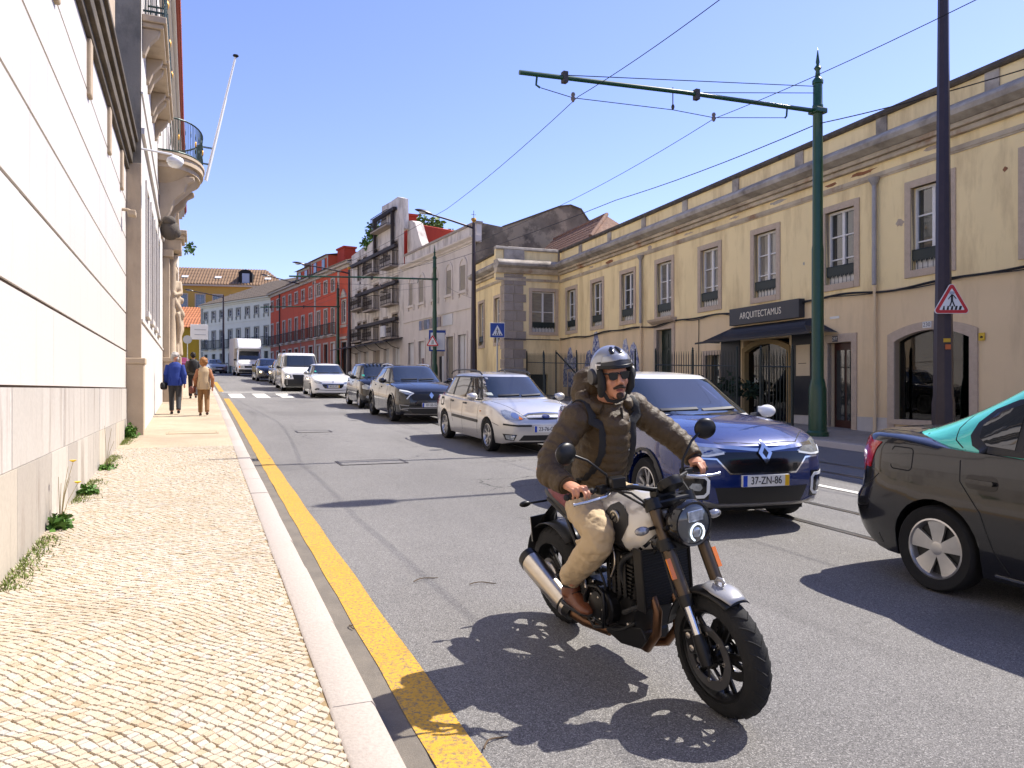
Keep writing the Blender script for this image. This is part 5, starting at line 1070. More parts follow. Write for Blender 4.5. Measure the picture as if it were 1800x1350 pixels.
for i in range(4): xx = -.15+i*.09; MB().box(xx, xx+.045, -.0705, -.0685, 2.735, 2.79).build('stripe', SBLK, cs)
for k, (dx, z, m, w_, h, lab) in enumerate(((-.02, 2.06, mat('yellow_sticker', (.60,.36,.02), .5), .13, .07, 'yellow sticker on the nearest lamp column below the sign'), (.01, 1.94, mat('orange_sticker', (.55,.13,.03), .5), .1, .09, 'orange sticker under the yellow one on the nearest lamp column'))):
    o = MB().box(-w_/2, w_/2, -.004, 0, -h/2, h/2).build('sticker', m); o.location = (12.87+dx-.085, 10.07-.155, z+G(10)); o.rotation_euler = (0, 0, R(-22)); tag(o, lab, 'sticker')
# pay station style signs far left, seen from behind
rs = thing('road_sign', 'blank white back of a rectangular direction sign beyond the walkers', 'sign', (.5, 66, G(66)), 0)
MB().tube([(.1,.05,0),(.1,.05,4.0)], .05, 8).build('post', SGREY, rs); MB().box(-.6,.7,0,.03,2.75,3.95).build('plate', SWHT, rs, bevel=.02); MB().box(-.3,.55,-.03,-.001,3.5,3.56).box(-.3,.55,-.03,-.001,3.1,3.16).build('stiffener', SGREY, rs)
rs = thing('round_sign', 'grey back of a small round sign left of the white direction sign', 'sign', (-.28, 60, G(60)), 0)
MB().tube([(0,.05,0),(0,.05,2.9)], .03, 8).build('post', SGREY, rs); MB().lathe([(0,0),(.3,0),(.3,.02),(0,.02)], 20, (0,0,2.6), 'y').build('plate', SGREY, rs)
# twigs and leaves blown on the asphalt
TW = mat('dry_twig', (.09, .06, .035), .9); random.seed(4)
for k, (x, y, l, a, lab) in enumerate(((1.62, 5.55, .22, .3, 'dry bent twig lying across the yellow line'), (1.98, 5.3, .2, -.2, 'thin pale twig on the asphalt right of the yellow line'), (.92, 4.7, .09, 1.2, 'small leafy twig in the gutter against the kerb'), (1.2, 3.05, .16, .5, 'short twig near the motorcycle shadow on the gutter'))):
    pts = [(l*(f-.5)*math.cos(a)-.03*math.sin(f*3)*math.sin(a), l*(f-.5)*math.sin(a)+.03*math.sin(f*3), .012+.006*math.sin(f*5)) for f in [i/6 for i in range(7)]]
    o = MB().tube(pts, [.004]*6+[.002], 5).build('twig', TW); o.location = (x, y, G(y)+RD); tag(o, lab, 'twig')
# ------------------------------------------------------------------ cars: lofted shells with draped lamps, glass, trim.  Local frame: x forward, y left, z up, origin on the road under the middle
GLASS = mat('car_glass', (.012, .016, .02), .03, spec=.9, ior=1.55, coat=.3)
TYRE = mat('tyre_rubber', (.011, .011, .0115), .8, bump=.2, bscale=120, spec=.3, var=.4, vscale=9, vcol=(.024, .023, .021))
ALLOY = mat('alloy_silver', (.52, .51, .50), .3, .85, var=.3, vscale=8, vcol=(.3, .28, .25)); DARKALLOY = mat('dark_alloy', (.09, .09, .09), .35, .8)
TRIM = mat('black_trim', (.010, .010, .011), .45); GLOSSB = mat('gloss_black', (.008, .008, .009), .12, spec=.6); CHROME = mat('chrome', (.62, .63, .65), .12, 1); LAMPG = mat('headlamp', (.42, .45, .48), .1, .55, coat=.6, var=.6, vscale=16, vcol=(.08, .09, .10))
DRL = mat('white_lamp', (.75, .77, .76), .2, coat=.5); TAIL = mat('tail_lamp', (.42, .01, .012), .12, coat=.8); ORANGE = mat('amber_lamp', (.62, .16, .01), .2, coat=.5)
GREYPL = mat('grey_plastic', (.30, .29, .28), .45)
LITLAMP = mat('lit_headlamp', (.9, .75, .5), .2, emit=(1, .72, .4), estr=4)
def paint(name, col, metal=0, rough=.3, fl=.0): return mat(name, col, rough, metal, coat=1.0, spec=.5, var=.10 if fl == 0 else fl, vscale=1.3, vcol=tuple(c*.82 for c in col), stain=(.25, .22, .18) if max(col) > .3 else None, sscale=2, samt=.12)
P_BLUE = paint('deep_blue_paint', (.003, .017, .115), .25, .25); P_WHITE = paint('white_car_paint', (.70, .70, .69), 0, .3); P_SILVER = paint('silver_paint', (.56, .54, .51), .55, .34); P_BLACK = mat('black_car_paint', (.007, .0072, .009), .2, coat=.85, spec=.3, var=.2, vscale=1.3, vcol=(.011, .010, .009))
P_DKGREY = paint('dark_grey_paint', (.022, .024, .03), .4, .25); P_TEAL = paint('turquoise_paint', (.09, .66, .52), 0, .35); P_GREY = paint('grey_paint', (.26, .26, .25), .6, .3); P_RED = paint('dark_red_paint', (.22, .015, .03), .2, .3); P_NAVY = paint('navy_black_paint', (.012, .014, .03), .3, .2)
P_BOX = mat('truck_box_panel', (.46, .40, .33), .6, var=.4, vscale=2, vcol=(.36, .31, .25))
def resample(poly, sp, closed=True):
    out = []; n = len(poly)
    for i in range(n if closed else n-1):
        a, c = Vector(poly[i]), Vector(poly[(i+1) % n]); k = max(1, int(math.ceil((c-a).length/sp)))
        out += [tuple(a.lerp(c, j/k)) for j in range(k)]
    if not closed: out.append(tuple(poly[-1]))
    return out
def strip(pts, w_):
    P = [Vector(p) for p in pts]; l, r = [], []
    for i in range(len(P)):
        d = (P[min(i+1, len(P)-1)]-P[max(i-1, 0)]).normalized(); n = Vector((-d.y, d.x))*w_/2; l.append(tuple(P[i]+n)); r.append(tuple(P[i]-n))
    return l+r[::-1]
def rrect(x0, x1, z0, z1, r, n=3):
    out = []
    for cx, cz, a in ((x1-r, z1-r, 0), (x0+r, z1-r, 90), (x0+r, z0+r, 180), (x1-r, z0+r, 270)):
        out += [(cx+r*math.cos(R(a+90*k/n)), cz+r*math.sin(R(a+90*k/n))) for k in range(n+1)]
    return out
class Shell:
    def __init__(s): s.V = []; s.F = []; s.bvh = None
    def take(s, b): k = len(s.V); s.V += [Vector(p) for p in b.v]; s.F += [tuple(i+k for i in f) for f in b.f]; s.bvh = BVHTree.FromPolygons(s.V, s.F)
    def drape(s, poly, view, off=.004, sp=.07, skirt=.012, hole=None):
        bd = resample(poly, sp); nb = len(bd); vs = [Vector((p[0], p[1])) for p in bd]; fc = [list(range(nb))]
        x0, x1 = min(p[0] for p in bd), max(p[0] for p in bd); z0, z1 = min(p[1] for p in bd), max(p[1] for p in bd)
        if hole: hb = resample(hole, sp); k0 = len(vs); vs += [Vector((p[0], p[1])) for p in hb]; he = [(k0+i, k0+(i+1) % len(hb)) for i in range(len(hb))]
        i = x0+sp/2
        def inside(P, x, z):
            c = False; n = len(P)
            for a in range(n):
                (xa, za), (xb, zb) = P[a], P[(a+1) % n]
                if (za > z) != (zb > z) and x < (xb-xa)*(z-za)/(zb-za)+xa: c = not c
            return c
        while i < x1:
            j = z0+sp/2
            while j < z1:
                if inside(bd, i, j): vs.append(Vector((i, j)))
                j += sp
            i += sp
        r = geometry.delaunay_2d_cdt(vs, he if hole else [], fc, 1, 1e-5); tv, tf = r[0], r[2]
        if hole: tf = [f for f in tf if not inside(hb, sum(tv[i].x for i in f)/len(f), sum(tv[i].y for i in f)/len(f))]
        O = {'L': lambda a, c: ((a, 4, c), (0, -1, 0)), 'R': lambda a, c: ((a, -4, c), (0, 1, 0)), 'F': lambda a, c: ((6, a, c), (-1, 0, 0)), 'B': lambda a, c: ((-6, a, c), (1, 0, 0)), 'T': lambda a, c: ((a, c, 5), (0, 0, -1)),
             'FR': lambda a, c: (tuple(Vector((math.cos(R(-40)), math.sin(R(-40)), 0))*6+Vector((math.sin(R(40)), math.cos(R(40)), 0))*a+Vector((0, 0, c))), (-math.cos(R(-40)), -math.sin(R(-40)), 0)),
             'FL': lambda a, c: (tuple(Vector((math.cos(R(40)), math.sin(R(40)), 0))*6+Vector((-math.sin(R(40)), math.cos(R(40)), 0))*a+Vector((0, 0, c))), (-math.cos(R(40)), -math.sin(R(40)), 0))}[view]
        top = []; low = []
        for p in tv:
            o, d = O(p.x, p.y); h = s.bvh.ray_cast(Vector(o), Vector(d))
            if h[0] is None: top.append(None); low.append(None); continue
            n = h[1]; 
            if n.dot(Vector(d)) > 0: n = -n
            top.append(h[0]+n*off); low.append(h[0]+n*(off-skirt))
        b = MB(); ed = {}; fs = []
        for f in tf:
            if any(top[i] is None for i in f): continue
            pts = [top[i] for i in f]
            if max((pts[i]-pts[i-1]).length for i in range(len(pts))) > sp*9: continue
            fs.append(tuple(f))
            for i in range(len(f)): e = (f[i-1], f[i]); ed[tuple(sorted(e))] = ed.get(tuple(sorted(e)), 0)+1
        use = sorted({i for f in fs for i in f}); mp = {i: k for k, i in enumerate(use)}; n = len(use)
        if not n: return None
        b.add([top[i] for i in use]+[low[i] for i in use], [tuple(mp[i] for i in f) for f in fs]+[(mp[a], mp[c], n+mp[c], n+mp[a]) for (a, c), k in ed.items() if k == 1])
        return b
def flip(poly): return [(-a, c) for a, c in poly][::-1]
WHEELS = {}
def wheel_mesh(r, style, w_=.2):
    key = (round(r, 3), style)
    if key in WHEELS: return WHEELS[key]
    b = MB(); h = w_/2
    rr = r*(.70 if style != 'steel' else .66)
    b.lathe([(rr-.01,-h*.8),(rr+.01,-h*.95),(r*.93,-h*1.03),(r*.985,-h*.85),(r,-h*.6),(r,h*.6),(r*.985,h*.85),(r*.93,h*1.03),(rr+.012,h*.95),(rr-.01,h*.8)], 36, axis='y')
    ty = b.mesh('tyre', TYRE, 50); b = MB()
    b.lathe([(rr+.004,h*.86),(rr-.012,h*.9),(rr-.028,h*.55),(rr-.03,-h*.8)], 32, axis='y')
    b.lathe([(0,h*.62),(.035,h*.66),(.055,h*.6),(.06,h*.2)], 16, axis='y')
    N = {'five': 5, 'taxi': 5, 'multi': 7, 'steel': 6, 'ydark': 5, 'y': 5}[style]
    def spoke(a0, w0, w1, sk=0, y0=.40, y1=.62):
        ca, sa = math.cos(a0), math.sin(a0); pr = []
        for rad, ww, sh, yy in ((.04, w0, 0, y1), (rr*.55, (w0+w1)/2, sk*.45, y1-.02), (rr-.012, w1, sk, y1+.12)):
            pr.append([(rad*ca-(sh+s_*ww)*sa, h*(yy if t else y0), rad*sa+(sh+s_*ww)*ca) for s_, t in ((-1, 0), (-1, 1), (1, 1), (1, 0))])
        b.rings(pr)
    for k in range(N):
        a = 2*math.pi*k/N+.3
        if style in ('five', 'ydark', 'y'): spoke(a, .018, .014, .05); spoke(a, .018, .014, -.05)
        elif style == 'taxi': spoke(a, .032, .078, 0)
        elif style == 'multi': spoke(a, .02, .022, 0)
        else: spoke(a, .05, .06, 0)
    rm = b.mesh('rim', DARKALLOY if style == 'ydark' else ALLOY, 40); b = MB(); b.lathe([(0,h*.30),(rr-.03,h*.30),(rr-.03,h*.22),(0,h*.22)], 24, axis='y'); bk = b.mesh('brake_disc', TRIM, 40)
    WHEELS[key] = (ty, rm, bk); return WHEELS[key]
def make_car(label, S, name='parked_car', cat='car', group='cars queuing towards the camera'):
    L, W, H = S['L'], S['W'], S['H']; hw = W/2; wf, wr, Rr = S['wf'], S['wr'], S['R']; Ra = S.get('Ra', Rr+.045)
    top, sh, bot, plan, fo = pchip(S['top']), pchip(S['sh']), pchip(S['bot']), pchip(S['plan']), pchip(S['fo']); ro = pchip(S.get('ro', [(.2,.08),(.5,0),(.8,.02),(1.0,.08)]))
    side = pchip(S.get('side', [(.15,.93),(.3,.975),(.55,1.0),(.75,.99),(.95,.955),(1.1,.92)]))
    st = {0, .012, .04, .09, .16, .26, .4, L, L-.012, L-.04, L-.09, L-.16, L-.26, L-.4}
    s_ = .5
    while s_ < L-.4: st.add(round(s_, 3)); s_ += .16
    for wx in (wf, wr):
        for k in range(15): st.add(round(wx+Ra*math.cos(math.pi*k/14), 4))
        st.add(wx-Ra-.004); st.add(wx+Ra+.004)
    st = sorted(st); st = [x for i, x in enumerate(st) if i == 0 or x-st[i-1] > .003]
    sf = S.get('sf', .9); bowf, bowr = S.get('bowf', .16), S.get('bowr', .12)
    def X(s0, y, z):
        s1 = s0
        if s0 < sf: k = (1-s0/sf)**2; s1 += k*(fo(z)+bowf*(y/hw)**2)
        if s0 > L-sf: k = (1-(L-s0)/sf)**2; s1 -= k*(ro(z)+bowr*(y/hw)**2)
        return L/2-s1
    NK, NJ = 9, 7; rings = []
    for s0 in st:
        b0 = bot(s0); zs = sh(s0); zt = max(top(s0), zs+.005); w_ = hw*plan(s0)
        for wx in (wf, wr):
            if abs(s0-wx) < Ra-1e-4: b0 = max(b0, Rr+math.sqrt(Ra*Ra-(s0-wx)**2))
        b0 = min(b0, zs-.05); half = [(0, b0), (.5*w_, b0)]
        for k in range(NK+1):
            z = b0+(zs-b0)*k/NK; half.append((w_*side(z), z))
        ys = w_*side(zs)
        for j in range(1, NJ+1): c = j/NJ*math.pi/2; half.append((ys*math.cos(c)**.75 if j < NJ else 0, zs+(zt-zs)*math.sin(c)**1.0))
        ring = [(y, z) for y, z in half]+[(-y, z) for y, z in half[-2:0:-1]]
        rings.append([(X(s0, y, z), y, z) for y, z in ring])
    b = MB(); b.rings(rings, cap=False); n = len(rings[0]); hl = len(half)
    for ri, s0 in ((0, 0), (-1, L)):
        r = rings[ri]; M_ = 10; rows = []
        for i in range(hl):
            p = r[i]; q = r[(n-i) % n]; rows.append([(X(s0, p[1]+(q[1]-p[1])*k/M_, p[2]), p[1]+(q[1]-p[1])*k/M_, p[2]) for k in range(M_+1)])
        for i in range(hl-1):
            for k in range(M_): b.add([rows[i][k], rows[i][k+1], rows[i+1][k+1], rows[i+1][k]], [(0,1,2,3)])
    t = thing(name, label, cat, (0,0,0), 0, group); sl = Shell(); sl.take(b); body = b.build('body', S['paint'], t, smooth=50)
    # greenhouse
    wb, rf, rr_, rb = S['gh']; belt = pchip(S['belt']); gwb, gwr = S['gw']; ne = S.get('ne', 4.2); crown = S.get('crown', .045); Hr = H-crown; N = 56; NL = 9; gr = []
    roofl = pchip(S['roofl']) if 'roofl' in S else (lambda x: Hr)
    def ring_at(tt, k=1.0, dz=0):
        e = tt**S.get('wexp', 1.0); x0 = wb+(rf-wb)*(tt**.93); x1 = rb+(rr_-rb)*(tt**S.get('rexp', .85)); wy = gwb+(gwr-gwb)*(tt**1.15)
        rnd = max(0, (tt-.88)/.12); wy -= .035*rnd**2; x0 += .03*rnd**2; x1 -= .03*rnd**2
        cx, a = (x0+x1)/2, (x1-x0)/2; out = []
        for j in range(N):
            ph = 2*math.pi*j/N; c, s1 = math.cos(ph), math.sin(ph); sx = math.copysign(abs(c)**(2/ne), c); sy = math.copysign(abs(s1)**(2/ne), s1)
            s0 = cx+a*sx*k; y = wy*sy*k; z = belt(s0)+(roofl(s0)-belt(s0))*tt+dz; out.append((L/2-s0, y, z))
        return out
    b = MB(); rg = [ring_at(.0, 1.0, -.12)]+[ring_at(i/NL) for i in range(NL+1)]
    for k in (.93, .8, .6, .4, .2, .03): rg.append(ring_at(1.0, k, crown*(1-k*k)))
    b.rings(rg, cap=True); sl.take(b); roof = b.build('cabin', S.get('roofpaint', S['paint']), t, smooth=50)
    # underbody and wheels
    MB().box(-L/2+.35, L/2-.35, -hw+.2, hw-.2, .17, .5).build('underbody', BLACKM, t)
    wm = wheel_mesh(Rr, S.get('wheel', 'five'), S.get('ww', .2)); whs = []
    for wx in (wf, wr):
        for sd in (1, -1):
            o = link('wheel', wm[0], t, (L/2-wx, sd*(hw-S.get('wi', .115)), Rr), (0, 0, 0 if sd > 0 else math.pi)); link('rim', wm[1], o); link('brake_disc', wm[2], o)
    MB().box(L/2-wf-Ra, L/2-wf+Ra, -hw+.27, hw-.27, .2, Rr+Ra-.03).build('wheel_well', BLACKM, t); MB().box(L/2-wr-Ra, L/2-wr+Ra, -hw+.27, hw-.27, .2, Rr+Ra-.03).build('wheel_well', BLACKM, t)
    def put(nm, poly, view, m, off=.004, sp=.07, parent=None, hole=None, sk=.012):
        bb = sl.drape(poly, view, off, sp, sk, hole)
        if bb is None: return None
        o = bb.build(nm, m, parent or t, smooth=60); return o
    xs = lambda pts: [(L/2-a, c) for a, c in pts]
    # windscreen, rear glass, side glass
    ws = S['wscreen']; poly = [(-a, c) for a, c in ws]+[(a, c) for a, c in ws[::-1]]; g = put('windscreen', poly, 'F', GLASS, .006)
    if g is not None:
        z0 = min(c for a, c in ws); put('wiper', strip([(-.55*hw, z0+.03), (-.05*hw, z0+.045)], .022), 'F', TRIM, .022, .06, g); put('wiper', strip([(.0, z0+.03), (.5*hw, z0+.05)], .022), 'F', TRIM, .022, .06, g)
    if 'rscreen' in S: rs_ = S['rscreen']; put('rear_window', [(-a, c) for a, c in rs_]+[(a, c) for a, c in rs_[::-1]], 'B', GLASS, .006)
    for v in 'LR':
        for poly in S.get('sglass', []): put('side_window', xs(poly), v, GLASS, .012, .045)
        if 'sframe' in S: put('window_trim', xs(S['sframe']), v, TRIM, .007, .045)
        for ln in S.get('lines', []): put('door_gap', strip(xs(ln), .009), v, BLACKM, .0012, .08, sk=.004)
        for hx, hz in S.get('handles', []): put('door_handle', rrect(L/2-hx-.085, L/2-hx+.085, hz-.018, hz+.018, .015), v, S.get('handlemat', S['paint']), .02, .05, sk=.03)
        for nm, poly, m, off in S.get('sparts', []): put(nm, xs(poly), v, m, off)
        if S.get('archtrim'):
            for wx in (wf, wr):
                ra, rb2 = Ra-.012, Ra+S['archtrim']; poly = [(L/2-wx+ra*math.cos(R(a)), Rr+ra*math.sin(R(a))) for a in range(-8, 189, 10)]+[(L/2-wx+rb2*math.cos(R(a)), Rr+rb2*math.sin(R(a))) for a in range(188, -9, -10)]; put('arch_trim', poly, v, S.get('trimmat', TRIM), .016, .03, sk=.03)
    for nm, poly, m, off in S.get('fparts', []): put(nm, poly, 'F', m, off, .06)
    for nm, poly, m, off in S.get('fpair', []): put(nm, poly, 'F', m, off, .05); put(nm, flip(poly), 'F', m, off, .05)
    for nm, poly, m, off in S.get('bpair', []): put(nm, poly, 'B', m, off, .05); put(nm, flip(poly), 'B', m, off, .05)
    for nm, poly, m, off in S.get('tparts', []): put(nm, poly, 'T', m, off, .1)
    for ln in S.get('tlines', []): put('panel_gap', strip(ln, .010), 'T', BLACKM, .0012, .1, sk=.004)
    # number plate
    if 'plate' in S:
        txt, pz = S['plate']; h = sl.bvh.ray_cast(Vector((6, 0, pz)), Vector((-1, 0, 0))); px = h[0].x+.02
        pl = MB().box(px-.03, px, -.26, .26, pz-.056, pz+.056).build('number_plate', mat('plate_white', (.70, .69, .64), .4), t)
        MB().box(px, px+.002, -.258, -.212, pz-.054, pz+.054).build('plate_band', mat('plate_blue', (.01, .05, .38), .4), pl)
        if S.get('yellowband', True): MB().box(px, px+.002, .212, .258, pz-.054, pz+.054).build('plate_year', mat('plate_yellow', (.72, .42, .01), .4), pl)
        M = Matrix.Translation((px+.002, 0, pz)) @ Matrix(((0,0,1,0),(1,0,0,0),(0,1,0,0),(0,0,0,1)))
        text_mesh(txt, .105, SBLK, 'plate_number', pl, M, .0015, xs=.82)
    # mirrors
    mx = L/2-S.get('mirror', wb+.42); mz = belt(wb+.42)+.06
    for sd in (1, -1):
        b = MB(); mh = hw+.09
        b.sphere((mx, sd*mh, mz+.02), (.065, .115, .075), 14, 10); o = b.build('wing_mirror', S.get('mirrormat', S['paint']), t, smooth=60)
        MB().tube([(mx-.02, sd*(gwb-.02), mz-.03), (mx-.01, sd*(mh-.04), mz-.01)], .03, 6).build('mirror_arm', TRIM, o); MB().box(mx-.072, mx-.05, sd*mh-.09, sd*mh+.09, mz-.035, mz+.075).build('mirror_glass', CHROME, o)
    return t, sl, put, body, roof
def place(t, x, y, yaw=0, heading=-1):
    """x, y: middle of the car; heading -1 towards the camera"""
    sl = (G(y+1.3)-G(y-1.3))/2.6; t.location = (x, y, G(y)+RD+.002); t.rotation_euler = (0, math.atan(sl)*(-heading), R(-90*(-heading))+R(yaw)) if heading < 0 else (0, -math.atan(sl), R(90)+R(yaw))
HEADF = lambda a, c: [(a, c)]
BASE = dict(bot=[(0,.32),(.3,.21),(3.7,.2),(4.0,.3)], fo=[(.2,.08),(.4,.01),(.6,0),(.8,.06),(1.0,.16)])
# --- blue crossover with white roof
cap = dict(L=4.12, W=1.78, H=1.565, wf=.86, wr=3.46, R=.335, Ra=.385, paint=P_BLUE, roofpaint=P_WHITE, wheel='five', ww=.21,
  top=[(0,.86),(.1,.93),(.45,1.03),(.9,1.09),(1.15,1.11),(1.5,1.02),(3.6,1.06),(3.95,1.05),(4.12,.98)], sh=[(0,.74),(.12,.84),(.45,.93),(1.1,.99),(2.4,1.02),(3.5,1.07),(3.95,1.03),(4.12,.92)],
  bot=[(0,.30),(.25,.22),(3.85,.22),(4.12,.36)], plan=[(0,.76),(.06,.84),(.2,.92),(.5,.985),(.9,1),(3.3,1),(3.75,.96),(4.0,.9),(4.12,.82)],
  fo=[(.2,.10),(.32,.03),(.5,0),(.7,.01),(.85,.06),(1.0,.18)], gh=(1.0,1.98,3.42,3.98), belt=[(.95,1.04),(2.4,1.02),(4.0,1.09)], gw=(.80,.60), roofl=[(1,1.50),(2.2,1.52),(3.0,1.51),(4.0,1.44)],
  wscreen=[(.70,1.10),(.72,1.14),(.58,1.46),(.50,1.475)], sglass=[[(1.62,1.07),(2.35,1.06),(2.35,1.44),(2.15,1.445)], [(2.44,1.06),(3.15,1.09),(3.1,1.43),(2.44,1.44)]], sframe=[(1.5,1.04),(3.5,1.08),(3.25,1.46),(2.05,1.475)],
  lines=[[(1.42,.98),(1.48,.5),(1.55,.28)], [(2.42,1.0),(2.42,.28)], [(3.2,1.02),(3.1,.75),(2.95,.45)]], handles=[(2.25,.9),(3.05,.93)], archtrim=.055, plate=('37-ZN-86', .525), handlemat=P_BLUE,
  sparts=[('sill_trim', [(1.3,.22),(3.05,.22),(3.02,.36),(1.33,.36)], TRIM, .008)],
  fparts=[('grille', [(-.54,.80),(.54,.80),(.50,.74),(.36,.60),(-.36,.60),(-.50,.74)], GLOSSB, .003), ('chrome_strip', strip([(-.66,.865),(-.3,.84),(-.09,.82),(.09,.82),(.3,.84),(.66,.865)], .03), CHROME, .007), ('chrome_strip', strip([(-.66,.745),(-.50,.735),(-.37,.595),(.37,.595),(.50,.735),(.66,.745)], .017), CHROME, .006),
          ('lower_grille', [(-.52,.46),(.52,.46),(.46,.30),(-.46,.30)], TRIM, .004), ('skid_plate', [(-.62,.335),(-.5,.30),(-.42,.275),(.42,.275),(.5,.30),(.62,.335),(.60,.24),(.44,.225),(-.44,.225),(-.60,.24)], GREYPL, .012), ('front_badge', [(0,.89),(.075,.785),(0,.68),(-.075,.785)], CHROME, .03), ('badge_centre', [(0,.83),(.032,.785),(0,.74),(-.032,.785)], GLOSSB, .033)],
  fpair=[('headlamp', [(.40,.80),(.52,.85),(.70,.90),(.80,.91),(.815,.84),(.74,.76),(.58,.755)], LAMPG, .006), ('lamp_ring', strip([(.42,.79),(.58,.765),(.73,.772),(.79,.83)], .018), DRL, .009),
         ('fog_surround', [(.57,.60),(.80,.60),(.80,.34),(.57,.34)], GLOSSB, .004), ('day_light', strip([(.80,.575),(.62,.565),(.585,.53),(.585,.41),(.615,.375),(.76,.36)], .030), DRL, .01), ('fog_lamp', [(.66,.50),(.72,.50),(.74,.46),(.72,.43),(.66,.43),(.64,.46)], LAMPG, .008)],
  bpair=[('tail_lamp', [(.55,.86),(.85,.9),(.85,1.0),(.55,.96)], TAIL, .006)], tlines=[[(1.62,-.72),(1.9,-.45),(1.98,0),(1.9,.45),(1.62,.72)]], mirrormat=P_WHITE)
t, sl, put, body, roof = make_car('deep blue crossover with white roof right behind the motorcyclist', cap, 'crossover_car')
put('badge_sweep', strip([(.30,.30),(.9,.42),(1.15,.44)], .012), 'T', P_BLUE, .006)
ya = R(-6.5); place(t, 5.42, 8.05, -6.5)
# --- silver estate
foc = dict(L=4.46, W=1.70, H=1.47, wf=.87, wr=3.48, R=.305, Ra=.35, paint=P_SILVER, wheel='five', ww=.19, wi=.10,
  top=[(0,.70),(.1,.76),(.5,.87),(.9,.94),(1.15,.98),(1.5,.92),(4.1,.95),(4.46,.86)], sh=[(0,.58),(.12,.66),(.5,.80),(1.0,.87),(1.2,.885),(2.5,.90),(4.0,.94),(4.3,.92),(4.46,.8)],
  bot=[(0,.24),(.25,.19),(4.1,.2),(4.46,.32)], plan=[(0,.74),(.06,.82),(.2,.91),(.5,.98),(.9,1),(3.6,1),(4.1,.96),(4.35,.9),(4.46,.82)], fo=[(.15,.09),(.3,.02),(.45,0),(.56,.0),(.66,.05),(.8,.16)],
  gh=(1.0,1.86,3.9,4.34), belt=[(1,.92),(2.5,.91),(4.3,.97)], gw=(.76,.58), roofl=[(1,1.38),(1.9,1.415),(2.8,1.425),(3.9,1.39),(4.4,1.35)],
  wscreen=[(.66,.985),(.69,1.02),(.57,1.355),(.50,1.375)], sglass=[[(1.58,.96),(2.26,.95),(2.26,1.33),(2.05,1.34),(1.9,1.27)], [(2.36,.95),(3.06,.96),(3.08,1.335),(2.36,1.345)], [(3.17,.97),(4.02,1.02),(3.86,1.30),(3.19,1.33)]], sframe=[(1.46,.935),(4.1,.985),(3.92,1.34),(2.9,1.375),(1.98,1.37)],
  lines=[[(1.36,.9),(1.40,.55),(1.44,.25)], [(2.31,.92),(2.31,.25)], [(3.12,.95),(3.06,.7),(2.9,.42)], [(.38,.52),(.6,.56)]], handles=[(2.16,.84),(2.98,.85)], handlemat=TRIM, plate=('23-76-QT', .47), yellowband=False,
  sparts=[('rub_strip', strip([(1.38,.53),(2.95,.55)], .055), TRIM, .012), ('side_repeater', rrect(1.2,1.26,.72,.745,.01), ORANGE, .008), ('fuel_flap', strip(rrect(3.55,3.75,.72,.9,.03)+[(3.75,.87)], .008), BLACKM, .001)],
  fparts=[('grille', [(-.40,.70),(-.30,.735),(0,.75),(.30,.735),(.40,.70),(.34,.645),(0,.635),(-.34,.645)], TRIM, .004), ('grille_frame', strip([(-.42,.70),(-.30,.742),(0,.757),(.30,.742),(.42,.70)], .014), CHROME, .007), ('lower_grille', [(-.44,.36),(.44,.36),(.52,.26),(-.52,.26)], TRIM, .004), ('front_badge', [(.075*math.cos(a), .69+.032*math.sin(a)) for a in [k*.3927 for k in range(16)]], P_BLUE, .014)],
  fpair=[('headlamp', [(.40,.66),(.52,.75),(.66,.80),(.735,.79),(.76,.70),(.72,.635),(.5,.625)], LAMPG, .006), ('lamp_reflector', [(.56+.06*math.cos(a), .70+.05*math.sin(a)) for a in [k*.5236 for k in range(12)]], CHROME, .010), ('indicator', [(.44,.65),(.50,.69),(.52,.64),(.48,.632)], ORANGE, .009), ('rub_strip', strip([(.30,.53),(.55,.53),(.76,.55)], .032), TRIM, .010), ('fog_frame', [(.56,.37),(.76,.38),(.72,.27),(.60,.26)], TRIM, .006), ('fog_lamp', [(.59,.355),(.73,.36),(.705,.285),(.615,.275)], LAMPG, .010)],
  bpair=[('tail_lamp', [(.6,.7),(.8,.7),(.8,1.0),(.6,1.0)], TAIL, .006)], tlines=[[(2.08,-.42),(1.6,-.6),(1.2,-.7)], [(2.08,.42),(1.6,.6),(1.2,.7)]])
t, sl, put, body, roof = make_car('silver estate car with roof rails, between the blue and the black crossovers', foc, 'estate_car')
for sd in (1, -1):
    r = MB(); pts = [(foc['L']/2-s0, sd*.53, zz) for s0, zz in ((2.0,1.42),(2.12,1.47),(2.4,1.495),(3.0,1.505),(3.6,1.49),(3.86,1.45),(3.95,1.40))]; r.tube(pts, .017, 8); r.build('roof_rail', TRIM, t, smooth=60)
MB().tube([(foc['L']/2-2.05, 0, 1.45), (foc['L']/2-2.12, 0, 1.50)], .012, 6).build('aerial', TRIM, t)
STK = mat('windscreen_sticker', (.55, .60, .55), .5)
put('toll_tag', rrect(-.62,-.54,1.02,1.07,.01), 'F', STK, .010)
place(t, 5.95, 14.85)
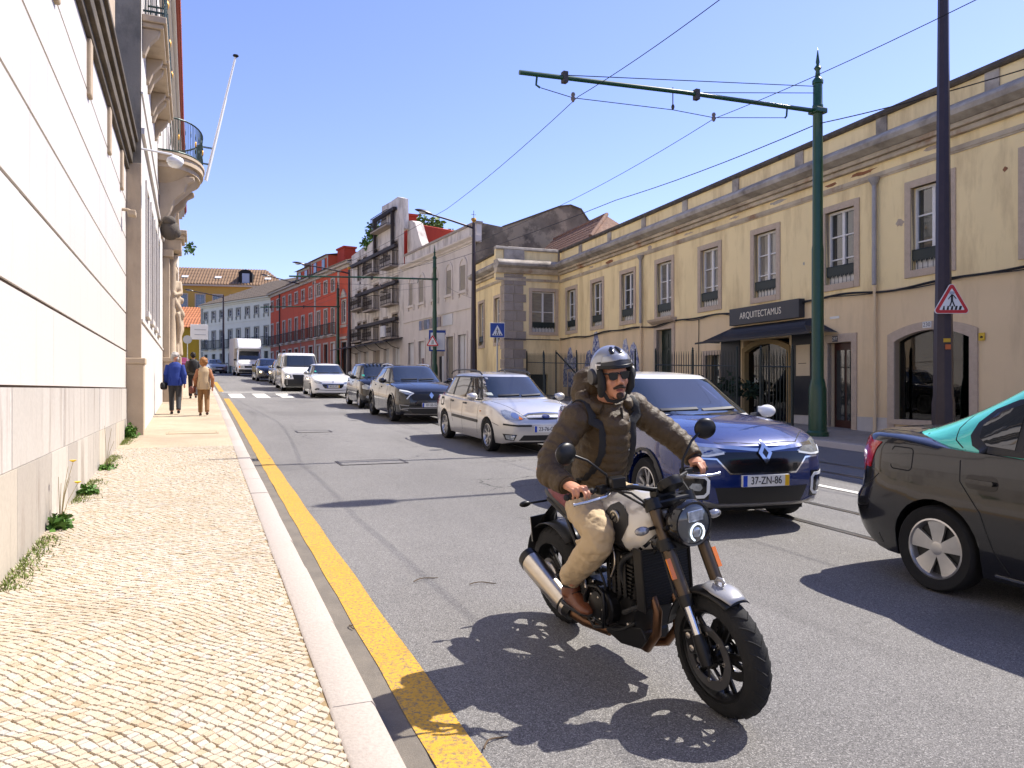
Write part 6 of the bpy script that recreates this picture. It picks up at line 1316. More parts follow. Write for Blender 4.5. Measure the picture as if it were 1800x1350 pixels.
# --- black crossover
ark = dict(L=4.55, W=1.82, H=1.57, wf=.93, wr=3.65, R=.35, Ra=.40, paint=P_BLACK, wheel='ydark', ww=.22,
  top=[(0,.86),(.1,.93),(.5,1.02),(1.0,1.09),(1.3,1.11),(1.6,1.03),(4.2,1.06),(4.55,1.0)], sh=[(0,.74),(.12,.84),(.5,.93),(1.1,.99),(2.6,1.02),(4.0,1.07),(4.55,.95)], bot=[(0,.28),(.25,.21),(4.2,.22),(4.55,.36)],
  plan=[(0,.78),(.06,.85),(.2,.92),(.5,.985),(.9,1),(3.7,1),(4.2,.96),(4.45,.9),(4.55,.83)], fo=[(.2,.09),(.32,.02),(.5,0),(.7,.02),(.85,.07),(1.0,.18)], gh=(1.15,2.1,3.5,4.4), belt=[(1,1.04),(2.4,1.03),(4.4,1.1)], gw=(.82,.60), rexp=.75, roofl=[(1.2,1.5),(2.3,1.52),(3.1,1.515),(4.4,1.42)],
  wscreen=[(.72,1.11),(.73,1.14),(.58,1.46),(.50,1.475)], sglass=[[(1.8,1.08),(2.5,1.07),(2.5,1.44),(2.3,1.445)], [(2.6,1.07),(3.35,1.1),(3.3,1.42),(2.6,1.44)], [(3.45,1.1),(3.9,1.16),(3.6,1.34),(3.44,1.39)]], sframe=[(1.68,1.05),(4.0,1.13),(3.5,1.44),(2.2,1.475)],
  lines=[[(1.5,.98),(1.56,.3)], [(2.55,1.0),(2.55,.28)], [(3.4,1.02),(3.3,.75),(3.1,.45)]], handles=[(2.38,.92),(3.25,.95)], archtrim=.05, plate=('07-SE-52', .50), trimmat=GLOSSB,
  fparts=[('grille', [(-.6,.80),(.6,.80),(.5,.62),(-.5,.62)], TRIM, .003), ('lower_grille', [(-.62,.42),(.62,.42),(.5,.28),(-.5,.28)], TRIM, .004), ('front_blade', strip([(-.76,.40),(-.60,.415),(.60,.415),(.76,.40)], .018), GREYPL, .010), ('front_badge', [(0,.84),(.06,.755),(0,.67),(-.06,.755)], CHROME, .02), ('splitter', strip([(-.7,.245),(0,.235),(.7,.245)], .02), GREYPL, .012)],
  fpair=[('headlamp', [(.46,.82),(.60,.87),(.80,.90),(.82,.85),(.66,.78),(.5,.775)], LAMPG, .006), ('day_light', strip([(.80,.885),(.62,.855),(.47,.80),(.57,.76),(.66,.66)], .030), DRL, .010), ('fog_frame', strip([(.60,.48),(.82,.50),(.80,.38),(.62,.36)], .02), GREYPL, .010)], bpair=[('tail_lamp', [(.5,.9),(.85,.92),(.85,1.0),(.5,.97)], TAIL, .006)], tlines=[[(1.1,-.45),(1.9,-.35)], [(1.1,.45),(1.9,.35)]])
t, sl, put, body, roof = make_car('black crossover with bright angular daytime lights behind the silver estate', ark, 'crossover_car')
for sd in (1, -1): MB().tube([(ark['L']/2-s0, sd*.55, zz) for s0, zz in ((2.25,1.51),(2.4,1.555),(3.0,1.575),(3.6,1.555),(3.8,1.49))], .016, 8).build('roof_rail', CHROME, t, smooth=60)
place(t, 6.0, 22.2, -1)
# --- small black hatchback, tall
sma = dict(L=3.6, W=1.66, H=1.56, wf=.72, wr=3.05, R=.30, Ra=.345, paint=P_BLACK, wheel='multi', ww=.18, roofpaint=P_DKGREY,
  top=[(0,.84),(.1,.92),(.4,1.0),(.75,1.06),(1.0,1.0),(3.3,1.0),(3.6,.95)], sh=[(0,.70),(.12,.82),(.45,.92),(1.0,.96),(3.2,1.0),(3.6,.9)], bot=[(0,.26),(.25,.2),(3.3,.2),(3.6,.34)], plan=[(0,.78),(.06,.86),(.2,.93),(.5,.99),(3.0,1),(3.4,.93),(3.6,.84)], fo=[(.2,.07),(.4,.0),(.65,.01),(.8,.05),(1.0,.14)], bowf=.2,
  gh=(.72,1.42,3.1,3.5), belt=[(.7,1.0),(2,.99),(3.5,1.05)], gw=(.76,.60), wscreen=[(.66,1.05),(.68,1.08),(.58,1.46),(.5,1.475)], sglass=[[(1.15,1.04),(2.05,1.02),(2.05,1.44),(1.55,1.45)], [(2.15,1.02),(2.9,1.06),(2.8,1.42),(2.15,1.44)]], sframe=[(1.05,1.01),(3.0,1.04),(2.9,1.46),(1.48,1.48)],
  lines=[[(1.02,.95),(1.05,.28)], [(2.1,.98),(2.1,.28)]], handles=[(1.95,.88),(2.8,.9)], fparts=[('grille', [(-.36,.62),(.36,.62),(.3,.52),(-.3,.52)], TRIM, .004), ('lower_grille', [(-.5,.42),(.5,.42),(.44,.3),(-.44,.3)], TRIM, .004), ('front_badge', [(.05*math.cos(a), .70+.05*math.sin(a)) for a in [k*.5236 for k in range(12)]], CHROME, .012)],
  fpair=[('headlamp', [(.46,.70),(.52,.80),(.66,.84),(.76,.80),(.76,.70),(.62,.66)], LAMPG, .007), ('fog_lamp', [(.6+.05*math.cos(a), .42+.05*math.sin(a)) for a in [k*.5236 for k in range(12)]], LAMPG, .007)], plate=('91-TH-30', .46), mirrormat=TRIM)
t, sl, put, body, roof = make_car('small tall black hatchback between the black crossover and the white hatchback', sma, 'hatchback_car')
put('toll_tag', rrect(-.62,-.54,1.1,1.16,.01), 'F', mat('green_tag', (.05,.45,.35), .5), .010)
b = MB()
for k in range(-3, 4): b.box(-.75, .45, k*.14-.03, k*.14+.03, 1.545, 1.562)
b.build('roof_ribs', P_DKGREY, t)
place(t, 6.2, 27.9, -1)
# --- white hatchback
p208 = dict(L=3.97, W=1.74, H=1.46, wf=.83, wr=3.37, R=.31, Ra=.355, paint=P_WHITE, wheel='multi', ww=.19,
  top=[(0,.76),(.1,.83),(.5,.94),(.95,1.0),(1.2,1.02),(1.5,.95),(3.6,.98),(3.97,.92)], sh=[(0,.64),(.12,.74),(.5,.86),(1.1,.91),(2.6,.95),(3.6,.99),(3.97,.85)], bot=[(0,.24),(.25,.19),(3.6,.2),(3.97,.34)], plan=[(0,.76),(.06,.84),(.2,.92),(.5,.985),(.9,1),(3.2,1),(3.7,.95),(3.97,.82)], fo=[(.15,.07),(.3,.0),(.5,0),(.65,.04),(.85,.16)],
  gh=(1.02,1.9,3.35,3.85), belt=[(1,.96),(2.4,.95),(3.8,1.02)], gw=(.78,.58), roofl=[(1,1.38),(2.1,1.415),(3,1.40),(3.9,1.34)], wscreen=[(.68,1.01),(.70,1.05),(.56,1.35),(.5,1.37)], sglass=[[(1.6,1.0),(2.3,.98),(2.3,1.33),(2.05,1.34)], [(2.4,.98),(3.1,1.03),(3.05,1.31),(2.4,1.33)]], sframe=[(1.48,.97),(3.25,1.03),(3.15,1.345),(2.0,1.365)],
  lines=[[(1.4,.9),(1.45,.26)], [(2.35,.94),(2.35,.26)]], handles=[(2.2,.86),(3.0,.88)], plate=('48-UL-97', .50), fparts=[('grille', [(-.46,.60),(.46,.60),(.42,.50),(.34,.42),(-.34,.42),(-.42,.50)], GLOSSB, .004), ('grille_frame', strip([(-.50,.62),(.50,.62)], .018), CHROME, .008), ('lower_lip', strip([(-.6,.36),(-.3,.34),(.3,.34),(.6,.36)], .02), TRIM, .006), ('front_badge', [(0,.73),(.03,.69),(0,.66),(-.03,.69)], CHROME, .010)],
  fpair=[('headlamp', [(.44,.66),(.58,.72),(.74,.76),(.77,.70),(.70,.63),(.52,.61)], LAMPG, .006), ('fog_frame', [(.56,.42),(.66,.44),(.76,.38),(.72,.34),(.58,.35)], TRIM, .006), ('fog_lamp', [(.64+.035*math.cos(a), .385+.03*math.sin(a)) for a in [k*.5236 for k in range(12)]], LAMPG, .010)], mirrormat=P_GREY)
t, sl, put, body, roof = make_car('white hatchback stopped near the zebra crossing stripes', p208, 'hatchback_car')
put('toll_tag', rrect(-.6,-.53,1.08,1.13,.01), 'F', mat('green_tag', (.05,.45,.35), .5), .010)
place(t, 5.6, 35.1, -1)
# --- white panel van
van = dict(L=5.14, W=1.93, H=1.91, wf=.93, wr=4.13, R=.335, Ra=.385, paint=P_WHITE, wheel='steel', ww=.2,
  top=[(0,.92),(.1,1.0),(.5,1.12),(.9,1.2),(1.1,1.18),(4.9,1.15),(5.14,1.1)], sh=[(0,.80),(.12,.92),(.5,1.04),(1.0,1.08),(4.9,1.1),(5.14,1.05)], bot=[(0,.24),(.25,.2),(4.8,.24),(5.14,.34)], plan=[(0,.78),(.06,.86),(.2,.93),(.5,.985),(.9,1),(4.9,1),(5.14,.95)], fo=[(.2,.06),(.4,0),(.7,.01),(.9,.07),(1.1,.16)],
  side=[(.15,.95),(.3,.985),(.55,1.0),(.9,.995),(1.1,.985)], gh=(.88,1.62,5.02,5.1), belt=[(.9,1.1),(5.1,1.1)], gw=(.935,.80), ne=7, crown=.04, wscreen=[(.82,1.20),(.84,1.24),(.74,1.74),(.66,1.76)], sglass=[[(1.35,1.16),(2.1,1.14),(2.1,1.68),(1.72,1.70)]],
  lines=[[(1.2,1.06),(1.25,.3)], [(2.2,1.7),(2.2,.3)], [(3.4,1.7),(3.4,.3)], [(2.2,.7),(3.4,.7)]], handles=[(2.05,1.0)], handlemat=TRIM, mirrormat=TRIM,
  fparts=[('bumper', [(-.86,.62),(.86,.62),(.88,.4),(.8,.25),(-.8,.25),(-.88,.4)], TRIM, .006), ('grille', [(-.5,.84),(.5,.84),(.44,.62),(-.44,.62)], TRIM, .005), ('hood_lettering', rrect(-.10,.16,1.03,1.045,.006), GREYPL, .004)],
  fpair=[('headlamp', [(.54,.70),(.58,.84),(.78,.90),(.86,.84),(.84,.72),(.7,.66)], LAMPG, .006)], sparts=[('yellow_logo', [(2.6,.72),(3.0,.86),(3.1,1.02),(2.85,.95)], mat('logo_yellow', (.75,.42,.02), .4), .004), ('printed_lettering', rrect(2.5,2.95,1.38,1.5,.02), mat('logo_grey', (.35,.3,.28), .5), .004), ('rub_strip', strip([(1.3,.55),(3.7,.55)], .06), GREYPL, .006)])
t, sl, put, body, roof = make_car('white panel van with black bumper and one lit headlamp', van, 'delivery_van', 'van')
put('lit_lamp', [(-.70+.05*math.cos(a), .74+.045*math.sin(a)) for a in [k*.5236 for k in range(12)]], 'F', LITLAMP, .012)
place(t, 5.08, 41.2, -1)
# --- plain saloons farther back
sed = dict(L=4.4, W=1.76, H=1.46, wf=.88, wr=3.5, R=.31, Ra=.355, paint=P_NAVY, wheel='multi', ww=.19,
  top=[(0,.74),(.1,.82),(.5,.92),(1.0,.99),(1.25,1.01),(1.6,.94),(3.6,.97),(4.2,1.0),(4.4,.94)], sh=[(0,.62),(.12,.72),(.5,.84),(1.1,.90),(2.6,.93),(4.0,.96),(4.4,.85)], bot=[(0,.24),(.25,.19),(4.1,.2),(4.4,.34)], plan=[(0,.76),(.06,.84),(.2,.92),(.5,.985),(.9,1),(3.7,1),(4.1,.95),(4.4,.82)], fo=[(.15,.07),(.3,.0),(.5,0),(.65,.04),(.85,.16)],
  gh=(1.1,2.0,3.3,4.0), belt=[(1,.95),(2.4,.94),(4,1.0)], gw=(.77,.57), wscreen=[(.66,1.0),(.69,1.04),(.55,1.36),(.48,1.375)], sglass=[[(1.7,.99),(2.4,.97),(2.4,1.34),(2.15,1.35)], [(2.5,.97),(3.2,1.0),(3.1,1.32),(2.5,1.34)]], lines=[[(1.5,.9),(1.5,.26)], [(2.45,.93),(2.45,.26)]], handles=[(2.3,.84)],
  fparts=[('grille', [(-.4,.66),(.4,.66),(.34,.54),(-.34,.54)], TRIM, .004), ('lower_grille', [(-.5,.36),(.5,.36),(.44,.26),(-.44,.26)], TRIM, .004)], fpair=[('headlamp', [(.44,.62),(.52,.70),(.72,.75),(.77,.68),(.7,.60)], LAMPG, .006)], plate=('', .46), bpair=[('tail_lamp', [(.5,.7),(.8,.72),(.8,.88),(.5,.85)], TAIL, .006)])
def var(**k): d = dict(sed); d.update(k); return d
t, sl, put, body, roof = make_car('grey saloon half hidden behind the white van', var(paint=P_GREY, plate=('', .46)), 'saloon_car'); place(t, 5.2, 47.5, 0)
t, sl, put, body, roof = make_car('dark navy saloon with a lit lamp before the box truck', var(paint=P_NAVY), 'saloon_car'); put('lit_lamp', [(-.64+.06*math.cos(a), .60+.05*math.sin(a)) for a in [k*.5236 for k in range(12)]], 'F', LITLAMP, .012); place(t, 4.65, 53.2, 1)
t, sl, put, body, roof = make_car('silver car far back to the left of the box truck', var(paint=P_GREY), 'saloon_car'); place(t, 2.2, 83.0, 9)
t, sl, put, body, roof = make_car('white car with black roof on the far side behind the white hatchback', var(paint=P_WHITE, roofpaint=P_BLACK), 'saloon_car', group='cars on the far side of the road'); place(t, 9.0, 39.5, -1)
t, sl, put, body, roof = make_car('dark red car at the far left beyond the walkers', var(paint=P_RED), 'saloon_car', group='cars parked at the street bend'); place(t, -1.05, 72.5, 14, 1)
t, sl, put, body, roof = make_car('white car partly hidden behind the dark red car', var(paint=P_WHITE), 'saloon_car', group='cars parked at the street bend'); place(t, -1.0, 79.5, 10, 1)
# --- white box truck
trk = dict(L=2.3, W=2.0, H=2.2, wf=.95, wr=3.9, R=.36, Ra=.40, paint=P_WHITE, wheel='steel', ww=.22,
  top=[(0,1.0),(.1,1.1),(.5,1.24),(.8,1.32),(1.0,1.3),(2.3,1.3)], sh=[(0,.86),(.12,1.0),(.5,1.16),(1.0,1.2),(2.3,1.2)], bot=[(0,.3),(.25,.28),(2.3,.3)], plan=[(0,.78),(.06,.86),(.2,.93),(.5,.985),(.9,1),(2.3,1)], fo=[(.2,.05),(.4,0),(.8,.02),(1.0,.08),(1.2,.2)], side=[(.15,.95),(.3,.985),(.55,1.0),(.9,.995),(1.3,.98)], bowr=.01, ro=[(.2,0),(1,0)],
  gh=(.8,1.4,2.26,2.29), belt=[(.8,1.22),(2.3,1.22)], gw=(.96,.86), ne=7, wscreen=[(.84,1.32),(.86,1.36),(.76,1.98),(.7,2.0)], sglass=[[(1.2,1.3),(1.95,1.28),(1.95,1.9),(1.5,1.92)]], lines=[[(1.1,1.2),(1.1,.5)]], mirrormat=TRIM,
  fparts=[('bumper', [(-.92,.55),(.92,.55),(.9,.32),(-.9,.32)], TRIM, .006), ('grille', [(-.5,.82),(.5,.82),(.48,.66),(-.48,.66)], TRIM, .004), ('hood_vent', rrect(-.5,.2,1.1,1.12,.008), GREYPL, .004)], fpair=[('headlamp', rrect(.56,.78,.66,.82,.03), LAMPG, .006), ('indicator', rrect(.80,.90,.66,.82,.02), ORANGE, .008)])
t, sl, put, body, roof = make_car('white box truck with beige cargo body and rounded roof deflector', trk, 'box_truck', 'truck')
cg = MB().box(-5.2, -1.2, -1.05, 1.05, .75, 3.05).build('cargo_box', P_BOX, t, bevel=.03); MB().box(-1.2, -1.17, -1.0, 1.0, 2.2, 3.0).build('box_front', P_WHITE, cg)
MB().prism([(-1.16, 2.15), (.35, 2.15), (.32, 2.3), (-.3, 2.9), (-.6, 3.02), (-1.16, 3.03)], -.9, .9, 'y').build('roof_deflector', P_WHITE, t, bevel=.1)
MB().box(-5.1, -1.1, -.45, .45, .5, .75).build('chassis', BLACKM, t)
place(t, 4.3, 65.5, 3)
# --- taxi saloon, black with turquoise roof, rear quarter in view
tx = dict(L=4.36, W=1.74, H=1.61, wf=.82, wr=3.46, R=.315, Ra=.365, paint=P_BLACK, roofpaint=P_TEAL, wheel='taxi', ww=.19, wi=.11,
  top=[(0,.76),(.1,.84),(.5,.96),(1.0,1.04),(1.25,1.06),(1.6,1.0),(3.3,1.06),(3.62,1.14),(4.0,1.16),(4.25,1.155),(4.36,1.11)], sh=[(0,.64),(.12,.74),(.5,.87),(1.1,.97),(2.6,1.03),(3.5,1.065),(4.0,1.09),(4.25,1.09),(4.36,1.04)],
  bot=[(0,.24),(.25,.19),(4.0,.2),(4.25,.28),(4.36,.36)], plan=[(0,.76),(.06,.84),(.2,.92),(.5,.985),(.9,1),(3.6,1),(3.95,.975),(4.2,.92),(4.3,.87),(4.36,.82)], fo=[(.15,.07),(.3,.0),(.5,0),(.65,.04),(.85,.16)], ro=[(.2,.14),(.36,.04),(.5,0),(.62,.01),(.66,.05),(.8,.06),(.98,.05),(1.05,.08)], bowr=.10,
  gh=(1.12,1.98,3.02,4.03), belt=[(1,1.01),(2.4,1.04),(3.6,1.08),(4,1.13)], gw=(.80,.60), side=[(.15,.93),(.3,.975),(.55,1.0),(.8,.995),(1.0,.97),(1.15,.94)], rexp=.9, ne=4.0, roofl=[(1,1.50),(2.2,1.56),(2.9,1.565),(3.4,1.535),(4.0,1.50)], wscreen=[(.66,1.08),(.69,1.11),(.55,1.47),(.48,1.49)], rscreen=[(.48,1.17),(.47,1.19),(.40,1.38),(.36,1.40)],
  sglass=[[(1.75,1.02),(2.3,1.0),(2.3,1.40),(2.1,1.40)], [(2.42,1.075),(2.86,1.085),(2.86,1.42),(2.42,1.445)], [(2.92,1.09),(3.12,1.10),(3.19,1.15),(3.20,1.23),(3.12,1.325),(2.92,1.405)]], sframe=[(1.62,1.03),(3.14,1.05),(3.23,1.09),(3.27,1.16),(3.25,1.25),(3.16,1.35),(3.0,1.425),(2.6,1.475),(2.0,1.48)],
  lines=[[(1.4,.93),(1.44,.26)], [(2.36,.95),(2.36,.26)], [(3.28,1.06),(3.26,.84),(3.1,.64),(3.0,.40),(2.9,.27)], strip(rrect(3.66,3.86,.86,1.03,.03), .001)[:17], [(3.98,.80),(4.12,.68),(4.28,.62)], [(3.97,.33),(3.93,.26)]], handles=[(2.25,.86)],
  sparts=[('tail_lamp', [(4.06,1.0),(4.08,.94),(4.19,.80),(4.34,.82),(4.36,1.05),(4.26,1.085),(4.12,1.075)], TAIL, .007), ('handle_bowl', rrect(2.98,3.22,.80,.90,.045), GLOSSB, .002), ('sill_chrome', strip([(1.35,.235),(3.0,.235)], .012), CHROME, .008)],
  bpair=[('tail_lamp', [(.60,.84),(.80,.84),(.80,1.05),(.62,1.07)], TAIL, .007)], fpair=[('headlamp', [(.44,.62),(.52,.70),(.72,.75),(.77,.68),(.7,.60)], LAMPG, .006)], tlines=[[(-1.5,-.66),(-1.52,.66)]])
t, sl, put, body, roof = make_car('black taxi saloon with turquoise roof cut by the right picture edge', tx, 'taxi', 'taxi')
for v in 'LR':
    put('door_handle', rrect(tx['L']/2-3.20, tx['L']/2-3.0, .838, .868, .014), v, P_BLACK, .03, .05, sk=.02)
    put('rear_pillar_gap', strip([(tx['L']/2-a, c) for a, c in ((3.30,1.07),(3.38,1.12),(3.40,1.2),(3.35,1.33),(3.22,1.45),(3.07,1.53))], .008), v, BLACKM, .0012, .05, sk=.003)
    put('quarter_pillar', strip([(tx['L']/2-2.89, 1.085), (tx['L']/2-2.89, 1.46)], .045), v, TRIM, .009)
put('boot_lid_blue', [(-1.62,-.62),(-1.62,.62),(-2.08,.60),(-2.08,-.60)], 'T', P_NAVY, .003)
place(t, 5.86, 2.73, 0)
# ------------------------------------------------------------------ motorcycle.  Local frame: x forward, y left, z up, origin on the road midway between the wheels
MBK = dict(loc=(2.255, 3.65, G(3.65)+RD+.004), rot=(R(7), R(1.9), R(-86.3)))
mc = thing('motorcycle', 'black and silver motorcycle with maroon seat and round headlamp in the foreground', 'motorcycle'); mc.location = MBK['loc']; mc.rotation_euler = MBK['rot']; mc.scale = (.977,)*3
BLKM = mat('satin_black_metal', (.008, .008, .0085), .38, .4, var=.4, vscale=12, vcol=(.018, .017, .016)); BRONZE = mat('dark_bronze_fork', (.085, .062, .042), .35, .8); TANK = mat('champagne_tank_paint', (.56, .53, .48), .28, .25, coat=1, var=.1, vscale=2)
MAROON = mat('maroon_leather', (.13, .012, .02), .5, bump=.15, bscale=60); STEELB = mat('brushed_steel', (.55, .50, .43), .28, 1, var=.3, vscale=14, vcol=(.35, .28, .2), stretch=(.3, 1, 1)); DISC = mat('brake_disc_steel', (.16, .155, .15), .35, .9); PIPE = mat('heat_browned_pipe', (.16, .085, .045), .35, .9, var=.6, vscale=8, vcol=(.07, .04, .03))
RUB = mat('grip_rubber', (.012, .012, .012), .75)
def moto_wheel(x, R_, w_, rim_w, label):
    b = MB(); prof = []
    for k in range(13):
        a = math.pi*k/12; prof.append((R_-w_*.62+w_*.62*math.sin(a)**.8, -w_/2*math.cos(a)*1.0))
    prof = [(R_*.73, -rim_w/2)]+prof+[(R_*.73, rim_w/2)]
    b.lathe(prof, 56, axis='y'); wh = b.build('wheel', TYRE, mc, smooth=60); wh.location = (x, 0, R_)
    g = MB()                                               # tread grooves: raised rubber blocks between them
    for k in range(30):
        for sd in (1, -1):
            pts = []
            for j in range(6):
                f = j/5; a = 2*math.pi*k/30+f*.16; lat = sd*(.02+f*.78)*w_/2; ca = math.acos(max(-1, min(1, -lat/(w_/2)))); r = R_-w_*.62+w_*.62*math.sin(ca)**.8+.0012
                pts.append((r*math.cos(a), lat, r*math.sin(a)))
            g.tube(pts, [.0035]*6, 4)
    tag(g.build('tread_grooves', BLACKM, wh), kind='stuff')
    rr = R_*.73; b = MB(); b.lathe([(rr+.004,-rim_w/2-.006),(rr-.012,-rim_w/2-.006),(rr-.03,-rim_w*.3),(rr-.034,0),(rr-.03,rim_w*.3),(rr-.012,rim_w/2+.006),(rr+.004,rim_w/2+.006)], 48, axis='y'); b.lathe([(.0,-.06),(.035,-.06),(.04,-.03),(.04,.03),(.035,.06),(0,.06)], 16, axis='y')
    for k in range(5):
        for s_ in (-.16, .16):
            a = 2*math.pi*k/5; p0 = (.035*math.cos(a), 0, .035*math.sin(a)); p1 = ((rr-.03)*math.cos(a+s_), 0, (rr-.03)*math.sin(a+s_)); b.tube([p0, p1], [(.012,.02),(.010,.014)], 6)
    b.build('rim', BLKM, wh, smooth=45); return wh
def smooth_pts(pts, it=2):
    P = [Vector(p) for p in pts]
    for _ in range(it):
        Q = [P[0]]
        for i in range(len(P)-1): Q += [P[i].lerp(P[i+1], .25), P[i].lerp(P[i+1], .75)]
        P = Q+[P[-1]]
    return P
fwh = moto_wheel(.735, .302, .125, .09, 'f'); rwh = moto_wheel(-.735, .315, .165, .12, 'r')
def disc(parent, y, r, holes=True, caliper=True):
    b = MB(); b.lathe([(r,y-.0025),(r,y+.0025),(r-.045,y+.0025),(r-.045,y-.0025),(r,y-.0025)], 40, axis='y'); d = b.build('brake_disc', DISC, parent, smooth=30)
    b = MB(); 
    for k in range(8):
        a = 2*math.pi*k/8; b.tube([(.05*math.cos(a-.3), y*.9, .05*math.sin(a-.3)), ((r-.04)*math.cos(a), y, (r-.04)*math.sin(a))], [(.008,.006),(.012,.004)], 6)
    b.lathe([(.06,y*.8),(.06,y*.95),(.03,y*.95)], 16, axis='y'); b.build('disc_carrier', BLKM, d)
    if holes:
        b = MB()
        for k in range(8): a = 2*math.pi*k/8; b.lathe([(0,y+math.copysign(.006,y)),(.011,y+math.copysign(.006,y)),(.011,y)], 8, ((r-.045)*math.cos(a), 0, (r-.045)*math.sin(a)), 'y')
        tag(b.build('rivets', STEELB, d), kind='stuff')
for y in (-.072, .072): disc(fwh, y, .155)
disc(rwh, -.09, .12); 
MB().tube([(.735,-.13,.302),(.735,.13,.302)], .014, 10).build('front_axle', STEELB, mc)
FA = Vector((.735, 0, .302)); FT = Vector((.405, 0, 1.0)); fd = (FT-FA).normalized()
def fk(f, y, dx=0): p = FA.lerp(FT, f); return (p.x+dx, y, p.z)
for y in (-.105, .105):
    f = MB().tube([fk(.34, y, .03), fk(1.0, y, .03)], .031, 14).build('fork_tube', BRONZE, mc, smooth=60); f2 = MB().tube([fk(.13, y, .03), fk(.35, y, .03)], .022, 14).build('fork_slider', CHROME, f, smooth=60)
    MB().tube([fk(-.03, y, .02), fk(.08, y, .028), fk(.16, y, .03)], [.03,.034,.028], 12).build('axle_clamp', BLKM, f, smooth=50); MB().tube([fk(.33, y, .03), fk(.40, y, .03)], .036, 14).build('fork_seal', BLKM, f, smooth=50)
    MB().box(-.005,.005,-.012,.012,-.05,.05).build('reflector', ORANGE, f).location = Vector(fk(.58, y*1.33, .05)); [c for c in f.children if c.name.startswith('reflector')][0].rotation_euler = (0, -math.atan2(.33, .7), 0)
    for ff in (.72, .985): MB().tube([fk(ff-.035, y, .03), fk(ff+.035, y, .03)], .045, 12).build('clamp', BLKM, f, smooth=50)
    cal = MB().box(-.035,.045,-.02,.02,-.06,.06).build('brake_caliper', BLKM, mc, bevel=.01); cal.location = (.655, y*.86, .36); cal.rotation_euler = (0, R(-20), 0)
    for k in (0, 1): MB().sphere((.002, -.022 if y < 0 else .022, -.03+.06*k), (.016, .006, .016), 10, 6).build('caliper_bolt', STEELB, cal)
for ff, h in ((.72, .03), (.985, .025)):
    p = FA.lerp(FT, ff); MB().box(p.x-.03, p.x+.07, -.13, .13, p.z-h, p.z+h).build('triple_clamp', BLKM, mc, bevel=.012)
# front mudguard: dark hugger and pale top plate with its ornament
b = MB(); rings = []
for k in range(15):
    a = R(62+k*7.5); r = .325; ring = []
    for j in range(9): c = R(-80+j*20); ring.append((FA.x+(r-.03+.03*math.cos(c))*math.cos(a), .078*math.sin(c), FA.z+(r-.03+.03*math.cos(c))*math.sin(a)))
    rings.append(ring)
for i in range(14):
    for j in range(8): b.quad(rings[i][j], rings[i][j+1], rings[i+1][j+1], rings[i+1][j])
mg = b.build('mudguard', BLKM, mc, smooth=60); sm_ = mg.modifiers.new('t', 'SOLIDIFY'); sm_.thickness = .004
b = MB(); rings = []
for k in range(8):
    a = R(62+k*5.0); r = .338; wd = .074*(1-.35*abs(k-3.5)/3.5); rings.append([(FA.x+(r-.022+.022*math.cos(R(-75+j*18.75)))*math.cos(a), wd*math.sin(R(-75+j*18.75)), FA.z+(r-.022+.022*math.cos(R(-75+j*18.75)))*math.sin(a)) for j in range(9)])
for i in range(7):
    for j in range(8): b.quad(rings[i][j], rings[i][j+1], rings[i+1][j+1], rings[i+1][j])
tp = b.build('mudguard_plate', mat('silver_grey_plate', (.27, .27, .28), .35, .3, coat=.5), mg, smooth=60); sm_ = tp.modifiers.new('t', 'SOLIDIFY'); sm_.thickness = .006; sm_.offset = 1
b = MB(); a = R(84); q = (FA.x+.35*math.cos(a), 0, FA.z+.35*math.sin(a)); b.tube([(q[0]-.035,0,q[2]),(q[0]-.01,0,q[2]+.018),(q[0]+.02,0,q[2]+.02),(q[0]+.035,0,q[2]+.005)], [.006,.012,.011,.006], 8).tube([(q[0]-.02,0,q[2]-.015),(q[0]-.015,0,q[2]+.01)], .005, 6).tube([(q[0]+.02,0,q[2]-.015),(q[0]+.02,0,q[2]+.01)], .005, 6); b.build('mudguard_ornament', MATS['silver_grey_plate'], mg, smooth=60)
# headlamp
hl = MB().lathe([(0,-.10),(.05,-.10),(.085,-.07),(.112,-.02),(.116,.03),(.108,.052),(.098,.05)], 32, (.565,0,.905), 'x').build('headlamp', GLOSSB, mc, smooth=50)
lensm = mat('lamp_lens', (.05, .055, .06), .05, spec=.8, coat=.6); MB().lathe([(.1,.045),(.08,.057),(.04,.066),(0,.069)], 28, (.565,0,.905), 'x').build('lens', lensm, hl, smooth=80)
MB().box(.628,.634,-.045,.045,.922,.975).build('upper_reflector', mat('lamp_reflector', (.5,.56,.66), .15, .7, var=.7, vscale=40, vcol=(.1,.12,.16)), hl, bevel=.004)
b = MB(); b.tube([(.637,.04*math.cos(a),.868+.042*math.sin(a)) for a in [R(-60+k*30) for k in range(11)]], .005, 6); b.build('running_light', mat('lit_running_light', (.8,.85,.9), .2, emit=(.75,.88,1), estr=.5), hl, smooth=60)
MB().sphere((.633,0,.868), (.006,.024,.026), 12, 8).build('projector', LAMPG, hl, smooth=60)
for y in (-.1, .1): MB().tube([(.5,y*1.05,.87),(.56,y*1.14,.90)], .012, 6).build('lamp_bracket', BLKM, hl)
for sd in (1, -1):
    b = MB(); b.tube([(.47, sd*.11, .885), (.49, sd*.19, .89)], .009, 6); ind = b.build('indicator', BLKM, mc); MB().sphere((.50, sd*.225, .892), (.022, .042, .022), 12, 8).build('indicator_lens', mat('clear_indicator', (.20,.20,.21), .15, .5, coat=.5, var=.6, vscale=60, vcol=(.45,.45,.45)), ind, smooth=60)
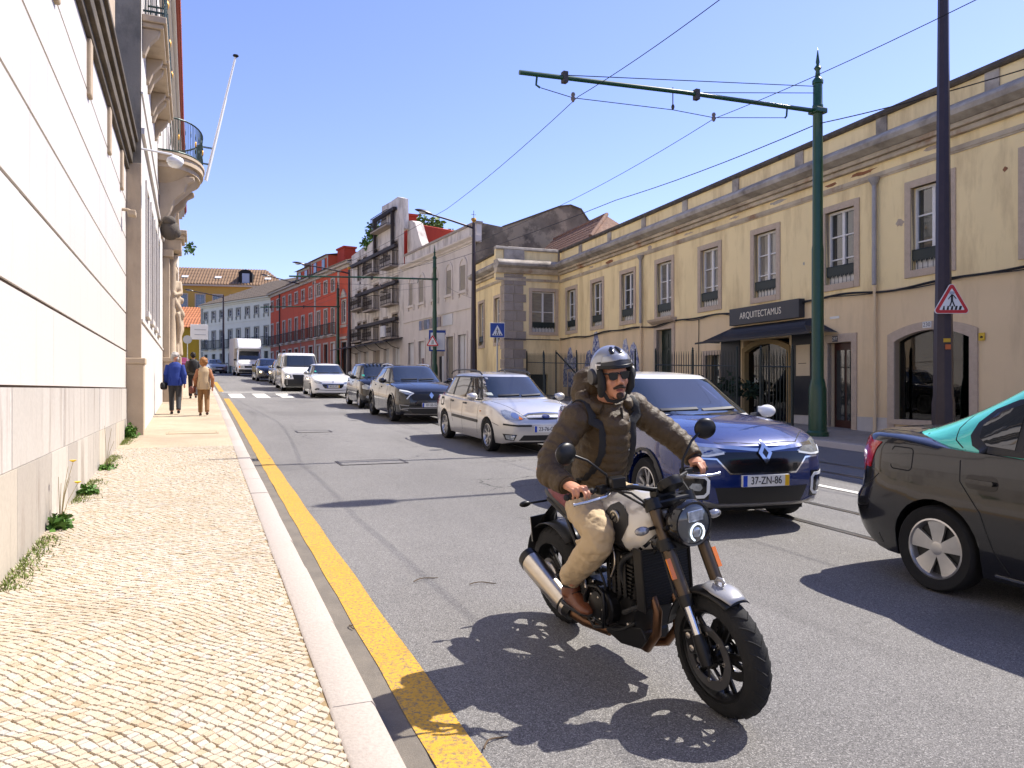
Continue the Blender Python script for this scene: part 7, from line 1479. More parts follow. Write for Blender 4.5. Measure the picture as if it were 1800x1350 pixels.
# instrument, handlebar, controls
ins = MB().lathe([(0,-.02),(.06,-.02),(.068,.0),(.066,.022),(.06,.026),(0,.026)], 20).build('instrument', BLKM, mc, smooth=40); ins.location = (.455, 0, 1.075); ins.rotation_euler = (0, R(-35), 0)
MB().lathe([(0,.027),(.054,.027)], 20).build('display', GLASS, ins)
HB = [(.19,-.43,1.05),(.23,-.30,1.065),(.34,-.14,1.07),(.385,-.06,1.05),(.39,0,1.04),(.385,.06,1.05),(.34,.14,1.07),(.23,.30,1.065),(.19,.43,1.05)]
MB().tube(HB, .0125, 10).build('handlebar', BLKM, mc, smooth=60); MB().box(.35,.42,-.06,.06,1.0,1.05).build('bar_clamp', BLKM, mc, bevel=.01)
for sd in (1, -1):
    p0, p1 = Vector((.19, sd*.435, 1.05)), Vector((.225, sd*.31, 1.064)); b = MB(); b.tube([p0.lerp(p1, k/14) for k in range(15)], [.018 if k % 2 else .0165 for k in range(15)], 10).sphere(p0-(p1-p0)*.1, .018, 8, 6); b.build('grip', RUB, mc)
    sw_ = MB().box(-.025,.025,-.03,.03,-.022,.022).build('switch_pod', BLKM, mc, bevel=.008); sw_.location = (.245, sd*.27, 1.066)
    lv = MB().tube([(.27, sd*.25, 1.05), (.315, sd*.30, 1.045), (.305, sd*.40, 1.035), (.285, sd*.455, 1.03), (.28, sd*.465, 1.03)], [.012,.010,.0085,.0075,.011], 8).build('lever', mat('polished_lever', (.55,.55,.56), .25, .9), mc, smooth=60)
    if sd < 0: rs_ = MB().box(-.035,.035,-.045,.03,0,.055).build('brake_reservoir', BLKM, mc, bevel=.006); rs_.location = (.30, -.205, 1.075); rs_.rotation_euler = (0, 0, R(-15))
    st = MB().tube([(.25, sd*.24, 1.07), (.255, sd*.245, 1.14), (.23, sd*.335, 1.225), (.215, sd*.40, 1.258)], [.008,.007,.007,.009], 8).build('mirror', BLKM, mc, smooth=60)
    mb = MB(); mb.sphere((0,0,0), (.028,.066,.058), 16, 12); m_ = mb.build('mirror_shell', RUB if False else BLKM, st, smooth=60); m_.location = (.215, sd*.445, 1.275); m_.rotation_euler = (0, 0, R(-12*sd))
    mg_ = MB().lathe([(0,-.024),(.05,-.0245),(.058,-.012)], 20, (0,0,0), 'x').build('mirror_glass', CHROME, st, smooth=40); mg_.location = m_.location; mg_.rotation_euler = m_.rotation_euler
for k, pts in enumerate(([(.28,-.2,1.05),(.42,-.16,1.0),(.47,-.06,.9),(.45,-.04,.75)], [(.28,.2,1.05),(.44,.15,.98),(.46,.05,.86)], [(.26,-.24,1.06),(.40,-.20,1.06),(.46,-.1,.96)], [(.655,-.09,.42),(.60,-.14,.6),(.50,-.12,.78)])): MB().tube(pts, .006, 6).build('hose', RUB, mc)
# tank
def lofted(name, m, secs, parent=mc, n=20, ne=2.6, smooth=60):
    b = MB(); rings = []
    for x, zc, hy, hz, sh in secs:
        r = []
        for j in range(n):
            a = 2*math.pi*j/n; c, s_ = math.cos(a), math.sin(a); r.append((x, hy*math.copysign(abs(c)**(2/ne), c)*(1-sh*s_), zc+hz*math.copysign(abs(s_)**(2/ne), s_)))
        rings.append(r)
    b.rings(rings); return b.build(name, m, parent, smooth=smooth)
tk = lofted('fuel_tank', TANK, [(.40,.86,.03,.05,0),(.385,.855,.09,.10,.05),(.34,.845,.135,.14,.1),(.25,.845,.162,.165,.15),(.12,.85,.165,.155,.18),(.02,.86,.148,.13,.15),(-.06,.86,.12,.10,.1),(-.13,.845,.085,.065,0),(-.16,.835,.03,.03,0)])
TSH = Shell(); _m = MB(); _m.v = [tuple(v.co) for v in tk.data.vertices]; _m.f = [tuple(p.vertices) for p in tk.data.polygons]; TSH.take(_m)
for sd in (1, -1):
    q = TSH.drape([(.085+a, c-.005) for a, c in [(.19,.87),(.185,.92),(.14,.955),(.08,.965),(.02,.94),(-.04,.87),(-.02,.79),(.04,.725),(.12,.705),(.15,.73),(.135,.78),(.165,.82)]], 'L' if sd > 0 else 'R', .006, .03, .01).build('knee_panel', TRIM, tk, smooth=60)
    e = MB().lathe([(0,.003),(.032,.003),(.04,.0),(.042,-.006)], 20, axis='y').build('emblem', mat('emblem_metal', (.4,.38,.34), .3, .8), q, smooth=40); e.location = TSH.bvh.ray_cast(Vector((.168, sd*2, .885)), Vector((0, -sd, 0)))[0]+Vector((0, sd*.008, 0)); e.rotation_euler = (0, 0, 0 if sd > 0 else math.pi)
    b = MB(); b.lathe([(.030,.004),(.030,.0055),(.024,.0055),(.024,.004)], 20, axis='y'); b.box(-.024,.024,.004,.0055,-.005,.005); eb = b.build('emblem_mark', TRIM, e); eb.rotation_euler = (0, R(40), 0)
    TSH.drape(strip([(.385,.80),(.35,.76),(.31,.735),(.26,.72)], .012), 'L' if sd > 0 else 'R', .002, .03, .004).build('tank_stripe', GLOSSB, tk, smooth=60)
MB().lathe([(0,.012),(.035,.012),(.045,0)], 16, (.12,0,1.008)).build('fuel_cap', CHROME, tk, smooth=40)
# seat, tail, frame, engine
lofted('seat', MAROON, [(-.10,.825,.05,.03,0),(-.13,.83,.10,.045,.05),(-.25,.835,.13,.05,.1),(-.38,.84,.135,.05,.1),(-.46,.86,.12,.055,.1),(-.60,.885,.105,.05,.1),(-.70,.895,.08,.04,0),(-.72,.895,.03,.02,0)])
lofted('tail_unit', BLKM, [(-.2,.76,.09,.05,0),(-.45,.785,.11,.05,0),(-.70,.845,.085,.04,0),(-.80,.86,.05,.025,0)]); MB().sphere((-.80,0,.855), (.02,.05,.02), 10, 8).build('tail_lamp', TAIL, mc, smooth=60)
ph = MB().tube([(-.72,0,.80),(-.86,0,.68),(-.92,0,.60)], [(.03,.012),(.05,.012),(.06,.012)], 8).build('plate_holder', BLKM, mc); MB().box(-.948,-.938,-.1,.1,.50,.67).build('plate_backing', BLKM, ph); pl = MB().box(-.955,-.9485,-.098,.098,.502,.668).build('number_plate', MATS['plate_white'], ph)
for sd in (1, -1): i_ = MB().tube([(-.78,sd*.05,.80),(-.80,sd*.16,.80)], .008, 6).build('rear_indicator', BLKM, mc); MB().sphere((-.80,sd*.20,.80), (.018,.042,.02), 10, 8).build('indicator_lens', BLKM, i_, smooth=60)
rm_ = MB(); 
for k in range(10): a = R(50+k*12); a2 = R(50+(k+1)*12); rm_.add([(-.735+.345*math.cos(a),-.085,.315+.345*math.sin(a)),(-.735+.345*math.cos(a),.085,.315+.345*math.sin(a)),(-.735+.345*math.cos(a2),.085,.315+.345*math.sin(a2)),(-.735+.345*math.cos(a2),-.085,.315+.345*math.sin(a2))],[(0,1,2,3)])
rmo = rm_.build('rear_mudguard', BLKM, mc, smooth=60); sm_ = rmo.modifiers.new('t', 'SOLIDIFY'); sm_.thickness = .006
for sd in (1, -1):
    fr = MB(); y = sd*.13
    for pts in ([(.40,sd*.04,.88),(.25,y,.70),(.02,y,.62),(-.22,y,.50),(-.24,y*.9,.32)], [(.38,sd*.04,.76),(.28,y,.60),(.10,y,.42),(-.1,y,.30)], [(.25,y,.70),(.10,y,.42)], [(.02,y,.62),(-.05,y*1.1,.78)], [(-.22,y,.50),(-.45,sd*.1,.76),(-.7,sd*.08,.83)], [(-.05,y*1.05,.78),(-.45,sd*.1,.76)]): fr.tube(pts, .015, 8)
    fr.build('frame', BLKM, mc, smooth=60)
    MB().tube([(-.2,sd*.10,.40),(-.45,sd*.12,.38),(-.735,sd*.11,.315)], [(.02,.035),(.02,.032),(.02,.026)], 10).build('swingarm', BLKM, mc, smooth=60)
eng = MB(); eng.box(-.22,.22,-.13,.13,.25,.46).tube([(.0,-.19,.36),(.0,.19,.36)], .105, 20).tube([(-.14,-.16,.34),(-.14,.16,.34)], .08, 18); eng.build('crankcase', BLKM, mc, bevel=.012)
for k in range(9): z = .46+k*.022; e = MB().box(.02+k*.006,.24+k*.006,-.155,.155,z,z+.011).build('cylinder_fin', BLKM, mc)
MB().box(.04,.27,-.14,.14,.44,.70).build('cylinder_block', BLKM, mc, bevel=.02)
cc = MB().lathe([(0,.03),(.06,.03),(.085,.015),(.09,-.02)], 24, axis='y').build('clutch_cover', BLKM, mc, smooth=40); cc.location = (-.02,-.19,.36); cc.rotation_euler = (0,0,math.pi)
b = MB(); b.tube([(.075,-.215,.46),(.085,-.225,.36),(.06,-.222,.27),(-.03,-.222,.245),(-.1,-.222,.29),(-.11,-.222,.40),(-.05,-.222,.475),(.03,-.218,.485)], .011, 8, closed=True); b.build('cover_guard', BLKM, mc, smooth=60)
for k in range(6): a = k*math.pi/3; MB().sphere((-.02+.07*math.cos(a),-.213,.36+.07*math.sin(a)), (.007,.005,.007), 8, 6).build('cover_bolt', STEELB, mc)
rad = MB().box(.335,.365,-.15,.15,.43,.74).build('radiator', mat('radiator_black', (.008,.008,.008), .7), mc, bevel=.008)
for sd in (1, -1): MB().box(.30,.375,sd*.15-.008,sd*.15+.008,.42,.75).build('radiator_side', BLKM, rad, bevel=.006)
for k, y in enumerate((-.075, .055)):
    MB().tube([(.26,y,.52),(.34,y-.01,.50),(.385,y-.015,.42),(.37,y-.02,.30),(.29,y-.03,.20),(.12,-.05-.02*k,.16),(-.10,-.08,.17)], .024, 12).build('exhaust_header', PIPE, mc, smooth=60)
MB().tube([(-.08,-.09,.17),(-.25,-.15,.19),(-.36,-.19,.24)], [.032,.034,.04], 12).build('link_pipe', PIPE, mc, smooth=60)
sil = MB().tube([(-.34,-.19,.235),(-.37,-.195,.25),(-.72,-.215,.42),(-.76,-.218,.44)], [(.045,.05),(.058,.066),(.066,.076),(.064,.074)], 20).build('silencer', STEELB, mc, smooth=50)
MB().tube([(-.755,-.218,.437),(-.80,-.22,.459),(-.81,-.221,.463)], [(.067,.077),(.062,.072),(.04,.045)], 20, cap=True).build('silencer_end', BLKM, sil, smooth=50); MB().tube([(-.32,-.187,.226),(-.40,-.197,.264)], [(.050,.055),(.061,.069)], 20).build('silencer_neck', BLKM, sil, smooth=50)
MB().box(-.12,.22,-.1,.1,.16,.26).build('sump', BLKM, mc, bevel=.02)
for sd in (1, -1):
    pg = MB().tube([(-.27,sd*.13,.31),(-.27,sd*.25,.30)], .013, 8).build('foot_peg', RUB, mc); MB().prism([(-.33,.28),(-.22,.28),(-.20,.45),(-.26,.47)], sd*.125-.006, sd*.125+.006, 'y').build('peg_plate', BLKM, pg)
MB().tube([(-.22,-.17,.29),(-.08,-.2,.27),(-.05,-.22,.27)], .008, 6).build('brake_pedal', STEELB, mc)
MB().tube([(-.1,-.15,.55),(-.3,-.14,.42),(-.2,-.15,.68)], .012, 6).build('shock_link', STEELB, mc)
lofted('side_cover', GLOSSB, [(.0,.66,.15,.05,0),(-.1,.66,.155,.075,0),(-.22,.68,.145,.07,0),(-.32,.72,.12,.04,0)])
b = MB(); r1, y = .10, -.0; b.lathe([(.085,.10),(.10,.10),(.10,.112),(.085,.112),(.085,.10)], 28, (-.735,0,.315), 'y'); b.build('sprocket', STEELB, mc)
sc_ = MB(); sc_.tube([(-.735+.09*math.cos(a),-.105,.315+.09*math.sin(a)) for a in [k*math.pi/8 for k in range(16)]], .012, 6, closed=True); sc_.build('wheel_guard_ring', STEELB, mc)

# smaller engine pieces
b = MB()
for k in range(20): b.box(.366, .369, -.14, .14, .44+k*.0148, .443+k*.0148)
tag(b.build('radiator_slats', mat('radiator_fin', (.03, .03, .032), .5, .5), rad), kind='stuff')
for k, (p, r) in enumerate(((( .05,-.155,.52), .012), ((.12,-.155,.60), .010), ((.2,-.155,.68), .010), ((-.1,-.165,.47), .011), ((.18,-.14,.30), .012), ((-.18,-.165,.28), .011), ((.24,-.13,.40), .010), ((.02,-.15,.70), .009), ((-.3,-.14,.50), .012), ((-.2,-.145,.62), .010))):
    MB().lathe([(0,-.008),(r*.6,-.008),(r,-.004),(r,.01)], 6, p, 'y').build('engine_bolt', STEELB, mc)
for k, (pts, r, m) in enumerate((([(.33,-.12,.72),(.26,-.17,.70),(.18,-.17,.62),(.2,-.15,.52)], .013, RUB), ([(.34,-.1,.45),(.27,-.17,.42),(.2,-.17,.38),(.15,-.14,.36)], .014, RUB), ([(.1,-.15,.74),(.16,-.17,.64),(.1,-.17,.55)], .006, STEELB), ([(-.05,-.15,.72),(-.02,-.18,.6),(.05,-.18,.5),(.03,-.17,.44)], .007, RUB), ([(-.15,-.15,.6),(-.2,-.17,.5),(-.16,-.18,.42)], .009, STEELB), ([(.25,-.14,.33),(.1,-.17,.24),(-.1,-.17,.24)], .008, RUB))): MB().tube(smooth_pts(pts), r, 8).build('engine_hose', m, mc, smooth=60)
hn = MB().lathe([(0,.02),(.03,.02),(.042,.008),(.042,-.01),(0,-.012)], 16, axis='x').build('horn', GLOSSB, mc, smooth=40); hn.location = (.40, -.06, .78)
b = MB(); n = 60; b.tube([(-.30-.10*(k/n)+.032*math.cos(k*.75), .032*math.sin(k*.75)-.02, .46+.22*(k/n)) for k in range(n)], .006, 6); b.build('shock_spring', mat('spring_paint', (.18,.18,.18), .4, .5), mc, smooth=60)
MB().prism([(.30,.32),(.06,.26),(-.05,.20),(.1,.17),(.28,.2),(.34,.26)], -.145, -.135, 'y').build('lower_guard', BLKM, mc, bevel=.006)
for k in range(4): MB().prism([(.04+k*.05,.46),(.07+k*.05,.46),(.085+k*.05,.70),(.055+k*.05,.70)], -.163, -.156, 'y').build('cylinder_rib', BLKM, mc, bevel=.003)
# ------------------------------------------------------------------ rider (local frame of the motorcycle) and his rucksack
SKIN = mat('skin', (.46, .22, .135), .5, var=.35, vscale=22, vcol=(.36, .14, .085), spec=.35); JACK = mat('brown_quilted_fabric', (.056, .034, .0125), .6, bump=.5, bscale=26, var=.5, vscale=7, vcol=(.034, .021, .008))
TROU = mat('beige_cotton', (.46, .35, .21), .8, var=.3, vscale=4, vcol=(.36, .27, .16), bump=.25, bscale=22); LEATH = mat('brown_leather', (.14, .045, .018), .4, var=.4, vscale=10, vcol=(.07, .022, .01), bump=.2, bscale=50); BLKF = mat('black_fabric', (.012, .012, .013), .8, bump=.2, bscale=90); BEARD = mat('dark_beard', (.035, .02, .013), .8, bump=.5, bscale=160)
rd = thing('person', 'motorcyclist in brown padded jacket, grey open helmet and beige trousers riding the motorcycle', 'person'); rd.location = MBK['loc']; rd.rotation_euler = MBK['rot']; rd.scale = (.977,)*3
def quilt(pts, radii, amp=.007, step=.055, n=10, puff=1.0):
    """resample a limb and give it padded ridges; returns points, radii"""
    P = [Vector(p) for p in pts]; seg = [(P[i+1]-P[i]).length for i in range(len(P)-1)]; tot = sum(seg); N = max(4, int(tot/.009)); op, orr = [], []
    for k in range(N+1):
        d = tot*k/N; i = 0
        while i < len(seg)-1 and d > seg[i]: d -= seg[i]; i += 1
        f = min(1, d/seg[i]); f2 = f*f*(3-2*f); a, c = radii[i], radii[i+1]; a = a if isinstance(a, tuple) else (a, a); c = c if isinstance(c, tuple) else (c, c)
        q = abs(math.sin(math.pi*(tot*k/N)/step))**.35*amp; op.append(P[i].lerp(P[i+1], f)); orr.append((a[0]+(c[0]-a[0])*f2+q-amp*.5, a[1]+(c[1]-a[1])*f2+q-amp*.5))
    return op, orr
def smooth_path(pts, it=1):
    P = [Vector(p) for p in pts]
    for _ in range(it):
        Q = [P[0]]
        for i in range(len(P)-1): Q += [P[i].lerp(P[i+1], .25), P[i].lerp(P[i+1], .75)]
        P = Q+[P[-1]]
    return P
HC = Vector((.015, 0, 1.615)); HY = R(-10)                                          # head centre and turn
SHO = {1: (-.085, .195, 1.405), -1: (-.085, -.195, 1.395)}; ELB = {1: (.03, .40, 1.20), -1: (-.08, -.425, 1.15)}; WRI = {1: (.145, .405, 1.105), -1: (.13, -.41, 1.10)}
HIP = {1: (-.22, .10, .875), -1: (-.22, -.10, .875)}; KNE = {1: (.17, .235, .80), -1: (.165, -.245, .80)}; ANK = {1: (-.255, .215, .42), -1: (-.265, -.225, .42)}
# body: one continuous skin surface (head, neck, trunk, arms with hands, legs)
b = MB()
b.tube([(-.22,0,.86),(-.2,0,1.0),(-.15,0,1.2),(-.1,0,1.38),(-.06,0,1.46)], [(.15,.11),(.14,.10),(.15,.10),(.16,.10),(.07,.07)], 16); b.tube([(-.07,0,1.44),(-.035,0,1.51),(-.02,0,1.57)], [.065,.06,.058], 12)
HM = Matrix.Translation(HC) @ Matrix.Rotation(HY, 4, 'Z') @ Matrix.Rotation(R(4), 4, 'Y'); b.M = HM
b.sphere((-.012,0,.025), (.098,.078,.10), 18, 14); b.sphere((.038,0,-.045), (.056,.060,.072), 16, 12); b.sphere((.068,0,-.098), (.028,.032,.024), 12, 8); b.sphere((.062,0,.03), (.03,.06,.03), 12, 8)
b.tube([(.08,0,.018),(.104,0,-.018),(.110,0,-.030)], [.010,.0145,.014], 10); b.sphere((.1,.014,-.032), (.012,.009,.009), 8, 6); b.sphere((.1,-.014,-.032), (.012,.009,.009), 8, 6)
b.sphere((.078,0,-.064), (.016,.026,.008), 10, 6); b.sphere((.078,0,-.078), (.015,.022,.008), 10, 6)
for s_ in (1, -1): b.sphere((.062,s_*.042,-.025), (.024,.022,.026), 10, 8); b.sphere((-.01,s_*.078,.0), (.02,.012,.032), 10, 8)
b.M = None
for s_ in (1, -1):
    b.tube([SHO[s_], ELB[s_], WRI[s_]], [.05,.042,.030], 12)
    w_ = Vector(WRI[s_]); kn = Vector((.205, s_*.385, 1.085)) if s_ > 0 else Vector((.20, -.395, 1.083))
    b.tube([w_, w_.lerp(kn, .5)+Vector((0,0,.004)), kn], [(.031,.024),(.042,.022),(.042,.020)], 12)
    ax = Vector((.037, -s_*.125, .012)).normalized()                                # along the grip, towards the middle of the bar
    for k, (ln, rad) in enumerate(((.036,.0098),(.041,.0102),(.038,.0098),(.030,.0088))):
        o = kn+ax*(.034-.0225*k); ext = .02 if (k < 2) else 0
        p0 = o+Vector((-.012,0,.004)); p1 = o+Vector((ln*.75,0,.010)); p2 = o+Vector((ln*1.05+ext,0,-.016-ext*.2)); p3 = o+Vector((ln*.62+ext*1.6,0,-.040))
        b.tube([p0, p1, p2, p3], [rad*1.08,rad*1.05,rad*.95,rad*.82], 8); b.sphere(p3, rad*.8, 8, 6)
    tb = kn+ax*.035; b.tube([w_.lerp(kn,.35)+ax*.025+Vector((0,0,-.012)), tb+Vector((-.022,0,-.026)), tb+ax*.022+Vector((.0,0,-.034)), tb+ax*.042+Vector((.012,0,-.032))], [.014,.0125,.011,.0085], 8)
    lp = smooth_path([HIP[s_], KNE[s_], ANK[s_]], 2); b.tube(lp, [.072-.036*k/(len(lp)-1) for k in range(len(lp))], 12); b.tube([ANK[s_], (ANK[s_][0]+.02, ANK[s_][1], .335), (ANK[s_][0]+.14, ANK[s_][1], .325)], [.036,.04,.028], 10)
remesh_obj(b, 'body', SKIN, rd, .0055, 2)
# face details
hd = bpy.data.objects.new('face_parts', None); bpy.data.objects.remove(hd)
def onhead(b): b.M = HM; return b
b = onhead(MB()); b.tube([(.086,-.034,-.058),(.100,-.014,-.049),(.103,0,-.047),(.100,.014,-.049),(.086,.034,-.058)], [.006,.0095,.0085,.0095,.006], 8); b.build('moustache', BEARD, rd, smooth=60)
b = onhead(MB()); b.sphere((.086,0,-.098), (.016,.022,.020), 10, 8); b.sphere((.06,0,-.112), (.03,.026,.014), 10, 8); b.build('goatee', BEARD, rd, smooth=60)
b = onhead(MB()); b.sphere((.0905,0,-.068), (.006,.021,.0075), 10, 6); b.build('mouth', mat('lips', (.20,.055,.045), .5), rd, smooth=60)
sg = onhead(MB())
for s_ in (1, -1):
    pts = [(.006,.022),(.052,.024),(.060,.010),(.054,-.014),(.036,-.020),(.014,-.015)]
    sg.add([(.100-.25*y**2*8, s_*y, z+.008) for y, z in pts]+[(.094-.25*y**2*8, s_*y, z+.008) for y, z in pts], [tuple(range(6)), tuple(range(11, 5, -1))]+[(i, (i+1) % 6, 6+(i+1) % 6, 6+i) for i in range(6)])
    sg.tube([(.094, s_*.058, .026), (.06, s_*.077, .026), (.0, s_*.082, .022)], .0045, 6)
sg.tube([(.102,-.008,.024),(.104,0,.022),(.102,.008,.024)], .004, 6); sg.build('sunglasses', GLOSSB, rd, smooth=35)
# helmet shell with an open face
HSIL = mat('helmet_silver', (.31, .32, .34), .28, .5, coat=.6, var=.3, vscale=6, vcol=(.13, .135, .15)); HGREY = mat('helmet_dark_grey', (.022, .022, .024), .4)
def helmet_pt(ph, th, k=1.0):
    x = .134*math.sin(th)*math.cos(ph); y = .114*math.sin(th)*math.sin(ph); z = .135*math.cos(th)
    if z < 0: x *= 1+z*.25; y *= 1+z*.2
    return Vector((x*k-.012, y*k, z*1.02*k+.028))
b = onhead(MB()); NP, NT = 48, 26; vs = {}; fs = []; V = []
def idx(i, j):
    i %= NP
    if (i, j) not in vs: vs[(i, j)] = len(V); V.append(helmet_pt(2*math.pi*i/NP, .02+j*(2.25-.02)/NT))
    return vs[(i, j)]
for i in range(NP):
    for j in range(NT):
        ph = (2*math.pi*(i+.5)/NP+math.pi) % (2*math.pi)-math.pi; th = .02+(j+.5)*2.23/NT; p = helmet_pt(ph, th)
        if abs(ph) < 1.12 and p.z < .062: continue
        if p.z < -.085+.05*(abs(ph) > 2.2): continue
        fs.append((idx(i, j), idx(i, j+1), idx(i+1, j+1), idx(i+1, j)))
b.add(V, fs); hm = b.build('helmet', HSIL, rd, smooth=60); sm_ = hm.modifiers.new('t', 'SOLIDIFY'); sm_.thickness = .028; sm_.offset = -1
def helm_patch(name, m, rng, k=1.018, thick=.006, smooth=60):
    b = onhead(MB()); a0, a1, t0, t1 = rng; n1, n2 = 16, 6; g = [[helmet_pt(a0+(a1-a0)*i/n1, t0(i/n1)+(t1(i/n1)-t0(i/n1))*j/n2, k) for j in range(n2+1)] for i in range(n1+1)]
    for i in range(n1):
        for j in range(n2): b.quad(g[i][j], g[i][j+1], g[i+1][j+1], g[i+1][j])
    o = b.build(name, m, hm, smooth=smooth); s_ = o.modifiers.new('t', 'SOLIDIFY'); s_.thickness = thick; return o
helm_patch('raised_visor', HGREY, (-1.2, 1.2, lambda f: 1.02+.25*abs(f-.5), lambda f: 1.33), 1.025)
helm_patch('visor_peak', BLKM, (-1.15, 1.15, lambda f: 1.27, lambda f: 1.40), 1.055, .010)
helm_patch('silver_brow', HSIL, (-.95, .95, lambda f: .78+.18*abs(f-.5), lambda f: 1.06+.2*abs(f-.5)), 1.036)
for s_ in (1, -1):
    helm_patch('white_flash', mat('helmet_white', (.62,.6,.57), .35), (s_*.95, s_*1.28, lambda f: 1.22, lambda f: 1.22+.2*math.sin(f*3.14)), 1.04, .003)
    pod = onhead(MB()); pod.lathe([(0,.010),(.040,.010),(.046,.0),(.046,-.02)], 20, (-.005, 0, .005), 'y'); po = pod.build('visor_pod', HGREY, hm, smooth=40); po.location = Vector((0,0,0)); off = HM.to_3x3() @ Vector((0, .116, 0)); 
    if s_ > 0: po.location = off
    else: po.data.transform(Matrix.Translation(HC) @ (HM.to_3x3().to_4x4() @ Matrix.Scale(-1, 4, (0,1,0)) @ HM.to_3x3().to_4x4().inverted()) @ Matrix.Translation(-HC)); po.data.flip_normals(); po.location = -off
    cp = onhead(MB()); cp.tube([(.035, s_*.088, .05), (.055, s_*.086, .0), (.045, s_*.084, -.06), (.02, s_*.08, -.1)], [.018,.022,.024,.016], 10); cp.build('cheek_pad', BLKF, hm, smooth=60)
for y in (-.035, .035):
    b = onhead(MB()); b.tube([helmet_pt(math.atan2(y, .1), t, 1.02) for t in (.75,.55,.35)], [(.012,.006),(.016,.008),(.008,.004)], 8); b.build('air_vent', GLOSSB, hm, smooth=60)
b = onhead(MB()); b.tube([(.03,-.082,-.06),(.045,-.05,-.125),(.05,0,-.138),(.045,.05,-.125),(.03,.082,-.06)], [(.004,.011)]*5, 8); b.build('chin_strap', BLKF, hm)
# jacket
b = MB(); P_, Q_ = quilt([(-.235,0,.86),(-.235,0,.98),(-.195,0,1.13),(-.14,0,1.28),(-.09,0,1.40),(-.07,0,1.465)], [(.175,.132),(.18,.138),(.188,.142),(.198,.14),(.18,.118),(.10,.095)], .015, .058); b.tube(P_, Q_, 28)
for s_ in (1, -1):
    sh0 = Vector(SHO[s_])+Vector((-.01,-s_*.07,.012)); P_, Q_ = quilt(smooth_path([sh0, SHO[s_], ELB[s_], Vector(WRI[s_])+Vector((.005,0,0))]), [.082,.085,.082,.075,.072,.066,.058,.053][:len(smooth_path([0*Vector((1,1,1))]*4))], .011, .05); b.tube(P_, Q_, 20); b.sphere(SHO[s_], (.095,.09,.088), 14, 10)
b.tube([(-.10,0,1.43),(-.07,0,1.50)], [(.115,.105),(.11,.10)], 18)
jk = remesh_obj(b, 'jacket', JACK, rd, .0062, 1)
b = MB(); 
hood = [(-.19+.02*math.sin(a), .125*math.cos(a), 1.47+.025*math.sin(a)) for a in []]
ring = []
for k in range(18):
    a = R(40+k*280/17); ring.append((-.075+.105*math.cos(a)*1.05, .125*math.sin(a), 1.475+.045*(-math.cos(a))))
P_, Q_ = quilt(ring, [.030+.028*max(0, -math.cos(R(40+k*280/17))) for k in range(18)], .008, .06); b.tube(P_, Q_, 14); b.sphere((-.19,0,1.52), (.09,.145,.12), 16, 12); b.sphere((-.20,0,1.60), (.06,.115,.07), 14, 10)
hd_ = remesh_obj(b, 'hood', JACK, jk, .007, 2)
def crumple(o, strength, size, seed=0):
    tx_ = bpy.data.textures.new('folds', 'CLOUDS'); tx_.noise_scale = size; tx_.noise_depth = 3; md = o.modifiers.new('folds', 'DISPLACE'); md.texture = tx_; md.strength = strength; md.mid_level = .5; md.texture_coords = 'LOCAL'
crumple(jk, .014, .06); crumple(hd_, .02, .06)
# bare cuffs, zip, wrist band
fx = lambda z: pchip([(.86,-.07),(1.0,-.068),(1.13,-.03),(1.28,.015),(1.40,.05),(1.47,.055)])(z)
b = MB(); b.tube([(fx(z)+.008, .012+.004*math.sin(z*20), z) for z in [.9+.03*k for k in range(19)]], [(.012,.006)]*19, 6); b.build('zip_flap', BLKF, jk)
b = MB(); b.tube([(fx(1.38)+.012,.062,1.38),(fx(1.3)+.018,.066,1.30),(fx(1.24)+.022,.064,1.245)], .0045, 6); b.box(fx(1.2)+.012,fx(1.2)+.022,.055,.075,1.19,1.24); b.build('toggle', CHROME, jk)
for s_ in (1, -1): w_ = Vector(WRI[s_]); d = (w_-Vector(ELB[s_])).normalized(); MB().tube([w_-d*.02, w_+d*.012], .045, 16).build('cuff', BLKF if s_ > 0 else JACK, jk, smooth=60)
MB().tube([Vector(WRI[1])+Vector((.012,0,-.004)), Vector(WRI[1])+Vector((.026,0,-.008))], [.036,.035], 14).build('watch_strap', BLKF, jk, smooth=60)
# trousers, socks, shoes
b = MB(); b.tube([(-.235,0,.80),(-.235,0,.87),(-.225,0,.98)], [(.17,.14),(.185,.15),(.185,.145)], 20); b.sphere((-.26,.09,.835), (.12,.105,.095), 14, 10); b.sphere((-.26,-.09,.835), (.12,.105,.095), 14, 10)
for s_ in (1, -1):
    pts = smooth_path([HIP[s_], (Vector(HIP[s_])+Vector(KNE[s_]))/2+Vector((0,s_*.02,.015)), KNE[s_], (Vector(KNE[s_])*.55+Vector(ANK[s_])*.45)+Vector((-.015,0,-.005)), Vector(ANK[s_])+Vector((.01,0,.045))], 1)
    rad = [(.115,.105),(.112,.102),(.106,.096),(.098,.09),(.09,.085),(.086,.084),(.082,.08),(.076,.074),(.07,.068),(.064,.062)]; P_, Q_ = quilt(pts, rad[:len(pts)], .004, .085); b.tube(P_, Q_, 20)
    for k in range(4): a = Vector(KNE[s_])+Vector((-.06-.03*k, 0, -.03-.012*k)); b.tube([a+Vector((0,-.075,.03)), a+Vector((.02,0,-.05)), a+Vector((0,.075,.03))], .011, 6)
tr = remesh_obj(b, 'trousers', TROU, rd, .0075, 3); crumple(tr, .024, .06)
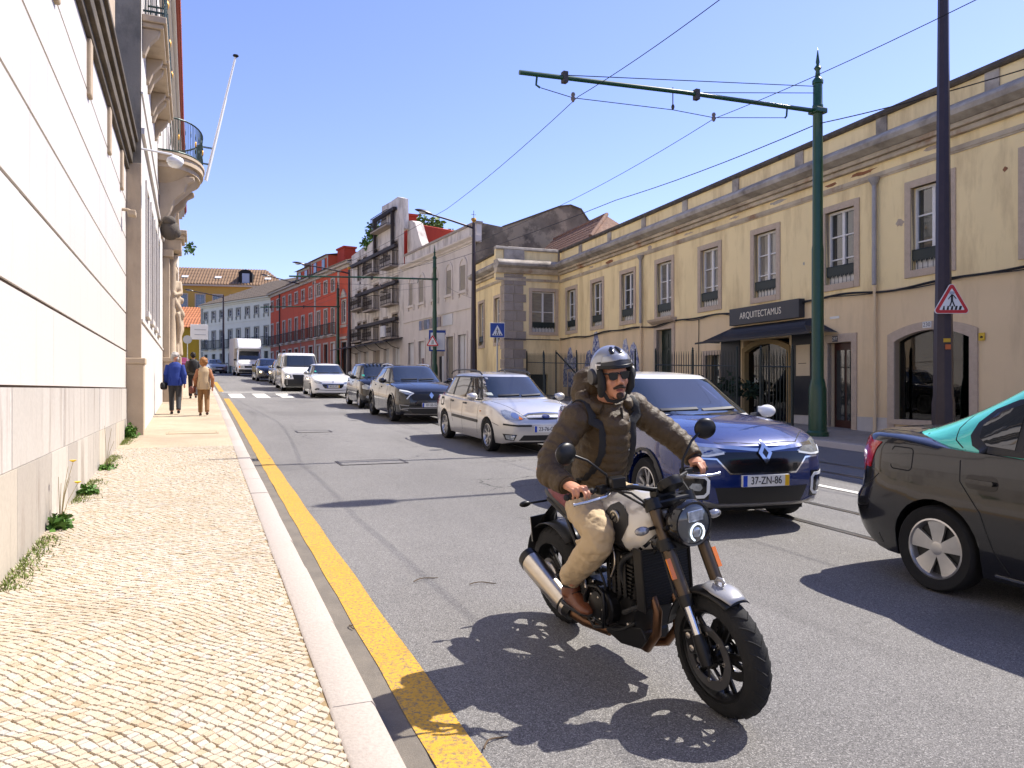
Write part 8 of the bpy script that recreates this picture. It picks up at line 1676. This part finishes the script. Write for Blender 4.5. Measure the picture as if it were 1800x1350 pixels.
for s_ in (1, -1):
    a = Vector(ANK[s_]); MB().tube([a+Vector((.012,0,.09)), a+Vector((.012,0,-.02))], [.05,.048], 16).build('sock', BLKF, rd, smooth=60)
    b = MB(); yaw_ = 0; b.tube([a+Vector((.008,0,.0)), a+Vector((.012,0,-.05))], [(.052,.055),(.056,.062)], 14)
    b.tube([a+Vector((-.045,0,-.072)), a+Vector((.0,0,-.065)), a+Vector((.07,s_*.004,-.068)), a+Vector((.14,s_*.01,-.082)), a+Vector((.195,s_*.012,-.092)), a+Vector((.225,s_*.01,-.098))], [(.036,.036),(.046,.05),(.048,.046),(.05,.034),(.046,.026),(.02,.014)], 14, up=(0,0,1)); sh_ = remesh_obj(b, 'shoe', LEATH, rd, .007, 3)
    MB().prism([(a.x-.075,a.y-.03),(a.x+.05,a.y-.042),(a.x+.16,a.y-.042),(a.x+.225,a.y-.015),(a.x+.225,a.y+.02),(a.x+.16,a.y+.045),(a.x+.05,a.y+.042),(a.x-.075,a.y+.03)], a.z-.128, a.z-.104, 'z').build('sole', TRIM, sh_, bevel=.006)
    for k in range(4): MB().tube([a+Vector((.045+.022*k,-.03,-.018-.012*k)), a+Vector((.055+.022*k,0,-.012-.012*k)), a+Vector((.045+.022*k,.03,-.018-.012*k))], .0045, 5).build('lace', BLKF, sh_)
# rucksack with straps over the shoulders
JB = BVHTree.FromPolygons([v.co.copy() for v in jk.data.vertices], [tuple(p.vertices) for p in jk.data.polygons])
bp = thing('rucksack', 'black rucksack worn by the motorcyclist, straps over both shoulders', 'rucksack'); bp.location = MBK['loc']; bp.rotation_euler = MBK['rot']; bp.scale = (.977,)*3
lofted('pack', BLKF, [(-.43,1.16,.10,.16,0),(-.41,1.16,.14,.2,0),(-.33,1.17,.15,.22,0),(-.27,1.18,.13,.2,0)], bp)
for s_ in (1, -1):
    pts = smooth_path([(-.28,s_*.12,1.36),(-.16,s_*.145,1.495),(-.05,s_*.145,1.475),(.055,s_*.14,1.37),(.068,s_*.15,1.25),(.03,s_*.175,1.13),(-.08,s_*.215,1.04),(-.2,s_*.2,1.02)], 2); 
    dn = []
    for p in pts:
        h = JB.find_nearest(p); dn.append(h[0]+h[1]*.007 if p.x > -.2 and h[0] is not None else p)
    MB().tube(dn, [(.027,.007)]*len(dn), 8, up=(0, 1, 0) if False else None).build('strap', BLKF, bp, smooth=60)
# ------------------------------------------------------------------ people walking away on the footway
HAIRG = mat('grey_hair', (.42, .39, .36), .7, bump=.6, bscale=90, var=.4, vscale=14); HAIRR = mat('ginger_hair', (.30, .13, .035), .65, bump=.6, bscale=90, var=.5, vscale=14, vcol=(.18,.07,.02)); HAIRB = mat('black_hair', (.015, .012, .01), .7, bump=.5, bscale=90)
def walker(label, loc, H, hair, top, topm, legm, shoem, stride=.16, sleeve=None, rot=0, hairr=1.0, vest=None):
    t = thing('person', label, 'person', loc, rot); k = H/1.68
    S = lambda p: (p[0]*k, p[1]*k, p[2]*k)              # local frame: walks along +y
    def T(b, pts, rad, n=12): b.tube([S(p) for p in pts], [tuple(q*k for q in r) if isinstance(r, tuple) else r*k for r in rad], n)
    fL, fR = (-.09, stride, .07), (.09, -stride, .10); kL, kR = (-.09, .08+stride*.4, .48), (.09, .03, .47)
    b = MB(); T(b, [(0,0,.9),(0,0,1.1),(0,.02,1.3),(0,.02,1.42)], [(.13,.09),(.12,.085),(.14,.09),(.06,.06)]); T(b, [(0,.02,1.40),(0,.03,1.5)], [.05,.05]); b.sphere(S((0,.04,1.575)), (.072*k,.09*k,.11*k), 14, 10)
    for s_, f, kn in ((-1, fL, kL), (1, fR, kR)): T(b, [(s_*.08,0,.9), kn, f], [.075,.052,.038]); T(b, [f, (f[0], f[1]+.13, f[2]-.045)], [.035,.03])
    arms = {-1: [(-.17,.02,1.36),(-.24,-.03,1.1),(-.23,.10,.86)], 1: [(.17,.02,1.36),(.24,-.05,1.1),(.24,-.02,.84)]}
    for s_ in (-1, 1): T(b, arms[s_], [.045,.038,.03]); b.sphere(S((arms[s_][2][0], arms[s_][2][1]+.01, arms[s_][2][2]-.06)), (.028*k,.04*k,.06*k), 8, 8)
    remesh_obj(b, 'body', SKIN, t, .014, 1)
    b = MB(); hem = top
    T(b, [(0,-.005,hem),(0,-.01,.98),(0,0,1.15),(0,.01,1.30),(0,.02,1.40),(0,.02,1.455)], [(.20,.135),(.185,.13),(.175,.12),(.19,.125),(.15,.10),(.07,.07)], 18)
    for i in range(5): x = -.15+.075*i; b.tube([S((x, -.125, hem+.02)), S((x*.9, -.115, hem+.22))], .016*k, 6)
    if sleeve is None:
        for s_ in (-1, 1): T(b, arms[s_], [.075,.062,.05])
    remesh_obj(b, 'jacket' if vest is None else 'vest', topm, t, .013, 2)
    if sleeve is not None:
        b = MB()
        for s_ in (-1, 1): T(b, [(s_*.13,.02,1.37)]+arms[s_][1:], [.07,.058,.046])
        tag(remesh_obj(b, 'sleeves', sleeve, t, .012, 2))
    b = MB(); T(b, [(0,0,.82),(0,-.005,.9),(0,0,1.02)], [(.165,.12),(.175,.13),(.15,.11)], 16)
    for s_, f, kn in ((-1, fL, kL), (1, fR, kR)): T(b, [(s_*.085,0,.88), kn, (f[0], f[1], f[2]+.03)], [.098,.074,.062])
    remesh_obj(b, 'trousers', legm, t, .013, 2)
    for s_, f in ((-1, fL), (1, fR)): b = MB(); T(b, [(f[0], f[1]-.05, f[2]-.035), (f[0], f[1]+.05, f[2]-.03), (f[0], f[1]+.15, f[2]-.045)], [.04,.042,.028], 10); b.build('shoe', shoem, t, smooth=60)
    b = MB(); random.seed(int(H*100))
    for i in range(26):
        d = Vector((random.gauss(0,1), random.gauss(-.3,1), random.gauss(.35,.9))).normalized(); b.sphere(S((d.x*.065*hairr, .03+d.y*.075*hairr-.01, 1.60+d.z*.085*hairr)), .045*k*hairr, 8, 6)
    remesh_obj(b, 'hair', hair, t, .014, 1)
    return t
w1 = walker('grey haired walker in a blue jacket and dark trousers on the footway', (-.42, 23.0, G(23.0)), 1.66, HAIRG, .80, mat('royal_blue_knit', (.012, .035, .21), .8, bump=.3, bscale=60), mat('charcoal_cloth', (.03, .03, .032), .8, bump=.2), TRIM, hairr=1.15)
w2 = walker('ginger haired walker in a beige vest and brown trousers beside the kerb', (.30, 22.3, G(22.3)), 1.53, HAIRR, .78, mat('beige_vest', (.45, .33, .19), .8, bump=.3), mat('brown_cloth', (.20, .10, .035), .8, bump=.2), mat('dark_brown_leather', (.06, .025, .015), .5), sleeve=mat('rust_sleeve', (.30, .12, .05), .8), hairr=1.2, vest=1)
w3 = walker('dark clothed walker carrying a black backpack farther ahead', (.05, 31.2, G(31.2)), 1.72, HAIRB, .88, mat('grey_jersey', (.10, .095, .09), .8), mat('black_cloth', (.018, .018, .02), .8), TRIM, .22, hairr=.95)
o = thing('backpack', 'black backpack on the walker farthest ahead', 'backpack', (.05, 31.2, G(31.2))); lofted('pack', BLKF, [(0,0,.13,.2,0),(.03,0,.17,.25,0),(.12,.0,.17,.25,0),(.17,0,.12,.19,0)], o).matrix_local = Matrix.Translation((0, -.12, 1.22)) @ Matrix.Rotation(R(-90), 4, 'Z')
for s_ in (-1, 1): MB().tube([(s_*.09,-.12,1.42),(s_*.1,0,1.50),(s_*.11,.13,1.38)], [(.025,.01)]*3, 6).build('strap', BLKF, o)
def handbag(loc, m, label, w_=.26):
    t = thing('handbag', label, 'handbag', loc); lofted('bag', m, [(-w_/2,0,.04,.07,0),(-w_/2+.03,0,.06,.10,0),(w_/2-.03,0,.06,.10,0),(w_/2,0,.04,.07,0)], t).rotation_euler = (0, 0, R(70)); MB().tube([(0,-.1,.08),(0,-.05,.3),(.0,.05,.3),(0,.1,.08)], .01, 6).build('handle', m, t)
handbag((-.70, 22.95, G(22.95)+.78), BLKF, 'black shoulder bag at the left hip of the blue jacketed walker'); handbag((.02, 22.25, G(22.25)+.70), mat('red_brown_leather', (.13, .035, .018), .45), 'red brown handbag carried by the walker in the beige vest')
